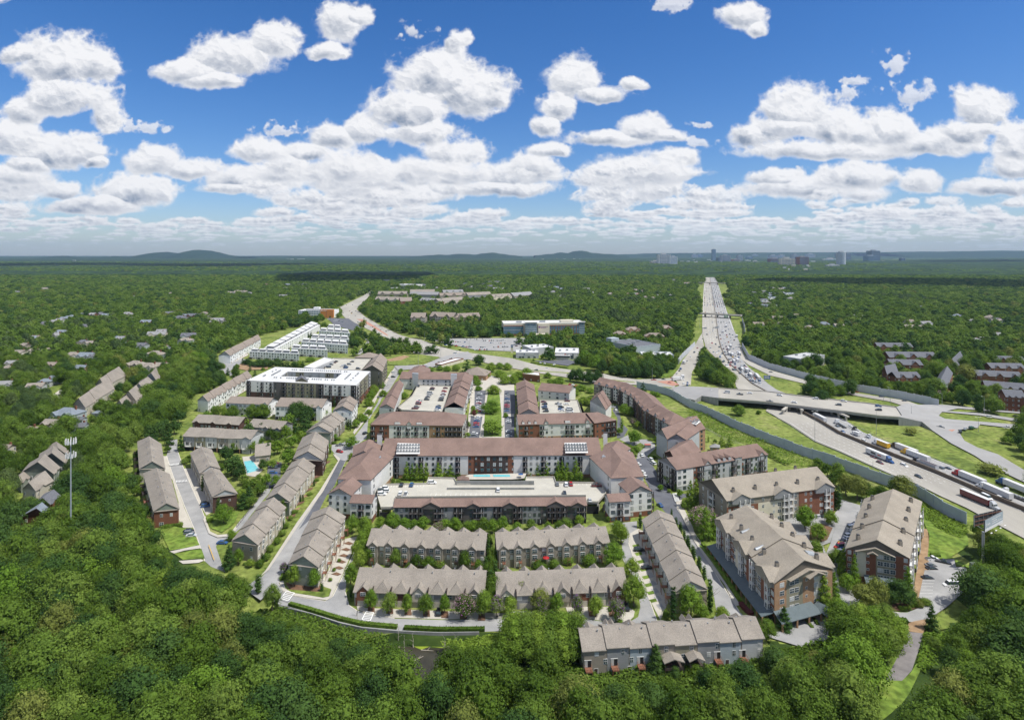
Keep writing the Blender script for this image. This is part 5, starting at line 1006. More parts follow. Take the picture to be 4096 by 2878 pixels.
sheet('driveways','C2 900,570 985,610 2240,660 2225,700 1720,712 1240,698 990,655 905,620','concrete');sheet('driveways','C3 480,600 1040,600 1100,640 1090,690 1040,735 870,736 640,700 500,660','concrete')
sheet('driveways','B3 1045,1290 1130,1240 1175,1260 C3 1220,120 1400,560 1330,720 1225,520 1128,290 1045,30','concrete')
for i in range(8):
    t=i/8.;a=lerp((1075,50),(1250,610),t)
    sheet('lawn',f'C3 {a[0]:.0f},{a[1]:.0f} {a[0]+60:.0f},{a[1]-14:.0f} {a[0]+72:.0f},{a[1]+14:.0f} {a[0]+20:.0f},{a[1]+26:.0f}','grass_lush')
    sheet('driveways',f'C3 {a[0]+62:.0f},{a[1]+42:.0f} {a[0]+110:.0f},{a[1]+34:.0f} {a[0]+140:.0f},{a[1]+72:.0f} {a[0]+95:.0f},{a[1]+84:.0f}','asphalt')
for i in range(6):
    t=i/6.;a=lerp((780,35),(650,365),t);sheet('planting_bed',f'C2 {a[0]:.0f},{a[1]:.0f} {a[0]+50:.0f},{a[1]-18:.0f} {a[0]+95:.0f},{a[1]:.0f} {a[0]+60:.0f},{a[1]+14:.0f}','mulch')
for i in range(7):
    x=1005+i*165;y=595+i*12;sheet('planting_bed',f'C2 {x:.0f},{y:.0f} {x+55:.0f},{y} {x+60:.0f},{y+60} {x-5:.0f},{y+58}','mulch')
for x in (680,860):sheet('planting_bed',f'C3 {x:.0f},610 {x+70:.0f},610 {x+80:.0f},690 {x+10:.0f},690','mulch')
sheet('lawn','C2 245,370 270,340 600,420 672,445 650,510 600,522 480,500 330,480 262,440','grass');sheet('planting_bed','C2 260,380 560,400 600,440 560,470 300,450','mulch')
sheet('sidewalk','C2 207,380 245,370 262,440 330,480 480,502 600,524 655,512 680,440 695,450 690,500 640,545 480,528 330,502 240,462','concrete')
sheet('pavement','B2 90,1613 365,1190 570,905 735,635 700,590 690,570 740,600 755,620 605,905 395,1195 150,1560 115,1613 C2 80,300 30,340','concrete')
sheet('lawn','B2 70,1590 140,1480 300,1230 420,1060 540,840 640,640 700,600 725,640 560,900 360,1190 90,1600','grass')
for i in range(9):
    t=i/9.;a=lerp((650,640),(300,1180),t);sheet('planting_bed',f'B2 {a[0]-70:.0f},{a[1]+20:.0f} {a[0]+20:.0f},{a[1]-10:.0f} {a[0]+10:.0f},{a[1]+12:.0f} {a[0]-60:.0f},{a[1]+40:.0f}','soil' if i%2 else 'mulch')
sheet('pavement','A2 960,1560 1090,1370 1160,1260 1210,1180 1250,1150 1165,1290 1100,1390 1000,1580 B2 960,300 880,400 870,380','concrete')
sheet('pavement','B3 1470,1000 1520,985 1530,1040 1620,1230 C3 1655,10 1790,210 1920,400 2045,590 2000,600 1905,410 1770,225 1640,30 B3 1600,1290 1480,1050','concrete')
sheet('lawn','C3 1700,60 1790,180 1960,420 2060,550 2040,580 1920,390 1790,205 1670,50','grass_lush')
sheet('lawn','B1 1425,1250 1560,1225 1650,1240 1700,1250 1790,1390 1660,1420 1520,1440','grass_lush');sheet('path','B1 1520,1450 1660,1420 1790,1392 1800,1420 1660,1440 1560,1468','concrete');sheet('lawn','B1 1560,1470 1700,1442 1805,1425 1835,1510 1640,1525','grass_lush');sheet('path','C1 1600,195 1800,180 1830,192 1780,212 1640,222','concrete')
sheet('lawn','B1 1845,1140 2080,1090 2150,1090 2100,1200 1990,1280 1890,1240','grass_lush')
sheet('pavement','B1 1845,1130 1842,1160 1882,1270 1950,1302 2060,1292 2110,1230 2130,1240 2070,1312 1950,1325 1870,1290 1820,1160','concrete')
# pool
sheet('pool_terrace','B1 2170,600 2294,590 B2 60,720 0,780 B1 2210,770 2190,680','concrete');zl[0]+=.01
sheet('pool_water','B1 2185,642 2260,634 2325,720 2215,748','pool_water');sheet('car_park','B2 110,660 230,650 210,860 90,880 100,760','asphalt_dark')
sheet('pool_terrace','B2 1910,800 2294,790 B3 130,790 110,835 0,845 B2 1790,845','concrete',z=3.2,clear=False);sheet('pool_water','B2 1948,803 2095,803 2100,822 1950,822','pool_water',z=3.3,clear=False);sheet('pool_water','B2 2122,803 2272,803 2280,822 2130,822','pool_water',z=3.31,clear=False)
# plaza
sheet('plaza','A2 1900,1240 2294,1210 A3 20,1260 B3 20,430 B2 1880,430 1920,100','concrete')
sheet('car_park','B2 1905,430 1925,240 2030,240 2000,430','asphalt_dark');sheet('car_park','B2 2230,430 2225,240 2294,240 B3 20,240 20,430','asphalt_dark');sheet('car_park','A2 1955,1560 1960,1350 2060,1350 2040,1560','asphalt_dark');sheet('car_park','A2 2215,1560 2225,1350 A3 25,1350 30,1560','asphalt_dark')
sheet('lawn','A2 2050,1560 2080,1360 2180,1360 2200,1560 B2 2200,420 2040,420','grass_lush')
# tan apartment courts
sheet('car_park','B4 655,985 870,1050 870,1075 800,1160 745,1260 645,1420 625,1560 C4 620,200 640,420 800,480 860,600 1000,660 1250,660 1400,600 1470,560 1420,540 1350,530 1400,300 1420,190 1670,180 1680,250 1775,258 1770,460 1615,600 1500,680 1440,740 1280,745 1080,710 880,640 700,600 600,470 600,300 560,240 500,140 480,20 B4 520,1470 560,1380 600,1240 580,1130 640,1060','asphalt')
sheet('car_park','B4 120,1190 250,1130 430,1110 600,1130 600,1240 560,1370 480,1400 350,1400 250,1300','asphalt')
sheet('driveways','C4 0,860 190,800 190,730 330,690 470,670 560,760 610,830 500,920 300,970 0,880','asphalt')
sheet('planting_bed','C4 1080,600 1200,560 1330,540 1440,560 1400,600 1250,645 1100,640','mulch');sheet('embankment','C4 1380,0 1440,0 1420,180 1400,300 1350,530 1300,540 1320,350','soil');sheet('embankment','B4 1380,1250 1430,1250 1440,1340 1440,1620 1370,1620','soil')
sheet('lawn','B4 1380,1130 1500,1180 1780,1260 1800,1400 1640,1500 1900,1640 C4 1900,300 1770,250 1690,240 1670,178 1430,175 1445,0 B4 1445,1300 1400,1200','grass_lush')
sheet('path','C4 1260,835 1390,848 1350,1000 1290,1180 1205,1275 1060,1270 1100,1165 1200,1000','asphalt_old');sheet('path','C4 1255,760 1290,745 1440,715 1390,850 1257,830','soil')
sheet('lawn','C4 1150,780 1250,785 1262,835 1195,1000 1110,1160 1060,1250 1010,1230 1060,1120 1110,1010 1130,880','grass_lush');sheet('lawn','C4 980,1240 1080,1270 1200,1275 1280,1200 1330,1120 1370,1000 1400,940 1440,1000 1380,1150 1330,1260 1260,1400 1200,1480 1100,1570 1000,1650 900,1660 960,1480 1000,1350','grass_lush')
sheet('lawn','C4 1500,690 1620,620 1630,800 1500,830','grass');sheet('planting_bed','B4 380,1230 480,1200 580,1240 530,1350 440,1380 370,1350','mulch')
for s in ('C4 1350,525 1470,520','C4 1360,492 1475,490','C4 1368,460 1478,460','C4 1375,430 1480,430','C4 1380,400 1485,402','C4 1385,375 1490,378'):ribbon('bay_marking',s,'paint_line',.15)
# highway
sheet('highway','A3 1735,270 1720,400 1712,520 1708,640 1703,830 1735,960 1780,1015 1850,1080 1930,1150 1990,1230 2010,1320 2060,1370 A4 0,1500 B4 -20,190 200,315 420,462 640,552 880,662 1110,762 1300,832 1560,962 1780,1062 2000,1182 2294,1335 2500,1440 2500,1200 2294,1092 2000,972 1800,882 1500,752 1200,632 880,502 640,402 460,292 310,212 A3 2300,1373 2150,1292 2060,1212 1960,1122 1900,1032 1870,962 1850,882 1830,722 1818,640 1804,560 1785,430 1765,270','highway')
sheet('highway','A3 1767,270 1787,430 1806,560 1820,640 1832,720 1852,880 1872,960 1902,1030 1962,1120 2062,1210 2152,1290 2304,1373 B4 312,210 462,290 642,400 882,500 1202,630 1502,750 1802,880 2002,970 2296,1090 2500,1198 2500,1060 2294,965 1950,832 1640,682 1350,572 1140,502 980,432 850,382 720,292 560,200 A4 80,1345 A3 2294,1290 2230,1230 2130,1150 2050,1060 2040,920 1990,810 1960,720 1925,640 1880,500 1845,390 1800,270','highway_gray')
sheet('ramp','A3 1703,835 1640,940 1530,1080 1500,1150 1440,1222 1500,1310 1600,1300 1605,1240 1612,1180 1672,1090 1692,1010 1722,965','highway')
sheet('ramp','A3 2045,925 2080,1030 2180,1100 2294,1152 A4 0,1162 350,1262 780,1372 1240,1442 1350,1480 1300,1520 1100,1452 800,1400 340,1292 0,1212 A3 2294,1208 2120,1122 2050,1065','highway')
sheet('road','A2 1040,450 960,500 745,605 740,632 800,700 1000,800 1150,870 1290,960 1500,1050 1600,1050 A3 -700,1050 -400,1070 0,1150 220,1192 500,1235 740,1282 1130,1302 1420,1372 1470,1300 1440,1240 1120,1252 900,1222 830,1202 500,1162 250,1130 0,1062 A2 1900,1010 1760,985 1620,950 1480,895 1380,880 1280,848 1120,770 980,690 900,620 1000,520 1062,455','highway')
sheet('road','A2 1240,1130 1500,1120 1620,1070 1700,1040 1900,1000 1950,1060 1700,1110 1550,1150 1400,1160 1270,1170','highway_gray');sheet('road','A2 890,1025 960,960 1000,900 960,888 1010,890 1015,930 960,1010 930,1030','highway_gray')
sheet('road_median','A2 900,708 960,712 1060,770 1180,850 1180,862 1040,780','paver_red');sheet('road_median','A3 150,1165 500,1190 740,1235 1100,1275 1100,1282 730,1243 480,1197 150,1172','grass');sheet('road_median','A3 1140,1300 1450,1325 1420,1332 1200,1310','grass')
sheet('car_park','A2 640,700 690,700 830,705 955,790 870,812 700,765','asphalt_dark');sheet('car_park','A2 1560,900 1640,885 2294,880 A3 130,880 60,1000 A2 2294,1000 1960,985 1720,930','highway_gray');sheet('car_park','A3 190,1085 500,1130 600,1090 500,1075','asphalt_dark')
sheet('lawn','A2 1160,1060 1280,1020 1460,1025 1640,1050 1600,1080 1500,1100 1340,1128 1190,1120','grass');sheet('bare_soil','A2 1165,1075 1330,1035 1380,1045 1300,1080 1200,1090','soil');sheet('lawn','A2 970,1010 1010,930 1090,930 1110,960 1060,1000','grass');sheet('lawn','A2 840,810 990,810 1030,840 870,835','grass');sheet('lawn','A3 1280,1240 1420,1160 1480,1160 1440,1215 1330,1245','grass_lush')
sheet('lawn','A1 1900,1110 2090,1110 2080,1135 1920,1135','grass');sheet('lane','A1 1940,1140 2100,1040 2220,1080 2090,1150 2060,1180 2100,1210 2060,1220 2000,1190','asphalt');sheet('embankment','A1 2110,1150 2160,1110 2400,1130 2400,1160 2200,1170','soil')
sheet('driveways','W 410,660 480,640 640,560 620,545 500,590','concrete');sheet('driveways','W 250,1220 330,1180 500,1090 620,1020 600,1000 430,1090 300,1150','concrete')
sheet('street','A1 420,1500 500,1440 460,1400 560,1330 640,1300 620,1320 520,1400 560,1440 470,1530 ','concrete')
# the bridge (deck 6.5 m up) and its junctions
zb=6.5
BR='A3 1850,1330,6.5 2100,1345,6.5 2294,1360,6.5 A4 180,1385,6.5 400,1412,6.5 700,1440,6.5 900,1465,6.5 1150,1500,6.5 1200,1575,6.5 B4 1170,245,6.5 1000,235,6.5 700,195,6.5 400,160,6.5 0,110,6.5 A3 2100,1440,6.5 1850,1420,6.5'
P=PL(BR);t=thing('road_bridge','pale concrete road bridge carrying the cross street over the highway','bridge',(P[5][0],P[5][1],0));m=MB();m.slab(P,1.6,'highway','concrete_wall');m.build('bridge_deck',t);CLR.append([(p[0],p[1]) for p in P])
for s in ('A3 1850,1330,6.5 2294,1360,6.5 A4 400,1412,6.5 900,1465,6.5 1150,1500,6.5','B4 1170,245,6.5 1000,235,6.5 700,195,6.5 400,160,6.5 0,110,6.5 A3 2100,1440,6.5 1850,1420,6.5'):
    Q=PL(s);m=MB()
    for a,b in zip(Q,Q[1:]):
        u,L=unit(a,b);m.box(a[:2],u,(u[1],-u[0]),0,L,-.2,.2,6.51,7.5,'concrete')
    m.build('parapet',t)
for s in ('B4 130,225 A4 250,1480','B4 310,225 B4 150,95','B4 720,285 430,165'):
    a,b=PL(s);m=MB();u,L=unit(a,b);n=(u[1],-u[0]);m.box(a[:2],u,n,0,L,-1,1,3.8,4.9,'concrete')
    for i in range(5):p=lerp(a[:2],b[:2],(i+.3)/4.6);m.abox(p[0],p[1],0,1.3,1.3,3.8,'concrete')
    m.build('pier',t)
sheet('ramp','A3 1430,1330 1500,1310,1 1700,1320,4 1850,1330,6.5 1850,1420,6.5 1700,1400,4 1640,1440,2 1480,1400','highway_gray',skirt=1)
sheet('ramp','A4 1150,1500,6.5 1200,1575,6.5 B4 1170,245,6.5 1380,290,3 1480,372 1640,482 1850,592 2000,692 2294,832 2500,930 2500,850 2294,722 2060,582 1880,522 1760,460 1700,362 1880,345 1900,312 2200,348 2300,372 2300,318 1900,288 1600,268 1530,235 1560,200 1900,232 2300,300 2300,272 1900,212 1600,192 1700,170 2300,218 B4 2300,205 1900,165 1560,135 A4 1350,1480,3 1240,1470,5','highway_gray',skirt=1)
sheet('traffic_island','A4 1375,1500 1500,1520 1540,1535 1380,1525','paver_red',z=1.2) if False else None
sheet('traffic_island','B4 1540,305 1730,325 1700,345 1650,378 1560,340','paver_red');sheet('traffic_island','A3 1290,1270 1430,1262 1500,1300 1440,1310','paver_red')
sheet('grass_island','B4 1540,232 1800,262 2215,312 2200,340 1900,312 1560,262','grass',z=.12)
for nm,s,w,h,m_ in (('median_barrier','A3 1766,270 1786,430 1805,560 1819,640 1831,720 1851,880 1871,960 1901,1030 1961,1120 2061,1210 2151,1290 2302,1373',1.,1.3,'barrier'),('median_barrier','B4 311,212 461,291 641,401 881,501 1201,631 1501,751 1801,881 2001,971 2295,1091 2500,1199',1.,3.0,'barrier')):
    ribbon(nm,s,m_,w,0,h,'dark concrete barrier between the two carriageways '+('beyond the bridge' if m_ and 'A3' in s else 'on the near side of the bridge'),'barrier',None,'median barriers')
for s,wd in (('A3 1740,270 1716,520 1712,700',.5),('A3 1795,270 1842,390 1920,640 1985,810',.5),('B4 200,300 420,448 640,540 880,650 1110,750',.35),('B4 1130,508 1350,578 1640,690 1950,840 2294,975',.35),('B4 460,300 640,410 880,512 1200,642 1500,762 1800,892 2294,1102',.35),('B4 560,225 720,310 850,395',.35)):ribbon('edge_line',s,'paint_line',wd)
def dashes(s,s2,fr,n,w=.22,ln=.4):
    A=PL(s);Bq=PL(s2);mb=MB();zl[0]+=.004;z=zl[0]
    def at(P,t):
        t*=len(P)-1;i=min(int(t),len(P)-2);return lerp(P[i],P[i+1],t-i)
    for f in fr:
        for k in range(n):
            a=lerp(at(A,k/n),at(Bq,k/n),f);b=lerp(at(A,(k+ln)/n),at(Bq,(k+ln)/n),f);u,L=unit(a,b);mb.box(a[:2],u,(u[1],-u[0]),0,L,-w/2,w/2,z,z+.01,'paint_line')
    mb.build('lane_marking')['kind']='structure'
dashes('B4 200,315 420,462 640,552 880,662 1110,762 1300,832','B4 460,291 640,401 880,501 1201,631 1501,751 1801,881',(.22,.4,.58,.76),26);dashes('B4 460,291 640,401 880,501 1201,631 1501,751 1801,881 2294,1091','B4 850,382 980,432 1140,502 1350,572 1640,682 1950,832 2400,1010',(.28,.5,.72),30)
dashes('A3 1712,520 1708,640 1703,830 1735,960','A3 1804,560 1818,640 1830,722 1851,882',(.2,.4,.6,.8),24,.35);dashes('A3 1806,560 1820,640 1832,720 1852,880','A3 1890,540 1925,640 1960,720 1990,810',(.2,.4,.6,.8),24,.35)
# kerbs
for s,m_ in (('C2 205,398 245,464 330,502 480,529 620,549 690,503 785,310 880,112','kerb'),('C2 800,470 830,585 900,632 990,662 1240,703','kerb'),('B2 110,1600 385,1190 590,900 745,625','kerb'),('B1 1590,540 1642,690 1722,880 1800,1050 1842,1160 1882,1270 1950,1300 2060,1290 2170,1150','kerb'),('B1 1492,590 1522,680 1580,850 1662,1060 1735,1230 1790,1390 C1 1835,190','kerb'),('C3 1045,30 1130,290 1225,520 1310,755','kerb'),('B3 1475,1010 1480,1060 1560,1190 1700,1370 C3 1650,10 1870,380 2035,640','kerb'),('C4 620,430 680,490 740,500','kerb_red'),('B4 655,1060 680,1090 640,1140','kerb_red'),('C4 490,690 540,760 600,800','kerb_red'),('C4 1080,640 1250,662 1400,606 1470,562','kerb'),('C4 1420,190 1670,182 1682,250 1775,260 1770,460','kerb'),('A3 1440,1222 1500,1150 1530,1080 1640,940','kerb'),('A3 1600,1300 1605,1240 1612,1180 1672,1090 1692,1010','kerb')):ribbon('kerb',s,m_,.35,.0,.14)
def cross_walk(s,n):
    P=PL(s);a,b,c,d=P;zl[0]+=.004;z=zl[0];mb=MB()
    for i in range(n+1):
        p=lerp(a,b,i/n);q=lerp(d,c,i/n);u,L=unit(p,q);mb.box(p[:2],u,(u[1],-u[0]),0,L,-.16,.16,z,z+.008,'paint_line')
    for p,q in ((a,b),(d,c)):u,L=unit(p,q);mb.box(p[:2],u,(u[1],-u[0]),0,L,-.16,.16,z+.009,z+.014,'paint_line')
    mb.build('crosswalk_marking')['kind']='structure'
cross_walk('C2 272,475 222,540 290,562 345,492',1);cross_walk('C2 985,660 950,730 1025,740 1055,668',1)
def cw2(s,n):
    a,b,c,d=PL(s);zl[0]+=.004;z=zl[0];mb=MB()
    for i in range(n+1):
        p=lerp(a,b,i/n);q=lerp(d,c,i/n);u,L=unit(p,q);mb.box(p[:2],u,(u[1],-u[0]),0,L,-.14,.14,z,z+.008,'paint_line')
    mb.build('crosswalk_marking')['kind']='structure'
cw2('C2 272,475 222,540 290,562 345,492',5);cw2('C2 985,660 950,730 1025,740 1055,668',5);cw2('B1 1520,670 1600,662 1602,678 1527,686',7);cw2('B1 1580,820 1670,815 1675,830 1585,838',7);cw2('B3 1440,935 1470,930 1500,1005 1465,1010',4)
ribbon('centre_line','C1 1870,60 1920,195','paint_yellow',.3)
# pond and wall
NB=[]
P=PL('C2 1120,860 1500,905 1900,935 1950,1010 1850,1120 1600,1240 1350,1260 1150,1160',-3.2);sheet('pond',[(p[0],p[1],-3.2) for p in P],'pond_water',z=.06);NB.append(len(CLR)-1)
P=PL('C2 1185,868 1640,912 1830,930 1660,968 1560,955 1480,985 1400,950 1290,938 1200,925',-3.2);sheet('algae',[(p[0],p[1],-3.2) for p in P],'algae',z=.10);NB.append(len(CLR)-1)
P=PL('C3 -60,1190 60,1180 110,1260 60,1400 0,1500 -60,1450',-3.2);sheet('pond',[(p[0],p[1],-3.2) for p in P],'pond_water',z=.1)
W_=WALLTOP[:-1];mb=MB()
for a,b in zip(W_,W_[1:]):u,L=unit(a,b);mb.box(a[:2],u,(u[1],-u[0]),0,L,-.15,.15,-3.4,.55,'concrete_wall')
o=mb.build('retaining_wall',org=(W_[2][0],W_[2][1],0));props(o,'stained gray concrete retaining wall above the green pond','wall')
def bar_fence(name,s,h,label,m_='trim_dark',post=2.5,group=None,cat='fence'):
    P=PL(s);t=thing(name,label,cat,(P[0][0],P[0][1],0),group);m=MB();k=0
    for a,b in zip(P,P[1:]):
        u,L=unit(a,b);z=a[2];n=(u[1],-u[0]);m.box(a[:2],u,n,0,L,-.04,.04,z+h-.12,z+h,m_);m.box(a[:2],u,n,0,L,-.04,.04,z+.15,z+.25,m_)
        for i in range(int(L/post)+1):m.box(a[:2],u,n,i*post,i*post+.1,-.06,.06,z,z+h,m_)
    m.build('rail',t);return t
bar_fence('guard_rail','B4 20,210 420,465 640,558 880,668 1120,770',.8,'metal guard rail along the near edge of the highway','metal_gray',4,'highway guard rails','guard rail');bar_fence('guard_rail','B4 720,290 1140,498 1350,560 1640,672 1950,822 2200,930',.8,'metal guard rail along the far edge of the highway','metal_gray',4,'highway guard rails','guard rail')
bar_fence('fence','B1 2120,1230 2294,1010 B2 60,930',1.6,'dark iron fence beside the connecting lane','trim_dark');bar_fence('fence','B3 1740,350 1900,440 2080,500',1.4,'fence along the terrace between the right apartments and the noise wall','concrete_deck')
# noise walls
def nwall(s,h,label,m_='noise_wall'):
    P=PL(s);t=thing('noise_wall',label,'noise wall',(P[0][0],P[0][1],0),'highway noise walls');CLR.append([(p[0]-2,p[1]-3) for p in P]+[(p[0]+2,p[1]+3) for p in P[::-1]])
    m=MB();mp=MB()
    for a,b in zip(P,P[1:]):
        u,L=unit(a,b);n=(u[1],-u[0]);k=max(1,int(L/7))
        for i in range(k):
            m.box(a[:2],u,n,L*i/k,L*(i+1)/k,-.12,.12,0,h+.25*((i*7)%3),m_);mp.box(a[:2],u,n,L*i/k-.25,L*i/k+.25,-.3,.3,0,h+.7,m_)
    m.build('wall_panel',t);mp.build('post',t)
nwall('A3 1120,1322 1300,1360 1430,1402 B3 1600,160 1800,242 2000,342 2294,467 B4 300,582 600,682 900,797 1340,952 1560,1102 1780,1207',6.6,'long blue gray panel noise wall between the apartments and the highway')
nwall('A3 2062,962 2120,1072 2294,1152 A4 370,1257 780,1352 1240,1432 1530,1497',7.2,'pale gray noise wall on the far side of the highway ramps','noise_wall2')
nwall('A3 1490,1110 1530,1060 1590,1000 1640,950',7,'short pale noise wall left of the exit ramp','noise_wall2');nwall('A3 2062,730 2085,800 2090,870',8,'distant noise wall on the grass bank right of the highway','noise_wall2')
# far overpasses
for lab,s,w,h in (('nearer distant overpass crossing the highway','A3 1675,690 2050,712',16,8),('farther distant overpass crossing the highway','A3 1665,398 1905,405',18,9)):
    a,b=PL(s);t=thing('road_bridge',lab,'bridge',(a[0],a[1],0));u,L=unit(a,b);n=(u[1],-u[0]);m=MB();m.box(a[:2],u,n,0,L,-w,0,h-1.5,h,'highway');m.build('bridge_deck',t)
    for y in (0,-w):m=MB();m.box(a[:2],u,n,0,L,y-.2,y+.2,h,h+1.1,'concrete');m.build('parapet',t)
    for f in (.12,.42,.72):m=MB();[m.box(a[:2],u,n,L*f,L*f+1.5,-w*g-1,-w*g,0,h-1.5,'concrete') for g in (.2,.5,.85)];m.build('pier',t)
    CLR.append([(a[0]-5,a[1]-20),(b[0]+5,b[1]-20),(b[0]+5,b[1]+w+10),(a[0]-5,a[1]+w+10)])
# highway verges stay free of trees
for s in ('A3 1640,700 1710,660 1700,860 1640,900','A3 1670,395 1720,395 1712,560 1665,470','A3 1850,390 1910,395 1955,470 1890,500','A3 1940,620 1985,640 2060,740 2070,900 2000,800','A3 2040,1050 2130,1140 2294,1220 A4 350,1290 320,1400 0,1370','B4 0,215 100,280 420,480 640,580 880,690 1110,780 1340,870 1560,970 1580,990 1340,940 900,790 600,675 300,575 0,465 B3 2000,335 1800,235 1700,90 1890,130 2294,300','B4 730,295 1200,280 1400,290 1650,490 2000,700 2294,840 2294,960 1640,670 1350,560 980,425','A4 540,1420 650,1385 1000,1440 1240,1490 1200,1505 800,1450','B4 1770,400 1900,370 2110,360 2100,480 2294,700 2000,580','A3 1600,1200 1700,1250 1900,1310 1990,1340 1700,1330 1600,1300','A4 1560,1560 2294,1590 2294,1613 B4 2294,330 1540,270 1540,200','A3 1490,1160 1440,1240 1290,1250 1400,1170','A2 1700,940 2294,1000 2294,1060 1950,1000','C4 1420,0 1900,330 1700,700 1400,760 800,640 600,200','C3 -100,560 1100,560 1320,780 1200,800 640,790 -100,790','B4 1380,1130 1780,1250 1800,1400 1640,1500 1900,1640 1400,1640','B3 1640,440 2080,490 2080,500 1760,520'):CLR.append([p[:2] for p in PL(s)])
# clearings in front of things seen between trees


# ================= TREES =================
def lobes_mesh(name,shape,seed,nl,nq,leaf,lm,sub=1,flow=None):
    import bmesh
    r=random.Random(seed);L_=[]
    # crown fits a unit box: x,y in -.5...5, z 0..1
    if shape=='round':
        for i in range(nl):
            a=r.uniform(0,2*pi)+i*2.4;t=(i+.5)/nl;z=.24+.60*t;rr=.30*sin(pi*min(.92,t*.75+.22))*r.uniform(.75,1.15);L_.append((rr*cos(a),rr*sin(a),z,r.uniform(.17,.24)*(1.12-.35*t)))
        L_.append((0,0,.5,.30))
    elif shape=='pine':
        for i in range(nl):
            a=i*2.4+r.uniform(-.4,.4);t=(i+.5)/nl;z=.42+.5*t;rr=.36*(1-t)**.6*r.uniform(.6,1.1);L_.append((rr*cos(a),rr*sin(a),z,r.uniform(.10,.17)))
    elif shape=='cone':
        for i in range(nl):
            a=i*2.4;t=(i+.5)/nl;rr=.30*(1-t)**.8;L_.append((rr*cos(a),rr*sin(a),.06+.86*t,.08+.17*(1-t)))
        for t in (.15,.35,.55,.75):L_.append((0,0,t,.34*(1-t)+.06))
    elif shape=='column':
        for i in range(nl):
            a=i*2.4;t=(i+.5)/nl;L_.append((.12*cos(a),.12*sin(a),.06+.86*t,.30*(1-abs(t-.4)*.9)))
    else:  # shrub
        for i in range(nl):a=i*2.4;t=(i+.5)/nl;L_.append((.24*cos(a)*(1-t*.5),.24*sin(a)*(1-t*.5),.3+.35*t,.26))
    v=[];f=[];mi=[]
    zs={'column':.33,'cone':.5}.get(shape,1)
    bm=bmesh.new();bmesh.ops.create_icosphere(bm,subdivisions=sub,radius=1);iv=[tuple(p.co) for p in bm.verts];jf=[[q.index for q in p.verts] for p in bm.faces];bm.free()
    for (x,y,z,q) in L_:
        n=len(v)
        for a in iv:k=q*.70*r.uniform(.7,1.1);v.append((x+a[0]*k,y+a[1]*k,z+a[2]*k*zs))
        f+=[tuple(n+i for i in g) for g in jf];mi+=[0]*len(jf)
    W=sum(q[3]**2 for q in L_)
    for (x,y,z,q) in L_:
        for i in range(int(nq*q*q/W)):
            a=r.uniform(0,2*pi);c=r.uniform(-.4,1);s=math.sqrt(1-c*c);d=(s*cos(a),s*sin(a),c);k=q*r.uniform(.66,1.24)
            p=(x+d[0]*k,y+d[1]*k,z+d[2]*k*zs)
            if shape!='pine' and any((p[0]-b[0])**2+(p[1]-b[1])**2+((p[2]-b[2])/zs)**2<(b[3]*.8)**2 for b in L_):continue
            # leaf clump quad facing roughly outward
            nx=Vector((d[0]+r.uniform(-.7,.7),d[1]+r.uniform(-.7,.7),d[2]+r.uniform(-.4,.8))).normalized();t1=nx.orthogonal().normalized();t2=nx.cross(t1);th=r.uniform(0,pi);e1=t1*cos(th)+t2*sin(th);e2=nx.cross(e1);l=leaf*r.uniform(.6,1.25);w=l*r.uniform(.5,.9)
            P=Vector(p);n=len(v);zz=lambda q_:(q_[0],q_[1],p[2]+(q_[2]-p[2])*(zs if shape in('column','cone') else 1))
            for g in (P-e1*l/2-e2*w*.3,P-e2*w/2*0+e1*0-e2*w/2,P+e1*l/2-e2*w*.2,P+e1*l*.3+e2*w/2,P-e1*l*.35+e2*w/2):v.append(zz(g))
            f.append((n,n+1,n+2,n+3,n+4));mi.append(1 if flow and r.random()<.42 and c>-.1 else 0)
    me=bpy.data.meshes.new(name);me.from_pydata(v,[],f);me.materials.append(M[lm])
    if flow:me.materials.append(M[flow]);me.polygons.foreach_set('material_index',mi)
    return me
def trunk_mesh(h,top,r0,seed,branches=5,m='bark'):
    r=random.Random(seed);mb=MB();x=y=0;pz=0;pr=r0
    for i in range(4):
        nx,ny=x+r.uniform(-.02,.02),y+r.uniform(-.02,.02);nz=top*(i+1)/4;nr=r0*(1-.2*(i+1));mb.tube((x,y,pz),(nx,ny,nz),pr,nr,m,6);x,y,pz,pr=nx,ny,nz,nr
        if i>=1:
            for k in range(branches//2):
                a=r.uniform(0,6.28);mb.tube((x,y,pz-.05),(x+.27*cos(a),y+.27*sin(a),pz+.14),nr*.55,nr*.18,m,4)
    return mb.build('trunk',mesh_only=True)
KIND={'r':('broadleaf_tree','round','leaf_bright','tree'),'l':('broadleaf_tree','round','leaf','tree'),'d':('broadleaf_tree','round','leaf_dark','tree'),'o':('broadleaf_tree','round','leaf_olive','tree'),'b':('broadleaf_tree','round','leaf_red','tree'),'p':('pine_tree','pine','leaf_pine','pine'),'c':('conical_evergreen','cone','leaf_dark','evergreen'),'C':('conical_evergreen','cone','leaf_bright','evergreen'),'n':('columnar_tree','column','leaf_dark','evergreen'),'N':('columnar_tree','column','leaf_bright','evergreen'),'s':('shrub','shrub','leaf','shrub'),'S':('shrub','shrub','leaf_olive','shrub'),'f':('flowering_tree','round','leaf','tree'),'m':('crape_myrtle','round','leaf','tree')}
MESH={}
def crown_for(k,i,near):
    key=(k,i,near)
    if key not in MESH:
        nm,sh,lm,_=KIND[k];fl={'f':'flower_pink','m':'flower_purple'}.get(k)
        q={2:(24,7600,.033),1:(15,1700,.066),0:(9,420,.11)}[near]
        if sh in('shrub','column','cone'):q=(q[0],int(q[1]*.6),q[2]*1.0)
        if sh=='pine':q=(q[0]+10,q[1],q[2]*.85)
        MESH[key]=lobes_mesh('crown',sh,hash(key[1])*31+ord(k),q[0],q[1],q[2],lm,1,fl)
    return MESH[key]
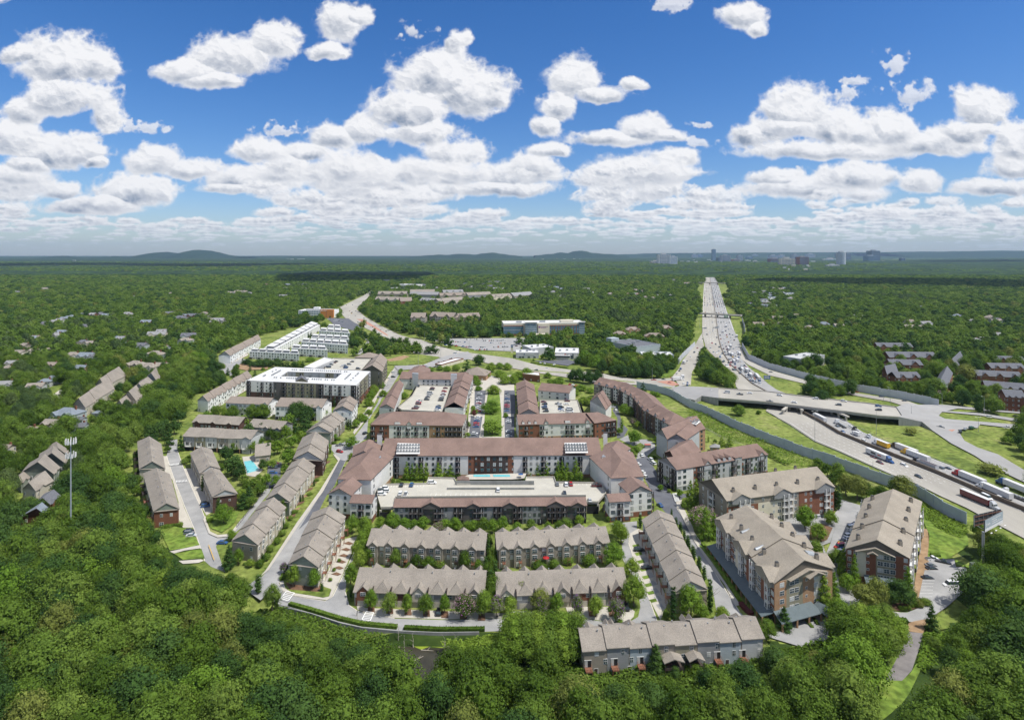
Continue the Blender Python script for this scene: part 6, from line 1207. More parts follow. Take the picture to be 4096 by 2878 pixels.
TR=[trunk_mesh(1,.62,.028,s) for s in range(4)]
TREES=[]  # (x,y,z,h,w,kind,near)
LM=[]     # landmarks: name, native px
for n_,c,x,y in (('the front townhouse row','C2',1500,620),('the small pond','C2',1450,1000),('the curved road','C2',600,600),('the two garage rows gap','C2',2110,350),('the purple myrtles','C3',700,640),('the centre alley','C3',1120,350),('the right townhouse row','C3',1600,560),('the rear townhouse rows','C2',1500,100),('the bottom townhouse row','C3',1400,1200),('the long pale street','B2',350,1200),('the traffic circle','B2',800,560),('the swimming pool','B2',-40,700),('the pool car park','B2',170,760),('the U shaped block courtyard','B2',1500,760),('the two small pools','B2',2100,800),('the parking deck','B2',2000,930),('the right courtyard corner','B3',500,760),('the parked street','B3',1240,700),('the right roundabout','B3',1150,500),('the long bending block','B3',1100,250),('the tan five storey building','B3',1850,1250),('the noise wall','B4',500,680),('the car court','B4',500,1250),('the farthest right tan building','C4',1000,400),('the entrance drive','C4',400,800),('the small right car park','C4',1500,400),('the footpath','C4',1300,950),('the billboard pole','C4',1900,350),('the grass bank by the highway','B4',1500,450),('the road bridge','A4',500,1450),('the plaza car parks','A2',2150,1450),('the left roof car park','A2',1450,1400),('the boulevard junction','A2',1900,1080),('the hospital','A3',300,900),('the clinic','A3',500,1060),('the exit ramp island','A3',1800,1200),('the boulevard roadside','A3',650,1230),('the flat roofed block','A2',500,1300),('the white townhouses','B2',200,150),('the white modern blocks','W',1000,650),('the left side street','B1',1650,900),('the left lawns','B1',1600,1350),('the cell tower','B1',650,1000),('the left suburb houses','A1',600,1000),('the running house row','A1',950,1300),('the far left houses','B1',200,600),('the medical building','A2',600,700),('the slate roofed rows','A4',1300,1150),('the right edge brick rows','A4',2100,1350),('the wood left of the boulevard','A1',1800,800),('the side lane','A1',2050,1150),('the lower left wood','C1',700,900),('the left edge wood','C1',100,600),('the wood below the pond','C2',1000,1200),('the wood left of the pond','C2',300,900),('the bottom centre wood','C2',1900,1300),('the right bottom wood','C4',1800,1000),('the bottom right corner','C4',2100,1400),('the wood below the entrance drive','C4',300,1200),('the wood below the last townhouse','C3',1800,1400),('the wood beside the townhouse left end','C3',300,1000),('the bottom left corner','C1',200,1450)):LM.append((n_,nat(c,x,y)))
PEND=list(HL)   # things waiting for labels
def rel(n):
    best=min(LM,key=lambda l:(l[1][0]-n[0])**2+(l[1][1]-n[1])**2*1.6);dx=n[0]-best[1][0];dy=n[1]-best[1][1]
    if 'wood' in best[0] or 'corner' in best[0]:return best[0],('in' if 1 else '')
    if abs(dx)<60 and abs(dy)<45:return best[0],'beside'
    if abs(dx)>abs(dy)*1.3:return best[0],('left of' if dx<0 else 'right of')
    return best[0],('behind' if dy<0 else 'in front of')
LOOK={'r':'bright green round tree','l':'green leafy tree','d':'dark green leafy tree','o':'olive green tree','b':'dark red leaved tree','p':'tall open pine','c':'dark conical evergreen','C':'light green conical tree','n':'narrow dark evergreen','N':'narrow bright evergreen','s':'green shrub','S':'olive shrub','f':'tree with pink white blossom','m':'purple flowering crape myrtle'}
def add_tree(x,y,h,w,k,near,z=0,grp=None,woods=False):
    if k in'Cc':h*=1.12;w*=1.22
    nm,sh,lm,cat=KIND[k];t=bpy.data.objects.new(nm,None);C.objects.link(t);t.location=(x,y,z);rt=rnd.uniform(0,6.28);t.rotation_euler=(0,0,rt)
    s0=.0 if sh in('shrub','cone','column') else .18
    c=bpy.data.objects.new('crown',crown_for(k,rnd.randrange(4 if near==2 else 3),near));C.objects.link(c);c.parent=t;asp=rnd.uniform(.92,1.1);c.scale=(w*1.12*asp,w*1.12/asp,h*(1-s0)*1.03);c.location=(0,0,h*s0*.55)
    if sh!='shrub':tr=bpy.data.objects.new('trunk',TR[rnd.randrange(4)]);C.objects.link(tr);tr.parent=t;tr.scale=(h,h,h)
    n=px_of(x,y,z);b,r_=rel(n);size='tall ' if h>14 and k not in 'pnN' else 'small ' if h<5 and k not in'sS' else ''
    t['category']=cat;t['group']=grp or f'{LOOK[k].split()[-1]}s around {b}'
    PEND.append((t,f'{size}{LOOK[k]}',f'{r_} {b}',n))
    return t
def flush_labels():
    d={}
    for o,look,place,n in PEND:d.setdefault((look,place),[]).append((n[0],n[1],o))
    W_=['','first','second','third','fourth','fifth','sixth','seventh','eighth','ninth','tenth','eleventh','twelfth']
    def ow(i):return W_[i] if i<13 else f'{i}th'
    for (look,place),l in d.items():
        l.sort(key=lambda e:e[0])
        for i,(x,y,o) in enumerate(l):
            n=len(l)
            if n==1:s=f'{look} {place}'
            elif i<(n+1)//2:s=f'{look} {place}, {ow(i+1)} from left' if i else f'{look} {place}, leftmost'
            else:s=f'{look} {place}, {ow(n-i)} from right' if i<n-1 else f'{look} {place}, rightmost'
            if len(s.split())>16:print('LONG',s)
            o['label']=s
tl='''C2 330,425,r,10,5.4|515,445,r,9.5,5|590,462,n,3.5,2.2|848,520,n,5.5,2|905,575,s,1.4,1.6|1030,640,r,9.5,5|1190,665,l,9,6.4|1352,665,r,8.5,4.2|1520,672,l,8.5,6|1688,660,r,8.2,4|1868,705,f,10.5,8.4|2042,685,r,11,7|2160,690,m,9,6|2270,660,r,7,6|850,425,r,11,6|930,255,r,9,6|965,170,r,9.5,6|2080,190,n,11,3.4|2060,330,n,9,4|2145,390,n,10,3.6|2110,480,n,10,4.5|1250,245,l,9,4.5|1055,235,n,4,1.6|1875,262,l,9,6|1440,252,l,6.5,5|1540,262,l,6,6|1640,250,s,4,6|1780,245,n,3.5,2|1330,240,n,4,2|1380,255,s,3,4|20,480,n,8,4.5|150,650,l,12,6|250,300,m,5,4|245,350,s,2,4|1985,245,s,5,7|745,195,s,1.6,2|700,280,s,1.6,2|665,370,s,1.6,2
C2 35,240,s,3.6,3.6|70,205,n,4,1.6
B2 35,1590,s,3.8,3.2|95,1525,s,3.8,4|130,1445,s,3.6,4|190,1378,s,3.8,4.2|235,1305,s,3.6,4|270,1235,s,3.2,3.6|310,1165,s,3,2.8|55,1540,n,4.5,1.5|245,1245,n,5,1.6|400,1005,n,4.5,1.6|422,1000,n,4.5,1.6|600,735,n,5,2|630,650,n,5,2|645,578,n,5,1.8|665,570,n,5,1.8|245,1120,l,10,7|345,1100,s,2,4|520,860,n,4,2.4|540,820,s,2,4|480,940,s,1.6,4|700,480,s,2,4|735,445,s,2,5
B2 855,520,r,9,10|850,632,r,6,4.2|960,1490,r,8.5,6|985,1350,r,9,6.5|860,1290,r,10,7|970,1335,r,12,7.5|940,1420,r,9,6|1225,1242,r,9,7.5|1500,1240,r,6.5,6.5|1785,1255,r,7,6.5|2115,1285,r,8,5.5|1640,1262,f,5,6.5|1350,1245,s,4,7|1900,1252,s,5,7|270,455,r,13,8|345,390,c,12,7|425,372,c,15,9|470,340,c,11,6|190,575,r,11,9|290,680,r,13,10|110,610,c,10,5.4|60,720,d,8,6|330,520,r,10,8|400,460,r,9,8|90,855,r,8,7.5|172,870,r,8,6|260,750,r,7,5|110,680,s,4,4|25,790,s,3,4|120,480,s,3,4|35,940,l,7,8|-20,900,l,8,8
B2 1350,805,C,10.5,4.6|1400,808,C,10,4|1440,810,C,10,4|1480,808,C,9.8,4|1522,806,C,10.3,4.4|1632,808,C,10,6|1690,778,C,8,5|1742,783,C,8,5|1270,760,b,6,5|1228,840,s,4,3|1275,848,s,4,3.4|1805,775,s,4,6|1940,790,s,1.6,2|1980,790,s,1.6,2
B3 140,770,C,9,5|230,775,C,9,4.5|270,776,C,8,4|312,778,C,10,4|412,790,C,10.5,4|450,788,C,10.5,4|492,790,C,9,4.4|572,795,C,12,5.6|400,812,N,6,3.6|440,815,N,5,3.6|480,818,N,6,4|530,815,N,6,4|575,815,N,5,4|615,818,N,6.5,4.4|110,800,s,2,5
B3 980,1375,r,11,7|945,1320,r,9,6|1150,1230,n,7,3.4|865,1178,s,3.4,2.6|45,1262,r,5,5|322,1250,r,4.6,3.6|600,1212,r,6,5.4|485,1232,s,5.5,6.5|1010,215,r,10,9.5|1060,230,r,9,7|1095,485,r,11,10|1108,592,r,8,6.4|985,375,N,11,4.6|1133,345,r,6.6,6|1083,325,f,7,5|1410,725,d,9,6.6|1412,852,r,9,7|1467,905,n,5,3.4|1410,915,s,2.2,3|1262,610,s,2,5|1240,450,s,2,5|725,415,s,2.4,4
B3 1830,845,N,9,3|1980,775,N,6,3|2175,780,N,8,3|1880,505,C,7,5|1950,510,C,8,5|1760,465,N,5,2.4|1820,480,r,4,3
B3 1540,1065,s,5,4|1600,1055,C,14,6|1650,1020,C,13,5.4|1712,985,C,11,4.6|1765,985,C,9,4|1690,1235,f,12,14.5|1735,1340,C,15,7|1815,1320,C,11,5.4|1850,1100,d,7,8
B3 1430,1160,n,6,2|1470,1240,n,6,3|1510,1290,n,6.4,3|1545,1350,n,6,2.4|1580,1440,n,6.4,3.4|1630,1530,n,6.4,3|1675,1610,n,6.4,3
C3 905,255,r,12,10|1070,340,r,9,6.6|1092,595,r,13,9|250,650,m,8,6.4|400,650,r,8,5.4|590,690,m,9,5|752,690,r,9,6|930,730,m,9.5,6.4|1445,735,n,14,4|1600,705,r,13.5,10|1775,660,n,14,4|1575,70,n,6,3|1620,160,n,6,3|1680,285,n,7,3|1722,375,n,7,3|1880,725,r,6,5|1720,700,r,5,5|500,210,s,4,7|690,220,s,5,8|250,260,s,4,8|380,255,s,4.6,5|970,755,s,2,3|1380,700,s,3.4,3.4
C3 2280,900,l,8,7|1290,1200,c,9,6|90,560,o,9,7|250,640,o,9,8
W 430,1385,l,12,9|580,1335,l,13,11|690,1370,l,12,10|820,1390,l,13,12|1240,1400,d,15,11|1310,1420,d,17,12|1400,1440,d,15,11|1480,1400,l,13,10|1585,1375,r,13,10|560,1560,r,14,11|1150,1570,r,16,12|230,1340,l,9,6|320,1360,r,9,5|180,1330,r,8,6|90,1420,r,9,8
W 620,690,d,9,9|680,705,d,7,8|770,712,d,10,12|860,715,d,11,12|930,710,d,9,9|1015,718,d,12,9|1080,720,c,9,7|1125,722,c,9,6|1160,722,c,9,6|1240,720,d,8,9|1300,715,r,9,8|1350,720,c,8,6|560,680,c,8,5|1440,640,r,6,12|365,825,c,9,5|480,820,c,9,5|440,780,c,7,4|655,775,c,8,4|290,740,l,8,7|480,740,l,7,6|290,810,r,6,4|720,830,c,7,5|825,755,r,4,4
W 1500,180,l,12,16|1640,200,l,12,14|1560,190,l,10,12|1415,330,c,9,6|1455,325,c,9,6|1985,400,r,9,9|2020,410,r,9,8|2080,390,r,8,9|2140,375,r,6,6|2040,320,l,9,12
W 2215,1230,r,9,7|2240,1140,r,9,7|2140,1430,r,7,7|2060,1510,r,7,7|1950,1525,n,8,3|1975,1525,n,8,3|2280,1050,r,9,8|1930,1520,n,7,3|1760,1240,n,9,4
B1 1515,495,c,12,6|1470,450,c,10,5|1395,445,c,10,5|1620,545,c,11,5.4|2020,650,d,12,9|2100,770,d,14,12|2150,800,d,11,8|1970,720,l,5,7|2270,500,c,11,6|1660,660,l,4,6|1700,640,l,5,6|2000,1195,r,11,9|1955,1130,n,10,4|2030,1040,n,5,3|2180,1060,c,8,7|2230,1010,c,9,6|1815,905,n,10,3.4|2070,1350,r,6,4|2190,930,s,4,8|2250,970,s,5,6|1885,1180,s,2.4,4|1500,1220,s,1.6,7|1495,1235,s,2.4,2.6|1620,1225,s,3,2.6|2075,770,n,9,3
C1 2050,265,c,10,5.4|2135,225,r,8,5|2240,245,r,4,3.4|2195,225,s,1.4,2|2280,225,s,1.6,2.4
C3 25,925,r,12,10|125,925,l,12,11|235,925,r,12,10|345,925,l,12,12|455,925,r,12,11|565,925,l,12,10|25,1010,r,13,10|125,1010,l,13,11|235,1010,r,13,10|345,1010,l,13,12|455,1010,r,13,11|565,1010,l,13,10|25,1100,r,12,10|125,1100,l,12,11|235,1100,r,12,10|345,1100,l,12,12|455,1100,r,12,11|565,1100,l,12,10
C2 2075,130,l,11,5|2120,230,l,9,5|2068,420,l,11,6|2122,560,l,12,7|2102,330,l,10,5|2240,600,l,8,7
B2 60,420,d,12,8|130,440,l,10,8|180,475,l,10,7|-60,440,d,13,9|20,520,l,10,8|-30,560,l,9,8|255,520,l,9,7|380,460,l,9,7|420,480,r,8,6|150,700,r,6,5|1330,1238,r,6,6|1420,1240,r,5,5|1120,1250,r,7,6|1700,1250,r,6,6|1950,1262,r,6,6|2040,1270,l,8,6|700,455,r,6,5|640,520,r,4,4|1010,1560,l,8,6|905,1500,r,8,6
B3 -80,1258,r,8,6|170,1255,l,6,5|420,1250,l,5,5|1330,900,r,4,4|1500,640,l,6,5|1300,480,r,6,5|960,400,r,6,5|1060,560,r,6,5|1500,960,r,5,4
B1 1215,800,l,7,6|1232,870,l,8,6|1225,950,l,7,6|1240,620,l,7,6|2185,850,l,7,6|2205,920,l,8,6|2160,985,r,7,6|1500,560,l,5,5|2250,1060,l,7,6|2100,560,l,8,7|2230,560,l,7,6|1370,500,d,10,7|1330,445,d,12,9|1420,420,d,12,9|1560,400,d,12,9|1480,390,d,12,10|1600,300,d,12,10|1250,430,d,12,10
C4 700,905,l,14,11|820,885,r,14,11|930,905,r,13,11|1050,885,l,13,10|1130,960,r,12,10|760,1050,l,15,12|900,1080,r,15,12|1020,1085,l,14,11|650,985,l,13,10
A2 1040,905,l,12,15|1090,905,d,14,15|1070,945,l,14,13|1120,945,l,12,13|1170,945,d,14,13|1230,945,d,14,13|1290,945,l,14,13|1350,945,l,14,13|1085,985,d,15,14|1140,985,d,12,14|1200,985,d,12,14|1260,985,l,12,14|1320,985,l,12,14|1380,985,r,12,14|1430,985,l,14,14|1110,1020,r,14,13|1170,1020,d,14,13|1240,1020,l,12,13|1300,1020,l,12,13|1360,1020,r,12,13|1420,1020,r,12,13|1470,1020,r,14,13|1540,1020,d,12,13|1590,1020,d,14,13|860,880,r,12,14|900,880,d,12,14|950,880,d,14,14|850,930,d,14,13|890,930,l,14,13|870,960,d,14,13|1010,560,d,14,15|1040,560,d,12,15|940,620,r,12,15|985,620,d,15,15|1030,620,d,14,15|1000,660,r,12,13|1050,660,r,14,13|1040,700,d,12,14|1090,700,d,14,14|1100,735,d,12,13|1150,735,d,14,13
A3 60,935,d,12,12|130,965,d,13,13|230,940,l,12,12|300,930,l,11,12|425,905,d,13,13|560,905,r,7,8|750,965,l,13,13|820,1005,l,13,12|870,1045,d,13,12|640,905,l,12,12|700,925,d,13,13|780,900,l,12,12|860,930,l,13,13|930,980,d,13,12
A2 2130,1380,r,10,13|1990,1350,r,6,7|1990,1300,r,7,9|2110,1550,r,12,15|1950,1560,r,6,6|1960,1270,r,8,9|1890,1180,c,14,13|2000,1120,d,14,13|2110,1180,r,12,11|2060,1235,r,8,8|2180,1230,r,9,12|2230,1290,r,11,14|1560,1175,r,6,9|1650,1165,r,6,8|1710,1180,r,8,8|1790,1170,r,8,9|2180,1150,r,8,10|2250,1160,r,9,10|1290,1200,r,5,6|1300,1175,r,4,5|1325,1420,r,7,7|1140,1400,r,7,7|1040,1410,r,9,6|1030,1490,r,6,5|1130,1330,r,8,6|1010,1560,r,5,6
B2 2115,395,r,12,17|940,260,r,6,5|890,330,r,7,5|2235,245,r,5,4|1905,340,r,6,4|1945,170,r,4,4|1950,240,b,7,5|1900,420,r,4,4|830,350,s,2,4|845,365,n,5,2
A3 130,1240,r,13,13|60,1250,r,10,12|10,1290,r,11,10|545,1265,d,14,10|605,1275,d,16,12|690,1285,d,15,11|765,1282,d,15,10|320,1235,r,7,8|425,1295,r,9,12|345,1295,r,7,10|640,1470,r,8,10|700,1480,r,9,9|560,1395,r,7,11|620,1350,r,7,11|700,1370,r,6,9|1175,1355,c,9,6|1300,1400,r,5,6|1260,1390,r,5,6|350,1080,d,13,12|195,1085,r,4,4|275,1060,r,7,7|640,1110,r,10,12|700,1110,r,10,13|760,1130,r,9,12|820,1150,r,9,9|950,1095,r,6,8|990,1045,d,14,12|2030,1570,l,10,10|950,1210,d,13,13|1010,1230,d,14,12|1200,1230,d,13,13|1310,1235,d,15,13|1430,1160,d,9,10|1080,1180,d,11,12|1120,1230,d,14,12|1370,1190,d,12,12
A3 1720,1250,l,14,14|1780,1270,d,15,15|1850,1290,l,15,15|1920,1310,l,14,14|1700,1120,d,14,12|1760,1150,d,14,13|1830,1180,d,15,14|1900,1240,l,14,14|1960,1270,l,12,12|1710,1050,l,11,10
A4 400,1390,d,15,14|480,1385,l,17,14|550,1395,l,14,13|640,1390,l,11,12|740,1385,d,16,13|350,1380,l,10,10|1460,1420,f,9,9|1520,1420,f,9,9|1580,1440,d,10,9
B4 1280,400,S,6.5,9|2005,755,S,7.5,15|2240,420,l,11,9|2150,480,s,6,10|2180,440,s,5,9
B4 800,985,o,15,12|700,945,o,14,11|660,860,l,12,10|620,780,l,10,8|1010,990,l,9,9|1210,990,o,15,13|1130,960,l,11,9|530,780,l,9,7|450,700,l,7,8|580,1065,n,12,3.4|630,1075,n,13,5|600,1070,n,11,3|335,1250,r,13,10|565,1210,r,8,7|450,1345,r,9,8|430,1450,s,6,7|880,980,l,11,9|590,860,l,9,8|1690,1100,l,3,4
C4 610,245,l,9,7|680,345,C,12,5.4|775,430,C,13,4.4|710,465,r,8,7|960,610,o,13,9|1180,590,d,11,10|1255,560,C,13,5.4|500,645,C,14,7|595,580,C,12,4.6|145,805,c,8,5.4|1467,815,c,9,4.4|640,790,r,12,9|560,700,s,3,4|1190,632,s,2,2.2|1225,635,s,2,2.2|1262,630,s,2,2.2|1285,610,s,2.4,2.4|1318,608,s,3,2.6|1360,612,S,3.4,3.2|1410,590,s,3.4,4.4|860,640,o,11,9'''
EXTRA=[]
for ln in tl.split('\n'):
    c,e=ln.split(' ',1)
    for q in e.split('|'):
        x,y,k,h,w=q.split(',');n=nat(c,float(x),float(y));g=G(n)
        if g[1]>480 and k in 'rldo':EXTRA.append((g[0],g[1],float(h)*1.02,float(w),{'r':4,'l':0,'d':2,'o':5}[k]));continue
        add_tree(g[0],g[1],float(h)*1.02,float(w),k,2 if g[1]<330 else (1 if g[1]<480 else 0))
NEXP=len(PEND)
# ---- woods ----
allpoly=[(np.array([(p[0],p[1]) for p in P]),0 if i not in NB else 3) for i,P in enumerate(CLR+[SITE])]+[(np.array(P),1) for P in FOOT]
def inside(px,py,P):
    c=np.zeros(len(px),bool);j=len(P)-1
    for i in range(len(P)):
        xi,yi=P[i];xj,yj=P[j];k=((yi>py)!=(yj>py))&(px<(xj-xi)*(py-yi)/((yj-yi) if yj!=yi else 1e-9)+xi);c^=k;j=i
    return c
def hits(px,py,which=None,mg=0):
    r=np.zeros(len(px),bool)
    for P,t in allpoly:
        if which is not None and t!=which:continue
        b=(px>P[:,0].min()-mg)&(px<P[:,0].max()+mg)&(py>P[:,1].min()-mg)&(py<P[:,1].max()+mg)
        if b.any():
            i=np.nonzero(b)[0];r[i]|=inside(px[i],py[i],P)
    return r
rs=np.random.RandomState(11)
pts=[];y=128.
while y<8500:
    s=8.2 if y<300 else (11 if y<700 else 11+(y-700)/300.);xm=y*.98+20;n=int(2*xm/s);x=-xm+s*(np.arange(n)+.5)+rs.uniform(-.42,.42,n)*s;pts.append(np.stack([x,y+rs.uniform(-.42,.42,n)*s],1));y+=s*.95
pts=np.concatenate(pts);px_,py_=pts[:,0],pts[:,1]
bad=hits(px_,py_)
for dx in (-4.5,4.5):bad|=hits(px_+dx,py_)
for dy in (3.5,):bad|=hits(px_,py_+dy)|hits(px_,py_-dy,1)
soft=np.zeros(len(px_),bool)
for f_ in (.2,.5,.8,1.):soft|=hits(px_,py_+f_*8*py_/H,1)
for f_ in (.5,1.):soft|=hits(px_,py_+f_*5*py_/H,0)&(py_>350)
# open ground: ponds, bare grass
nz=np.array([vn(a/70.,b/70.) for a,b in pts]);
keep=~bad;px_,py_,soft,nz=px_[keep],py_[keep],soft[keep],nz[keep]
def blockx(x,y,z,k_):
    r=np.zeros(len(x),bool)
    for f_ in (.35,.65,1.):
        q=H/(H-z*f_);r|=hits(x*q,y*q,0)
    return r
hh=(10.5+10.5*rs.rand(len(px_))**1.3)*(1-.12*nz)
see=rs.rand(len(px_))<np.where(py_>1200,.7,.72)
fac=np.ones(len(px_))
uu=px_/py_
for P in FOOT:
    P=np.array(P);u=P[:,0]/P[:,1];yh=P[:,1].min()+2;m=(py_<yh)&(uu>u.min()-3.5/py_)&(uu<u.max()+3.5/py_)&(py_>yh*.55)
    if m.any():
        hm=np.maximum(H-(H-5.)*py_[m]/yh,2.);hh[m]=np.where(see[m],np.minimum(hh[m],np.maximum(hm,3.2)),hh[m])
for it in range(8):
    b=blockx(px_,py_,hh*fac,see);b&=(see|(py_<700))
    for dx in (-3.5,3.5):b|=hits((px_+dx)*H/(H-hh*fac),py_*H/(H-hh*fac),0)&(py_<420)
    fac[b]*=.84
drop=(b&(fac<.28)&(py_>262))|((hh*fac<4)&(py_>262)&(rs.rand(len(hh))<.6));hh*=fac
keep=~drop;px_,py_,soft,nz,hh=px_[keep],py_[keep],soft[keep],nz[keep],hh[keep]
keep=~((soft&(rs.rand(len(px_))<.15))|((nz<.13)&(py_>420)));px_,py_,soft,nz,hh=px_[keep],py_[keep],soft[keep],nz[keep],hh[keep]
ww=np.maximum(hh,6)*rs.uniform(.60,.92,len(px_));ww=np.where(py_>700,ww*(1+(py_-700)/2900),ww);hh=np.where(py_>4000,hh*1.25,hh)
order=np.argsort(py_);NEAR=300-sum(1 for p in PEND if p[0].name.startswith('broadleaf_tree'));near_i=[]
for i in order:
    if len(near_i)>=NEAR+60:break
    if abs(px_[i])<py_[i]*.93+6:near_i.append(i)
taken=set();nb=0
for i in near_i:
    k='p' if nz[i]>.74 or (rs.rand()<.08) else rs.choice(list('lllldor'),p=[.2,.2,.15,.15,.14,.06,.10])
    if k!='p':
        if nb>=NEAR:continue
        nb+=1
    taken.add(i);add_tree(px_[i],py_[i],hh[i]*(1.15 if k=='p' else 1),ww[i]*(1.1 if k!='p' else 1),k,2,ghz(px_[i],py_[i]),woods=True)
ne=len(EXTRA);E_=np.array(EXTRA);px_=np.concatenate([px_,E_[:,0]]);py_=np.concatenate([py_,E_[:,1]]);hh=np.concatenate([hh,E_[:,2]]);ww=np.concatenate([ww,E_[:,3]]);nz=np.concatenate([nz,np.zeros(ne)])
rest=np.array([i for i in range(len(px_)) if i not in taken])
print('trees: near',len(PEND),'forest',len(rest))
# forest object: geometry nodes instancing crowns on points
pc=bpy.data.collections.new('tree_kinds');fk=[('l',0),('l',1),('d',2),('l',2),('r',0),('o',1),('l',3),('p',0)]
for i,(k,v_) in enumerate(fk):
    sh=KIND[k][1];me=lobes_mesh('forest_tree',sh,100+i*7,11 if sh!='pine' else 14,430,.105 if sh!='pine' else .10,'leaf' if k in 'lr' else KIND[k][2],1)
    n0=len(me.vertices);o=bpy.data.objects.new('tree_%02d'%i,me);pc.objects.link(o)
for i,(k,v_) in enumerate(fk):
    o=bpy.data.objects.new('tree_%02d'%(i+8),crown_for(k,v_%4,2));pc.objects.link(o)
me=bpy.data.meshes.new('forest');zz=[(px_[i],py_[i],ghz(px_[i],py_[i])-.5) for i in rest];me.from_pydata(zz,[],[])
for nm,ty,ar in (('scl','FLOAT_VECTOR',np.stack([ww[rest]*1.25,ww[rest]*1.25,hh[rest]],1)),('rotz','FLOAT_VECTOR',np.stack([np.zeros(len(rest)),np.zeros(len(rest)),rs.uniform(0,6.28,len(rest))],1)),('idx','INT',None)):
    a=me.attributes.new(nm,ty,'POINT')
    if ar is not None:a.data.foreach_set('vector',ar.astype(np.float32).ravel())
    else:
        big=.45*nz[rest]+.55*np.array([vn(px_[i]/230.+9,py_[i]/340.) for i in rest])+rs.uniform(-.2,.2,len(rest));ii=np.where(big>.8,7,np.where(big>.62,rs.choice([0,1,6],len(rest)),np.where(big>.35,rs.choice([0,1,3,6,2],len(rest)),rs.choice([2,2,3,0,4,5],len(rest)))));ii[len(ii)-ne:]=E_[:,4];ii=np.where(py_[rest]<750,ii+8,ii);a.data.foreach_set('value',ii.astype(np.int32))
fo=bpy.data.objects.new('forest',me);C.objects.link(fo);fo['kind']='stuff'
ng_=bpy.data.node_groups.new('forest','GeometryNodeTree');ng_.interface.new_socket('Geometry',in_out='INPUT',socket_type='NodeSocketGeometry');ng_.interface.new_socket('Geometry',in_out='OUTPUT',socket_type='NodeSocketGeometry')
N=ng_.nodes;L_=ng_.links;gi=N.new('NodeGroupInput');go=N.new('NodeGroupOutput');ip=N.new('GeometryNodeInstanceOnPoints');ci=N.new('GeometryNodeCollectionInfo');ci.inputs['Collection'].default_value=pc;ci.inputs['Separate Children'].default_value=True;ci.inputs['Reset Children'].default_value=True
def na(n_,t):a=N.new('GeometryNodeInputNamedAttribute');a.data_type=t;a.inputs['Name'].default_value=n_;return a.outputs['Attribute']
L_.new(gi.outputs[0],ip.inputs['Points']);L_.new(ci.outputs[0],ip.inputs['Instance']);ip.inputs['Pick Instance'].default_value=True;L_.new(na('idx','INT'),ip.inputs['Instance Index'])
er=N.new('FunctionNodeEulerToRotation');L_.new(na('rotz','FLOAT_VECTOR'),er.inputs[0]);L_.new(er.outputs[0],ip.inputs['Rotation']);L_.new(na('scl','FLOAT_VECTOR'),ip.inputs['Scale']);L_.new(ip.outputs[0],go.inputs[0])
md=fo.modifiers.new('trees','NODES');md.node_group=ng_
# dead trees in the pond, hedges, undergrowth
for i,(c,x,y,h) in enumerate((('C2',1325,1085,9),('C2',1410,960,5),('C2',1690,1060,7),('C2',1800,970,5),('C2',915,800,9),('C2',890,760,7),('C2',1270,930,6),('C1',1400,700,6),('C1',2200,600,8))):
    p=PL(f'{c} {x},{y}',-3.2)[0];r=random.Random(i);mb=MB();x0,y0,z=p[0],p[1],-3.2;pr=.2
    for k in range(5):
        nx,ny,nz_=x0+r.uniform(-.3,.3),y0+r.uniform(-.3,.3),z+h/5;mb.tube((x0,y0,z),(nx,ny,nz_),pr,pr*.8,'deadwood',6);x0,y0,z=nx,ny,nz_;pr*=.78
        if k>0:a=r.uniform(0,6.28);mb.tube((x0,y0,z),(x0+1.4*cos(a),y0+1.4*sin(a),z+.8),pr*.6,.03,'deadwood',5)
    o=mb.build('dead_tree',org=(p[0],p[1],-3.2));PEND.append((o,'bare gray dead tree','at the pond' if c=='C2' else 'in the left wood',nat(c,x,y)));o['category']='dead tree';o['group']='dead trees'
for i,s in enumerate(('C2 1480,985 1590,998','C2 1230,1000 1290,960','C2 1400,1090 1500,1045','C2 1640,945 1830,975','C2 1240,1130 1290,1110')):
    a,b=PL(s,-3.1);mb=MB();mb.tube(a,(b[0],b[1],-2.9),.18,.07,'deadwood',6);m_=lerp(a,b,.5);mb.tube((m_[0],m_[1],-3),(m_[0]+.9,m_[1]+1,-2.4),.09,.03,'deadwood',5);o=mb.build('fallen_log',org=(a[0],a[1],-3.2));PEND.append((o,'fallen bare log','lying in the pond',nat('C2',*map(float,s.split()[1].split(',')))));o['category']='log';o['group']='fallen logs'
def hedge(lab,s,w,h,lm='leaf'):
    P=PL(s);mb=MB();r=random.Random(len(lab));k=mb.mi(lm)
    for a,b in zip(P,P[1:]):
        u,L=unit(a,b);n=(u[1],-u[0]);mb.box(a[:2],u,n,0,L,-w/2*.8,w/2*.8,0,h*.9,lm)
        for i in range(int(L*14)):
            t=r.uniform(0,L);q=r.uniform(-w/2,w/2);zz=h*r.uniform(.9,1.08) if abs(q)<w*.42 else r.uniform(.1,h);c=(a[0]+u[0]*t+n[0]*q,a[1]+u[1]*t+n[1]*q,zz);n0=len(mb.v)
            for g in range(4):mb.v.append((c[0]+r.uniform(-.22,.22),c[1]+r.uniform(-.22,.22),c[2]+r.uniform(-.18,.18)))
            mb.f.append((n0,n0+1,n0+2,n0+3));mb.m.append(k)
    o=mb.build('hedge',org=(P[0][0],P[0][1],0));props(o,lab,'hedge','clipped hedges')
hedge('long clipped hedge along the curved road, left of its gap','C2 300,585 500,640 760,720 960,765 1265,792',2.,1.3);hedge('clipped hedge along the curved road, right of its gap','C2 1328,798 1650,815 2050,812',2.,1.3)
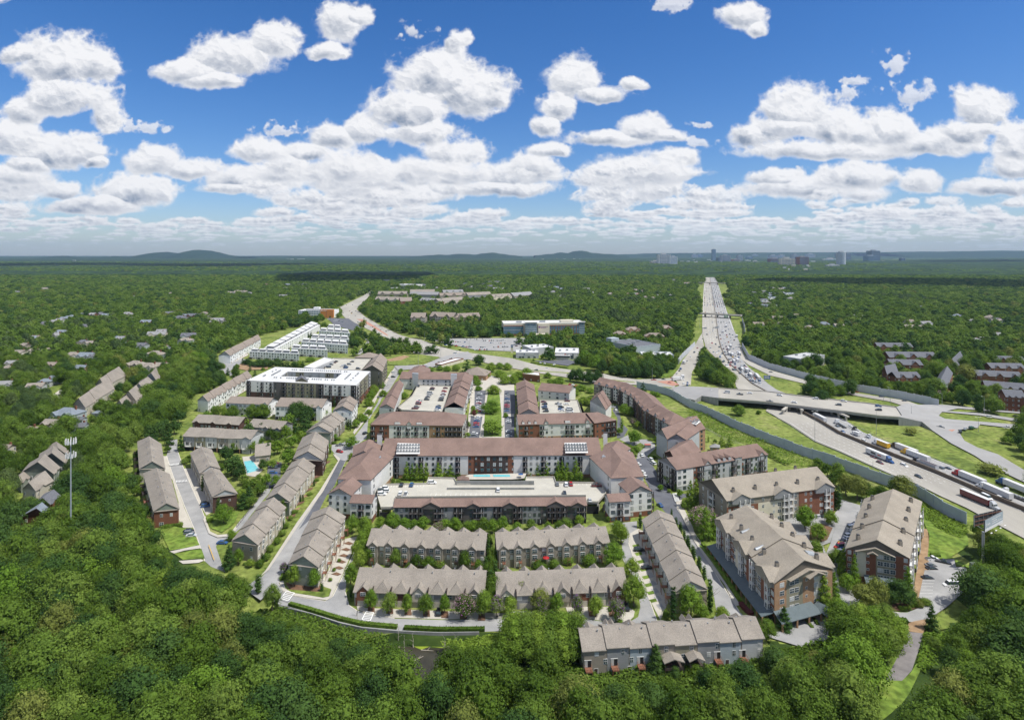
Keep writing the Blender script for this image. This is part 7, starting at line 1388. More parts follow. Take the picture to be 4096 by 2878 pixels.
hedge('clipped hedge strip beside the tan building carport','C3 1705,40 1790,160 1950,400 2045,560',1.6,1.2,'leaf_bright');hedge('dark red clipped hedge below the carport','C3 2050,580 2100,640 2150,680',2.4,1.4,'leaf_red');hedge('clipped hedge in the entrance drive, left strip','C4 345,735 400,800',1.4,1.1);hedge('clipped hedge in the entrance drive, right strip','C4 405,715 450,775',1.4,1.1);hedge('clipped hedge at the top of the footpath','C4 1160,735 1250,745',2.5,1.6);hedge('clipped hedge beside the pickup truck','C4 1460,150 1540,155',2.5,1.6);hedge('low hedge along the boulevard by the clinic','A3 170,1100 500,1150',2.5,1.5);hedge('row of clipped bushes by the left townhouse end','B1 1520,1218 1600,1215',1.5,1.4);hedge('hedge round the green garden right of the noise wall, upper','A4 1570,1440 1650,1455',3,2.2,'leaf_olive');hedge('hedge below the flat roofed block gardens','A4 1690,1260 1770,1268',5,3)
# kudzu and weeds behind the noise wall
def bank(s,n,hmax,lm,seed):
    P=np.array([p[:2] for p in PL(s)]);r=np.random.RandomState(seed);x=r.uniform(P[:,0].min(),P[:,0].max(),n);y=r.uniform(P[:,1].min(),P[:,1].max(),n);k=inside(x,y,P);x,y=x[k],y[k];mb=MB();mi=mb.mi(lm)
    for a,b in zip(x,y):
        h=hmax*vn(a/6,b/6)*r.uniform(.5,1.1);n0=len(mb.v)
        for g in range(4):mb.v.append((a+r.uniform(-.8,.8),b+r.uniform(-.8,.8),max(.05,h+r.uniform(-.4,.4))))
        mb.f.append((n0,n0+1,n0+2,n0+3));mb.m.append(mi)
    mb.build('undergrowth',kind='stuff')
bank('B3 1560,170 1700,190 2000,360 2294,480 B4 300,600 600,700 500,740 430,700 300,690 150,670 0,600 B3 2100,480 1900,430 1740,340 1600,250',9000,2.6,'leaf_bright',1)
bank('B4 1340,980 1560,1120 1780,1215 1790,1280 1720,1330 1600,1290 1500,1230 1370,1120',5000,1.6,'leaf_bright',2)
bank('C2 -60,640 230,620 480,690 760,790 940,830 1190,870 1180,1000 600,1100 -60,1000',8000,1.6,'leaf',3);bank('C2 1640,930 2200,850 C3 60,1100 60,1500 C2 1900,1500 1700,1200 1880,1050',7000,1.8,'leaf_bright',4)
bank('B1 660,620 800,620 870,900 940,1380 860,1400 760,1100 690,960',5000,1.4,'leaf_olive',5)

bank('C3 -80,1150 650,1160 1100,1120 1800,1090 2240,1050 2294,1300 1500,1420 600,1480 0,1450',11000,3.2,'leaf',6);bank('C4 0,990 600,930 1000,1100 1000,1300 500,1300 0,1200',6000,2.6,'leaf',7);bank('C4 1400,860 1620,830 1640,1000 1400,1200 1340,1150',2500,2.2,'leaf_bright',8)
bank('B3 2100,480 2294,560 B4 200,690 100,650 0,600',1500,3,'leaf',9)

# ================= VEHICLES =================
VM={}
def car_meshes(kind,col):
    key=(kind,col)
    if key in VM:return VM[key]
    l,w,h,cb,cf,cl0,cl1={'sedan':(4.7,1.85,1.45,.95,.72,-1.5,1.15),'suv':(4.8,1.95,1.75,1.05,.9,-2.2,1.1),'pickup':(5.6,2.0,1.85,1.1,.95,-.6,1.3),'van':(5.8,2.1,2.4,1.3,1.1,-2.8,1.9)}[kind]
    p=PC(col);b=MB();hw=w/2
    secs=[(-l/2,.45,cb*.8,.86),(-l/2+.15,.3,cb,.97),(-l*.2,.28,cb,1),(l*.2,.28,cb,1),(l/2-.55,.3,cf,.97),(l/2,.4,cf*.72,.82)]
    n=len(b.v);k=b.mi(p)
    for x,z0,z1,s in secs:b.v+=[(x,-hw*s,z0),(x,hw*s,z0),(x,hw*s*.94,z1),(x,-hw*s*.94,z1)]
    for i in range(len(secs)-1):
        a=n+4*i
        for q in ((0,1,5,4),(1,2,6,5),(2,3,7,6),(3,0,4,7)):b.f.append(tuple(a+t for t in q));b.m.append(k)
    b.f.append((n+3,n+2,n+1,n));b.m.append(k);e=n+4*(len(secs)-1);b.f.append((e,e+1,e+2,e+3));b.m.append(k)
    x0,x1=cl0,cl1;t=.32;rf=[(x0+t*.8,-hw*.72,h),(x1-.6,-hw*.72,h),(x1-.6,hw*.72,h),(x0+t*.8,hw*.72,h)]
    b.slab(rf,.06,p)
    if kind=='pickup':b.box((0,0),(1,0),(0,1),-l/2+.1,-.8,-hw*.85,hw*.85,cb,cb+.02,'steel_dark')
    g=MB();g.hexa([(x0,-hw*.9,cb-.02),(x1,-hw*.9,cb-.02),(x1,hw*.9,cb-.02),(x0,hw*.9,cb-.02)],[(q[0],q[1],h-.05) for q in rf],'glass_dark')
    wh=MB();wh.tube((0,-.12,0),(0,.12,0),.34,.34,'rubber',12);wh.tube((0,-.13,0),(0,.13,0),.19,.19,'metal_gray',8)
    al=MB()
    for q in (b,g):
        n0=len(al.v);al.v+=q.v;al.f+=[tuple(i+n0 for i in f) for f in q.f];al.m+=[al.mi(q.ms[i]) for i in q.m]
    for sx in (-.3,.3):
        for sy in (-1,1):al.tube((l*sx,sy*(hw-.2),.34),(l*sx,sy*(hw+.01),.34),.34,.34,'rubber',8)
    VM[key]=(b.build('body',mesh_only=True),g.build('windows',mesh_only=True),VM.get('wheel') or wh.build('wheel',mesh_only=True),al.build('car',mesh_only=True),l,hw);VM['wheel']=VM[key][2];return VM[key]
COLN={'white':'white','silver':'silver','gray':'gray','black':'black','blue':'blue','red':'red','maroon':'dark red','yellow':'yellow','green':'dark green','orange':'orange'}
KN={'sedan':'car','suv':'tall estate car','pickup':'pickup truck','van':'van'}
NV=[0]
def car(p,ang,kind=None,col=None,place='',near=None,s=1.08,grp=None,n=None):
    kind=kind or rnd.choices(['sedan','suv','pickup','van'],[.5,.38,.08,.04])[0];col=col or rnd.choices(list(COLN),[.27,.17,.14,.18,.09,.06,.04,.01,.02,.02])[0]
    bm_,gm,wm,am,l,hw=car_meshes(kind,col);near=(p[1]<420) if near is None else near
    name={'sedan':'car','suv':'car','pickup':'pickup_truck','van':'van'}[kind]
    if near:
        t=bpy.data.objects.new(name,None);C.objects.link(t)
        for nm,me in (('body',bm_),('windows',gm)):o=bpy.data.objects.new(nm,me);C.objects.link(o);o.parent=t
        for sx in (-.3,.3):
            for sy in (-1,1):o=bpy.data.objects.new('wheel',wm);C.objects.link(o);o.parent=t;o.location=(l*sx,sy*(hw-.1),.34)
    else:t=bpy.data.objects.new(name,am);C.objects.link(t)
    t.location=(p[0],p[1],p[2]);t.rotation_euler=(0,0,ang);t.scale=(s,s,s);t['category']={'car':'car','pickup_truck':'pickup truck','van':'van'}[name];t['group']=grp or 'cars '+place
    n=n or px_of(p[0],p[1],p[2]);PEND.append((t,f'{COLN[col]} {KN[kind]}',place,n));NV[0]+=1
    return t
MED=PL('A3 1766,270 1786,430 1805,560 1819,640 1831,720 1851,880 1871,960 1901,1030 1961,1120 2061,1210 2151,1290 2302,1373 B4 311,212 461,291 641,401 881,501 1201,631 1501,751 1801,881 2001,971 2295,1091 2500,1199')
def hwdir(p,deg,ref=None):
    ref=ref or MED;best=min(range(len(ref)-1),key=lambda i:hypot((ref[i][0]+ref[i+1][0])/2-p[0],(ref[i][1]+ref[i+1][1])/2-p[1]));a,b=ref[best],ref[best+1];an=atan2(b[1]-a[1],b[0]-a[0])
    return an if cos(an-R_(deg))>0 else an+pi
BRD=PL('B4 1170,245,6.5 1000,235,6.5 700,195,6.5 400,160,6.5 0,110,6.5 A3 2100,1440,6.5 1850,1420,6.5')
degrees_=math.degrees
def cars(s,place,z=0,ang=0,grp=None):
    "tokens crop / x,y[,colour[,v or angle]]"
    c=None
    for tk in s.split():
        if ',' not in tk:c=tk;continue
        q=tk.split(',');p=PL(f'{c} {q[0]},{q[1]}',z)[0];p=(p[0],p[1],z+.03);col=q[2] if len(q)>2 and q[2] else None;kd=None
        if col and ':' in col:col,kd=col.split(':')
        a=ang
        if len(q)>3:a={'v':pi/2,'u':-pi/2,'h':0}.get(q[3]) if q[3] in 'vuh' else R_(float(q[3]))
        if 'carriageway' in place:a=hwdir(p,degrees_(a))
        if 'road bridge' in place:a=hwdir(p,0,BRD)+(0 if rnd.random()<.5 else pi)
        car(p,a+ (pi if rnd.random()<.5 and len(q)<4 else 0),kd,col,place,grp=grp)
def prow(s,n,place,z=0,prob=.92,ang=None,off=0):
    a,b=PL(s,z);u,L=unit(a,b);an=atan2(u[1],u[0])+pi/2 if ang is None else ang
    for i in range(n):
        if rnd.random()<prob:p=lerp(a,b,(i+.5)/n);car((p[0],p[1],z+.03),an+(pi if rnd.random()<.3 else 0),None,None,place)
pl='parked in the plaza car park'
prow('B2 1955,425 1985,240',10,pl+' left column',ang=0);prow('A2 1985,1545 2005,1375',11,pl+' left column',ang=0);prow('B2 2268,425 2262,245',10,pl+' right column',ang=0);prow('A2 2245,1545 2255,1375',10,pl+' right column',ang=0)
cars('A2 1425,1512,maroon 1440,1500,gray 1455,1472,maroon 1456,1460,red 1465,1445,white 1530,1432,black 1540,1410,gray 1552,1392,silver 1560,1378,silver 1575,1342,black 1582,1330,maroon 1655,1440,black 1660,1422,gray 1668,1406,white 1675,1390,maroon 1680,1375,white 1686,1360,red 1698,1330,maroon 1625,1528,white 1632,1508,blue 1635,1490,gray 1456,1312,black,v','parked on the left roof car park',5.53)
cars('A3 283,1453 292,1473 290,1498 297,1515,black 303,1538,black 415,1470 430,1482 440,1500 437,1518 447,1532 490,1473 495,1444,maroon 500,1510 512,1528 520,1542,white','parked on the right roof car park',5.53)
cars('W 1690,722,black 1665,718,gray 1697,703,silver 1722,686,gray 1760,660,maroon 1782,646,black 1865,708,white 1885,700,silver 1910,730,blue 1918,716,black 1957,683,gray 1995,648,black 2075,740,black','parked on the flat roofed block deck',16.03)
cars('B2 1145,885,white 1125,905,gray 1155,912,white 1127,938,white:suv 1305,855,black,v 1395,855,blue,v 1295,932,white:suv,v 1342,940,white,v 1577,835,white:suv 2170,902,white:suv,v B3 405,848,gray,v 485,852,white,v 527,848,red,v 470,932,black,v 697,994,silver,v 758,862,maroon,h','parked on the U shaped block deck',4.63)
prow('B4 790,1195 645,1470',12,'parked beside the farthest right tan building',ang=.25);prow('C4 690,15 640,90',3,'parked beside the farthest right tan building',ang=.25)
cars('B4 455,1143,silver 505,1140,black','parked in the small tan court',0,.35)
cars('C4 1475,185,white:pickup 1570,212,black:pickup,-30 1460,240,gray 1467,268,black 1430,352,black','parked in the small right car park')
cars('C2 1640,655,black:suv,v C3 1022,612,black,v B3 1140,1440,black:suv,h C3 1210,258,black,h B1 1838,1025,black,20 1845,1045,blue,20 1690,1268,black,10 1695,1290,gray,10 1715,1310,silver,10 1992,1375,blue,h B2 170,662,maroon,h 165,702,black,h 155,750,blue,h','parked by the townhouses')
cars('B2 752,497,gray,20 750,557,red,-20 980,392,black,60 A2 1230,1230,black,h 1195,1240,white,70 1228,1190,silver,60 1165,1300,white,60 1100,1410,gray,70 B2 1005,255,white,60','on the long pale street')
cars('B3 1165,590,white,v 1240,627,white,115 1265,662,white,115 1130,668,white,115 1168,740,white,115 1187,782,white,115 1328,778,gray,115 1350,812,blue,115 1325,1037,blue,105 1385,865,black,110 865,140,red,20 882,148,silver,20 905,158,silver,20 930,182,white,v','on the parked street right of the U block')
cars('A2 1498,1132,red:pickup 1527,1138,gray 1780,1022,white:van 1800,998,white 2110,1228,white 1610,1105,white 1640,1100,gray 1690,1090,white 1750,1068,black:pickup A3 215,1170,black 310,1153,white 1270,1258,red:pickup 1360,1253,black 1435,1240,red 1408,1283,red 1255,1313,black 1680,1332,silver 1727,1345,black 800,1190,red','at the boulevard junctions',0,-.1)
cars('A2 780,655,black 835,688,white 860,650,black 915,740,gray 935,742,black 980,745,black 988,725,black 968,706,black 1025,785,white 1045,782,black 1068,772,silver 1120,810,white 1135,790,white 1165,822,black 1188,822,white 890,680,black 895,640,gray 865,583,blue 810,585,black 840,640,red 855,660,yellow','on the boulevard beyond the white modern blocks',0,2.2)
prow('A2 645,712 720,712',7,'parked beside the medical building',prob=.9,ang=0);cars('A2 705,725,white 740,728,gray 775,738,gray 725,722,white','parked beside the medical building')
cars('A3 1925,1370,white:van,h 2042,1385,gray,h 2130,1375,white,h A4 15,1450,gray,h 105,1395,white:suv,h 425,1424,white,h 235,1458,white,h 632,1480,gray:suv,h 680,1447,white:suv,h 990,1492,blue:suv,h 990,1526,black:suv,h','on the road bridge',6.53)
cars('A4 1110,1560,gray,-5 B4 1400,265,blue,-5 1472,318,black,-20 1492,310,black,-20 1543,337,gray:pickup,-25 1725,378,black,50 1767,352,silver,40 1828,343,green,10 2145,342,white:pickup,-5 1990,245,white,-3 2222,238,black,-3','at the right hand junction',.9)
cars('A4 1020,1410,black,-10 1225,1447,black,-5 790,1362,red,-10 27,1187,black,-15 1285,1340,red,h','on the right hand exit lanes')
cars('A3 1537,1293,white,80 1572,1282,blue,80 1570,1303,blue,80 1512,1162,blue,65 1500,1178,black,65 1477,1205,white,65 1570,1090,white,60 1603,1050,white,60 1635,1012,gray,60 1662,972,red,60 1693,915,white,75 1708,888,gray,75','on the left exit ramp')
cars('B4 948,612,maroon,-33 1003,660,maroon:suv,-33 1220,682,white:suv,-31 1350,787,black:suv,-30 1960,972,white:van,-25','on the near carriageway');cars('B4 618,330,gray,147 670,378,blue,147 903,415,white:suv,147 892,433,silver,147 850,460,white,147 1272,648,gray:suv,148 1545,706,gray,150 1606,708,black,150 1830,876,black,152 2065,968,white:suv,153','on the far carriageway')
# parking lot of the hospital
for x0,y0,x1,y1,n in ((1690,940,1900,962,11),(1760,915,1880,920,6),(1880,895,2040,893,9),(1900,960,2060,968,9),(2030,905,2240,905,12),(2060,925,2240,928,10),(1930,985,2080,985,7),(2120,965,2280,960,8)):prow(f'A2 {x0},{y0} {x1},{y1}',n,'parked in the hospital car park',prob=.8)
prow('A3 0,905 60,930',5,'parked in the hospital car park',prob=.9);prow('A3 0,940 60,960',5,'parked in the hospital car park',prob=.9);prow('A3 480,1290 590,1310',4,'parked behind the right brown block');prow('A3 520,1325 570,1330',3,'parked behind the right brown block');prow('A3 190,1098 400,1120',5,'parked by the clinic',prob=.6)
# semi trucks
def semi(c,x,y,ang,cab,trl,label,kind='box',tl=14.5,s=1.12,side=None,hw=True):
    p=PL(f'{c} {x},{y}')[0];t=thing('semi_truck',label,'semi truck',(p[0],p[1],0),'semi trucks on the highway');ORG[t]=(0,0,0);cm=PC(cab)
    m=MB();b=lambda x0,x1,y0,y1,z0,z1,mm:m.box((0,0),(1,0),(0,1),x0,x1,y0,y1,z0,z1,mm);o=tl/2
    b(o+.6,o+2.6,-1.2,1.2,.9,3.0,cm);m.hexa([(o+.6,-1.2,3),(o+2.6,-1.2,3),(o+2.6,1.2,3),(o+.6,1.2,3)],[(o+.6,-1.1,3.9),(o+1.6,-1.0,3.9),(o+1.6,1.0,3.9),(o+.6,1.1,3.9)],cm)
    m.hexa([(o+2.6,-1.05,.7),(o+4.7,-.9,.6),(o+4.7,.9,.6),(o+2.6,1.05,.7)],[(o+2.6,-1.0,2.05),(o+4.6,-.75,1.6),(o+4.6,.75,1.6),(o+2.6,1.0,2.05)],cm);m.build('cab',t)
    m=MB();m.box((0,0),(1,0),(0,1),o+2.55,o+2.68,-1.0,1.0,2.1,2.95,'glass_dark');m.box((0,0),(1,0),(0,1),o+1.7,o+2.4,-1.23,1.23,2.0,2.8,'glass_dark');m.build('windows',t)
    m=MB()
    if kind=='box':m.box((0,0),(1,0),(0,1),-o,o,-1.28,1.28,1.2,4.0,M[trl] if trl in M else PC(trl));m.box((0,0),(1,0),(0,1),-o-.02,o,-1.3,1.3,4.0,4.08,'flat_white')
    elif kind=='dump':
        for a in (-1.3,1.2):m.box((0,0),(1,0),(0,1),-o,o,a,a+.1,1.2,3.6,PC(trl))
        for a in (-o,o-.1):m.box((0,0),(1,0),(0,1),a,a+.1,-1.2,1.2,1.2,3.6,PC(trl))
        m.box((0,0),(1,0),(0,1),-o+.1,o-.1,-1.2,1.2,1.2,2.6,'wood_deck')
    else:
        m.box((0,0),(1,0),(0,1),-o,o,-1.2,1.2,1.0,1.3,'steel_dark')
        for i in range(7):m.tube((-o+1+i*2,-.5,1.6),(-o+1.6+i*2,.5,2.2),.5,.5,'metal_gray',8)
    m.build('trailer' if kind!='flat' else 'flatbed',t)
    if side:m=MB();m.box((0,0),(1,0),(0,1),-o*.45,o*.05,-1.33,-1.29,2.0,3.2,side);m.box((0,0),(1,0),(0,1),o*.25,o*.6,-1.33,-1.29,2.3,3.0,'paint_red' if side!='paint_blue' else 'paint_blue');m.build('side_logo',t)
    for x_ in (-o+1.2,-o+2.5,o-.9,o+.4,o+3.6):
        m=MB()
        for y_ in (-1,1):m.tube((x_,y_*1.25,.5),(x_,y_*.9,.5),.5,.5,'rubber',12)
        m.build('axle_wheels',t)
    m=MB();m.box((0,0),(1,0),(0,1),-o,o+4,-.4,.4,.75,1.2,'steel_dark');m.build('chassis',t)
    t.rotation_euler=(0,0,hwdir(p,ang) if hw else R_(ang));t.scale=(s,s,s)
semi('B4',975,605,-32,'blue','flat_white','blue cab semi truck with white trailer and dark side logo on the near carriageway',side='steel_dark')
semi('B4',1860,1000,-27,'silver','paint_maroon','silver cab semi truck pulling the dark red container trailer near the billboard')
semi('B4',470,275,147,'white','flat_white','first white semi truck emerging from under the road bridge',tl=13);semi('B4',660,330,147,'white','white','white cab truck with a loaded flatbed just right of the bridge pier',kind='flat',tl=10)
semi('B4',1035,515,148,'white','car_yellow','white cab semi truck with short yellow trailer',tl=8);semi('B4',1240,560,149,'black','flat_white','dark blue cab semi truck with plain white trailer behind the yellow cab truck');semi('B4',1345,620,149,'yellow','flat_white','yellow cab semi truck with long white trailer')
semi('B4',1430,700,150,'black','silver','black cab truck with open topped silver dump trailer',kind='dump',tl=12);semi('B4',1830,825,151,'red','flat_white','dark red cab semi truck with white trailer and blue lettering',side='paint_blue');semi('B4',2060,945,152,'white','flat_white','white cab semi truck with ribbed white trailer at the right edge');semi('B4',2240,905,153,'blue','flat_white','bright blue cab semi truck with white trailer at the right edge',side='paint_blue')
semi('B4',2290,1000,153,'white','white','car carrier trailer cut by the right edge of the photo',kind='flat');semi('B4',800,415,147,'white','flat_white','small white box truck behind the black bobtail cab',tl=4.5,s=.9);semi('B4',795,375,147,'black','black','black bobtail truck cab without trailer',kind='flat',tl=3,s=.95)
semi('A3',1470,1262,20,'white','flat_white','white semi truck turning at the boulevard ramp junction',tl=9,hw=False);semi('A3',1540,1112,60,'white','flat_white','white box truck coming down the left exit ramp',tl=5,hw=False);semi('A3',1530,1245,80,'blue','silver','teal cab truck waiting at the ramp lights',tl=5,hw=False)
for i,(x,y) in enumerate(((1940,985),(1975,1040),(1990,1100),(2020,1090),(2065,1175),(2105,1180),(2140,1225),(2210,1250),(2195,1230),(2040,1030),(1920,780),(1890,830),(2015,870),(1960,960),(1950,1030))):semi('A3',x,y,118 if y<1000 else 125+(y-1000)*.06,rnd.choice(['white','blue','red','silver']),'flat_white',f'white trailer truck in the dense far traffic, number {["one","two","three","four","five","six","seven","eight","nine","ten","eleven","twelve","thirteen","fourteen","fifteen"][i]} from the near end' if 0 else ['white trailer truck beside the dark median on the bend','white trailer truck in the second file of the bend','white trailer truck low on the bend before the green verge','shorter white trailer truck right of the low bend','left one of the paired trailers above the bridge','right one of the paired trailers above the bridge','left one of the next trailer pair toward the bridge','right trailer nearest the bridge in the dense files','rear trailer of the last pair before the bridge','dark backed truck on the outer lane of the bend','brownish trailer truck far up in the dense files','trailer truck hugging the median far up the road','lone white truck on the outer right lane','red brown truck ahead of the bend','trailer truck in the middle of the bend'][i],tl=11,s=1.0)
cars('C4 1640,420,white:van','parked by the billboard')
# flowing traffic
def flow(sl,sr,fr,dens,label,t0,t1,rev,budget,n0=0):
    A=PL(sl);Bq=PL(sr)
    def at(P,t):t*=len(P)-1;i=min(int(t),len(P)-2);return lerp(P[i],P[i+1],t-i)
    for f in fr:
        t=t0+rnd.random()*dens
        while t<t1:
            a=lerp(at(A,t),at(Bq,t),f);b=lerp(at(A,min(1,t+.01)),at(Bq,min(1,t+.01)),f);an=atan2(b[1]-a[1],b[0]-a[0])+(pi if rev else 0)
            yield (a[0],a[1],.06),an;t+=dens*rnd.uniform(.6,1.8)
LE='A3 2150,1292 2060,1212 1960,1122 1900,1032 1870,962 1850,882 1830,722 1818,640';RE='A3 2250,1290 2180,1230 2110,1150 2050,1070 2020,950 1985,830 1952,722 1918,640'
k=0
lst=list(flow(LE,RE,(.12,.32,.52,.72,.9),.045,'',0,1,False,0));lst+=list(flow('A3 1950,1160 1880,1100 1800,1030 1745,960 1720,830 1712,700 1712,640','A3 2060,1212 1960,1122 1900,1032 1868,962 1848,882 1828,722 1814,640',(.2,.45,.7,.9),.11,'',0,1,True,0))
lst.sort(key=lambda e:e[0][1]);bud=max(0,296-NV[0]);print('cars so far',NV[0])
for p,a in lst[:bud]:car(p,a,None,None,'in the dense highway traffic above the bridge',near=False,grp='cars queuing on the highway above the bridge')
far=lst[bud:]+list(flow('A3 1812,600 1800,520 1785,430 1768,275','A3 1918,620 1880,500 1842,390 1798,275',(.1,.3,.5,.7,.9),.02,'',0,1,False,0))+list(flow('A3 1710,600 1714,500 1722,400 1738,275','A3 1812,600 1800,520 1783,430 1764,275',(.15,.4,.65,.88),.045,'',0,1,True,0))
mb=MB()
for p,a in far:
    c_=rnd.choices(list(COLN),[.30,.2,.12,.18,.08,.06,.02,.01,.01,.02])[0];am=car_meshes('suv',c_)[3];n0=len(mb.v);ca,sa=cos(a)*1.2,sin(a)*1.2
    mb.v+=[(p[0]+v.co[0]*ca-v.co[1]*sa,p[1]+v.co[0]*sa+v.co[1]*ca,p[2]+v.co[2]*1.2) for v in am.vertices];mb.f+=[tuple(i+n0 for i in q.vertices) for q in am.polygons];mb.m+=[mb.mi(am.materials[q.material_index]) for q in am.polygons]
mb.build('distant_traffic',kind='stuff')
# ================= POLES, TOWER, SIGNS =================
def pole(c,x,y,ytop,lab,r=.16,arms=1,m='metal_gray',name='light_pole',cat='light pole',grp='tall highway light poles',z=0):
    p=PL(f'{c} {x},{y}',z)[0];dy=nat(c,x,y)[1]-HZ;dt=nat(c,x,ytop)[1]-HZ;h=(H-z)*(1-dt/dy);t=thing(name,lab,cat,(p[0],p[1],z),grp);mb=MB();mb.tube((p[0],p[1],z),(p[0],p[1],z+h),r,r*.5,m,8);mb.build('pole',t)
    for i in range(arms):
        sg=1 if i else -1;mb=MB();mb.tube((p[0],p[1],z+h-.1),(p[0]+sg*1.8,p[1],z+h+.2),.06,.05,m,6);mb.build('arm',t);mb=MB();mb.abox(p[0]+sg*2,p[1],z+h+.1,.9,.35,.18,'trim_white');mb.build('lamp_head',t)
    return t,p,h
for a in (('B4',420,462,190,'tall gray light pole at the near highway verge'),('B4',970,397,150,'tall gray light pole on the grass bank left of the dead bush'),('B4',1285,270,135,'light pole at the end of the road bridge'),('B4',940,725,630,'short pole with a sign arm at the verge guard rail'),('A4',1095,1470,1320,'light pole behind the far noise wall'),('A4',1035,1445,1350,'light pole left of the far noise wall pole'),('A4',1560,1500,1370,'light pole at the right end of the far noise wall'),('A3',1675,1240,1065,'tall light pole beside the tree island'),('A3',1775,1400,1310,'light pole at the bridge start'),('A3',1805,1410,1345,'short pole right of the bridge start pole'),('B4',1885,375,240,'light pole on the right grass island'),('A4',1938,1560,1400,'light pole before the right edge brick rows')):pole(*a,arms=2 if a[0]=='B4' else 1)
for i,a in enumerate((('A3',1085,1215,1125,'wooden utility pole left among the roadside dark trees'),('A3',1192,1235,1120,'wooden utility pole in the middle of the roadside dark trees'),('A3',1257,1245,1140,'pale utility pole right of the roadside dark trees'),('A2',1455,1130,1010,'utility pole at the round lawn'),('A2',1655,1035,925,'utility pole behind the round lawn trees'),('A2',1625,1010,940,'utility pole left of the junction'),('A2',1675,960,875,'utility pole at the hospital car park entrance'),('A2',1910,985,890,'utility pole inside the hospital car park'),('A2',2222,1000,940,'utility pole at the blue pylon sign'),('A2',1275,820,735,'utility pole beside the boulevard'),('A2',1510,910,830,'utility pole before the forest clearing'),('A2',1763,905,830,'utility pole left of the hospital car park'),('A1',893,1010,950,'wooden utility pole between the left suburb houses'),('A1',1145,1060,1015,'wooden utility pole right of the suburb houses'),('A1',740,1230,1160,'pale pole in the left suburb gardens'),('A3',1680,790,680,'pole on the grass verge by the overpass'),('A3',2070,880,770,'light pole on the right grass bank'))):pole(*a,arms=0,name='utility_pole',cat='utility pole',grp='utility poles',m='bark' if 'wooden' in a[4] else 'metal_gray',r=.2)
# cell tower
p=PL('B1 690,1390')[0];g=G((283,1560+1390*.44638));px0,py0=(283-CX)*g[1]/F,g[1];hT=52.
t=thing('cell_tower','tall slim pale cell phone tower with two rings of white antennas above the left wood','cell tower',(px0,py0,0));m=MB();m.tube((px0,py0,0),(px0,py0,hT-2),.38,.22,'galvanised',12);m.build('mast',t)
for z,r_ in ((hT-2,2.0),(hT-8.6,1.9)):
    m=MB();k=16
    for i in range(k):a0,a1=2*pi*i/k,2*pi*(i+1)/k;m.tube((px0+r_*cos(a0),py0+r_*sin(a0),z-1),(px0+r_*cos(a1),py0+r_*sin(a1),z-1),.09,.09,'galvanised',5)
    for a0 in (0,1.05,2.1,3.14,4.2,5.2):m.tube((px0,py0,z-1.1),(px0+r_*cos(a0),py0+r_*sin(a0),z-1),.08,.08,'galvanised',5)
    m.build('platform',t)
    for i in range(12 if z>hT-3 else 8):
        a0=2*pi*i/(12 if z>hT-3 else 8)+.1;m=MB();m.box((px0+r_*cos(a0),py0+r_*sin(a0)),(cos(a0+pi/2),sin(a0+pi/2)),(cos(a0),sin(a0)),-.2,.2,0,.3,z-1.3,z+1.3-.5*(i%2),'trim_white');m.build('antenna',t)
m=MB();m.tube((px0,py0,hT-2),(px0,py0,hT+1.6),.05,.03,'trim_dark',5);m.build('lightning_rod',t)
# billboard
bp=PL('C4 1928,312')[0];t=thing('billboard','blue billboard with white lettering on a tall gray pole, its second panel seen from behind','billboard',(bp[0],bp[1],0));m=MB();m.tube((bp[0],bp[1],0),(bp[0],bp[1],18.8),.6,.5,'metal_gray',14);m.build('pole',t)
z0,z1=18.2,23.4;a,b=PL('B4 1943,1272 2105,1183',z0);u,L=unit(a,b);n=(u[1],-u[0]);m=MB();m.box(a[:2],u,n,0,L,-.3,0,z0,z1,'steel_dark');m.box(a[:2],u,n,.1,L-.1,-.02,.06,z0+1.3,z1-.1,'paint_blue' if 0 else 'siding_blue');m.box(a[:2],u,n,.1,L-.1,-.02,.06,z0,z0+1.28,'trim_white');m.build('front_panel',t)
def text_obj(txt,size,a,u,n,x,z,off,par,m_='trim_white'):
    cu=bpy.data.curves.new('sign_lettering','FONT');cu.body=txt;cu.size=size;cu.extrude=.02;o=bpy.data.objects.new('tmp',cu);C.objects.link(o);bpy.context.view_layer.update();me=bpy.data.meshes.new_from_object(o.evaluated_get(bpy.context.evaluated_depsgraph_get()));bpy.data.objects.remove(o);me.materials.clear();me.materials.append(M[m_]);og=ORG[par]
    for v in me.vertices:p,q,r=v.co;v.co=(a[0]+u[0]*(x+p)+n[0]*(off+r)-og[0],a[1]+u[1]*(x+p)+n[1]*(off+r)-og[1],z+q-og[2])
    o=bpy.data.objects.new('sign_lettering',me);C.objects.link(o);o.parent=par
text_obj('Elevate',L*.085,a,u,n,L*.04,z0+2.3,.09,t)
mb=MB();mb.box(a[:2],u,n,L*.36,L*.365,.07,.1,z0+1.6,z1-.5,'trim_white')
for r_,(x0,x1,zz) in enumerate(((.39,.86,z1-1.4),(.39,.66,z1-2.4),(.39,.94,z1-3.3))):
    q=L*x0
    while q<L*x1:l=rnd.uniform(.2,.42);mb.box(a[:2],u,n,q,q+l,.07,.1,zz,zz+.5*rnd.choice((.7,1)),'trim_white');q+=l+.13
mb.build('sign_lettering',t)
a2,b2=PL('B4 1843,1218 2082,1160',z0+.3);u2,L2=unit(a2,b2);n2=(u2[1],-u2[0]);m=MB();m.box(a2[:2],u2,n2,0,L2,-.1,.1,z0+.3,z1,'steel_dark')
for i in range(7):m.box(a2[:2],u2,n2,L2*i/6-.1,L2*i/6+.1,.1,.35,z0,z1,'metal_gray')
for zz in (z0+.6,z0+2.3,z1-.8):m.box(a2[:2],u2,n2,0,L2,.35,.45,zz,zz+.25,'wood_deck')
m.build('rear_panel',t);m=MB()
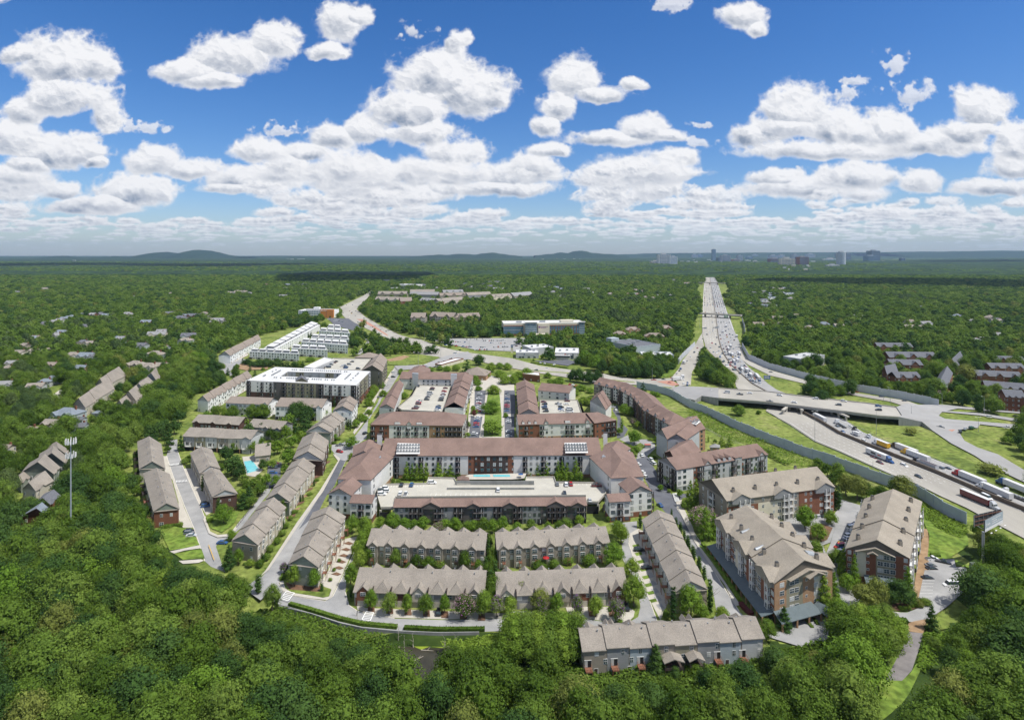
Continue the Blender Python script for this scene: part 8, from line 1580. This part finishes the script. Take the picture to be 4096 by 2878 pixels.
for f_ in (.1,.45,.85):p_,q_=lerp(a[:2],b[:2],f_),lerp(a2[:2],b2[:2],f_);m.tube((*p_,z0+.2),(*q_,z0+.4),.12,.12,'metal_gray',6)
for f_ in (.15,.4,.65,.9):p_=lerp(a[:2],b[:2],f_);m.box(p_,u,n,-.6,.6,1.2,1.6,z0-.5,z0-.3,'trim_white')
m.build('catwalk',t)
# road signs
def sign(lab,c,x,y,w,h,zb_,m_):
    p=PL(f'{c} {x},{y}')[0];t=thing('road_sign',lab,'road sign',(p[0],p[1],0),'road signs');m=MB();m.box(p[:2],(1,0),(0,1),-w/2,w/2,-.1,.1,zb_,zb_+h,m_);m.build('panel',t);m=MB()
    for s_ in (-.35,.35):m.box(p[:2],(1,0),(0,1),s_*w-.1,s_*w+.1,.1,.3,0,zb_+h,'metal_gray')
    m.build('post',t);m=MB()
    for r_ in range(2):
        q=-w*.4
        while q<w*.35:l=rnd.uniform(.25,.5);m.box(p[:2],(1,0),(0,1),q,q+l,-.14,-.1,zb_+h*(.25+.4*r_),zb_+h*(.45+.4*r_),'trim_white');q+=l+.2
    m.build('sign_lettering',t)
sign('blue service sign on the grass between highway and exit ramp','A3',2285,1270,7,4,3,'paint_blue');sign('green direction sign beneath the nearer distant overpass','A3',1918,715,9,6,5,'paint_green')
p=PL('A2 2294,1010')[0];t=thing('pylon_sign','cream pylon sign with blue square and white emblem beside the boulevard','pylon sign',(p[0],p[1],0));m=MB();m.abox(p[0],p[1],0,3.4,1,12,'stucco_cream');m.build('pylon',t);m=MB();m.abox(p[0],p[1]-.6,8,3,.3,3.6,'paint_blue');m.build('panel',t);m=MB();m.abox(p[0],p[1]-.8,8.8,.9,.1,2,'trim_white');m.build('emblem',t)
# gantries
for lab,x0,x1,y in (('left sign gantry across the highway with its back to the viewer',1705,1745,812),('right sign gantry half over the near carriageway',1800,1850,808)):
    a,b=PL(f'A3 {x0},{y+20} {x1},{y+20}');t=thing('sign_gantry',lab,'sign gantry',(a[0],a[1],0),'sign gantries');u,L=unit(a,b);n=(u[1],-u[0]);m=MB();m.box(a[:2],u,n,0,L,-.3,.3,8,9.4,'metal_gray');m.box(a[:2],u,n,-.3,.3,-.3,.3,0,9,'metal_gray');m.build('truss',t);m=MB();m.box(a[:2],u,n,L*.4,L,.31,.4,7.4,10.4,'metal_gray');m.build('panel',t)
# people by the left side street and parasols
t=thing('parasol','red parasol open on a deck of the rear right townhouse row','parasol',PL('C3 305,170',2)[0],'parasols')
def parasol(o,p,z,m_,r_):
    og=ORG[o];mb=MB();mb.tube((p[0],p[1],z),(p[0],p[1],z+2.3),.04,.04,'trim_white',6);mb.build('pole',o);mb=MB();n0=len(mb.v);mb.v.append((p[0],p[1],z+2.7));k=mb.mi(m_)
    for i in range(8):mb.v.append((p[0]+r_*cos(i*pi/4),p[1]+r_*sin(i*pi/4),z+2.15))
    for i in range(8):mb.f.append((n0,n0+1+i,n0+1+(i+1)%8));mb.m.append(k)
    mb.build('canopy',o)
p=PL('C3 305,190',3.4)[0];parasol(t,p,2.8,'paint_red',1.5)
t=thing('parasol','blue parasol open beside the right small pool','parasol',PL('B3 78,780',3.2)[0],'parasols');p=PL('B3 78,782',3.2)[0];parasol(t,p,3.2,'paint_blue',1.7)
t=thing('dumpster','red roofed gray dumpster enclosure at the right roundabout','dumpster',PL('B3 1215,515')[0]);p=PL('B3 1215,515')[0];m=MB();m.abox(p[0],p[1],0,4,2.5,2.2,'metal_gray');m.build('container',t);m=MB();m.abox(p[0],p[1],2.2,4.2,2.7,.3,'kerb_red');m.build('lid',t)
t=thing('utility_cabinet','pale green utility cabinet at the corner of the small right car park','cabinet',PL('C4 1840,272')[0]);p=PL('C4 1840,272')[0];m=MB();m.abox(p[0],p[1],0,2.2,1.8,3.2,'siding_green');m.build('housing',t);m=MB();m.abox(p[0],p[1]-.92,.3,1.6,.06,2.4,'siding_light');m.build('door',t)
flush_labels()
for o in bpy.data.objects:
    if o.parent is None and 'label' in o and len(o['label'].split())>16:print('LONG',o['label'])
# ================= SKY, SUN, HAZE, CAMERA =================
w=bpy.data.worlds.new('World');bpy.context.scene.world=w;w.use_nodes=True;nt=w.node_tree;N=nt.nodes;L=nt.links;N.clear()
el,az=R_(61.),R_(112.)   # azimuth clockwise from +Y
sd=(sin(az)*cos(el),cos(az)*cos(el),sin(el))
sk=N.new('ShaderNodeTexSky');sk.sky_type='NISHITA';sk.sun_disc=False;sk.sun_elevation=el;sk.sun_rotation=az;sk.altitude=300;sk.air_density=1.0;sk.dust_density=.5;sk.ozone_density=2.2
A,Bc,Wd,Hd=cloud_image()
im=bpy.data.images.new('clouds',Wd,Hd,alpha=True,float_buffer=True);im.colorspace_settings.name='Non-Color'
buf=np.zeros((Hd,Wd,4),np.float32);buf[...,0]=Bc;buf[...,1]=A;buf[...,3]=1;im.pixels.foreach_set(buf[::-1].ravel());im.update()
tc=N.new('ShaderNodeTexCoord');sp=N.new('ShaderNodeSeparateXYZ');L.new(tc.outputs['Generated'],sp.inputs[0])
def mth(op,a,b=None,c=None):
    n=N.new('ShaderNodeMath');n.operation=op
    for i,v in enumerate((a,b,c)):
        if v is None:continue
        if isinstance(v,(int,float)):n.inputs[i].default_value=v
        else:L.new(v,n.inputs[i])
    return n.outputs[0]
ya=mth('MAXIMUM',mth('ABSOLUTE',sp.outputs[1]),.02);u_=mth('DIVIDE',sp.outputs[0],ya);v_=mth('DIVIDE',sp.outputs[2],ya)
U=mth('DIVIDE',mth('SUBTRACT',mth('MULTIPLY_ADD',u_,F,CX),SX0),SX1-SX0);V=mth('DIVIDE',mth('MULTIPLY',v_,F),SY1-SY0)
cb=N.new('ShaderNodeCombineXYZ');L.new(U,cb.inputs[0]);L.new(V,cb.inputs[1]);ti=N.new('ShaderNodeTexImage');ti.image=im;ti.extension='MIRROR';ti.interpolation='Linear';L.new(cb.outputs[0],ti.inputs[0])
sc_=N.new('ShaderNodeSeparateColor');L.new(ti.outputs[0],sc_.inputs[0])
CLB,SKS=6.6,.12
# painted cloud light: the shaded grey is bluish, the sunlit tops near white
mx=N.new('ShaderNodeMix');mx.data_type='RGBA';mx.inputs[6].default_value=(.30*CLB,.37*CLB,.50*CLB,1);mx.inputs[7].default_value=(1.0*CLB*1.12,1.0*CLB*1.12,1.02*CLB*1.12,1);mr=N.new('ShaderNodeMapRange');mr.inputs[1].default_value=.42;mr.inputs[2].default_value=1.0;L.new(sc_.outputs[0],mr.inputs[0]);L.new(mr.outputs[0],mx.inputs[0])
hs=N.new('ShaderNodeHueSaturation');hs.inputs['Saturation'].default_value=1.34;L.new(sk.outputs[0],hs.inputs['Color'])
m2=N.new('ShaderNodeMix');m2.data_type='RGBA';L.new(sc_.outputs[1],m2.inputs[0]);tn=N.new('ShaderNodeVectorMath');tn.operation='MULTIPLY';tn.inputs[1].default_value=(.74,.80,.99);L.new(hs.outputs[0],tn.inputs[0]);L.new(tn.outputs[0],m2.inputs[6]);L.new(mx.outputs[2],m2.inputs[7])
bg=N.new('ShaderNodeBackground');bg.inputs[1].default_value=SKS;L.new(m2.outputs[2],bg.inputs[0]);ow=N.new('ShaderNodeOutputWorld');L.new(bg.outputs[0],ow.inputs[0])
w.cycles.sampling_method='MANUAL';w.cycles.sample_map_resolution=512
sl_=bpy.data.lights.new('sun','SUN');sl_.energy=4.7;sl_.angle=R_(.53);sl_.color=(1,.965,.90);so=bpy.data.objects.new('sun',sl_);C.objects.link(so);so.rotation_euler=Vector(sd).to_track_quat('Z','Y').to_euler()
# clouds overhead, above and outside the frame: they shade patches of the far woods
import bmesh
mat('cloud_white',(.85,.85,.85),1,.02)
for i,(c,x,y,rx,ry) in enumerate((('A2',800,345,560,650),('A4',1800,405,900,520),('A1',1900,240,900,900),('A1',500,232,1500,1100),('A2',500,192,1500,2500),('A4',2150,215,900,1200))):
    g=PL(f'{c} {x},{y}')[0];hc=2600 if g[1]<4200 else 4200;q=hc/sd[2];cc=(g[0]+sd[0]*q,g[1]+sd[1]*q,hc)
    if (hc-H)/max(cc[1],1)<.47:continue
    bm=bmesh.new();r=random.Random(i)
    for k in range(9):
        n0=len(bm.verts);bmesh.ops.create_icosphere(bm,subdivisions=3,radius=1);bm.verts.ensure_lookup_table();ox,oy=r.uniform(-.6,.6),r.uniform(-.6,.6);ss=r.uniform(.3,.55)
        for v in bm.verts[n0:]:
            z=v.co.z;v.co.x=(v.co.x*ss+ox)*rx;v.co.y=(v.co.y*ss+oy)*ry;v.co.z=z*rx*.18*(1 if z>0 else .35)
    me=bpy.data.meshes.new('cloud');bm.to_mesh(me);bm.free();me.materials.append(M['cloud_white']);o=bpy.data.objects.new('cloud',me);C.objects.link(o);o.location=cc;o['kind']='structure'
# haze
HZD=2.5e-5
mb=MB();mb.hexa([(-31000,-400,-6),(31000,-400,-6),(31000,27500,-6),(-31000,27500,-6)],[(-31000,-400,620),(31000,-400,620),(31000,27500,620),(-31000,27500,620)],'grass')
hz=mb.build('haze',kind='stuff');hm=bpy.data.materials.new('haze');hm.use_nodes=True;hn_=hm.node_tree;hn_.nodes.clear();pv=hn_.nodes.new('ShaderNodeVolumePrincipled');pv.inputs['Density'].default_value=HZD;pv.inputs['Color'].default_value=(.50,.72,1,1);pv.inputs['Anisotropy'].default_value=.2;oo=hn_.nodes.new('ShaderNodeOutputMaterial');hn_.links.new(pv.outputs[0],oo.inputs['Volume']);hz.data.materials.clear();hz.data.materials.append(hm)
S=bpy.context.scene;cam=bpy.data.cameras.new('camera');co=bpy.data.objects.new('camera',cam);C.objects.link(co);co.location=(0,0,H);co.rotation_euler=(pi/2,0,0);cam.sensor_fit='HORIZONTAL';cam.sensor_width=36;cam.lens=36*F/4096;cam.shift_y=-(1439-HZ)/4096;cam.clip_start=1;cam.clip_end=60000;S.camera=co
S.view_settings.view_transform='Standard';S.view_settings.look='None';S.view_settings.exposure=.1;S.view_settings.gamma=1
S.cycles.max_bounces=5;S.cycles.diffuse_bounces=2;S.cycles.glossy_bounces=2;S.cycles.transmission_bounces=2;S.cycles.volume_bounces=0;S.cycles.transparent_max_bounces=4;S.cycles.use_denoising=True;S.cycles.use_adaptive_sampling=True;S.cycles.adaptive_threshold=.02;S.render.use_persistent_data=False
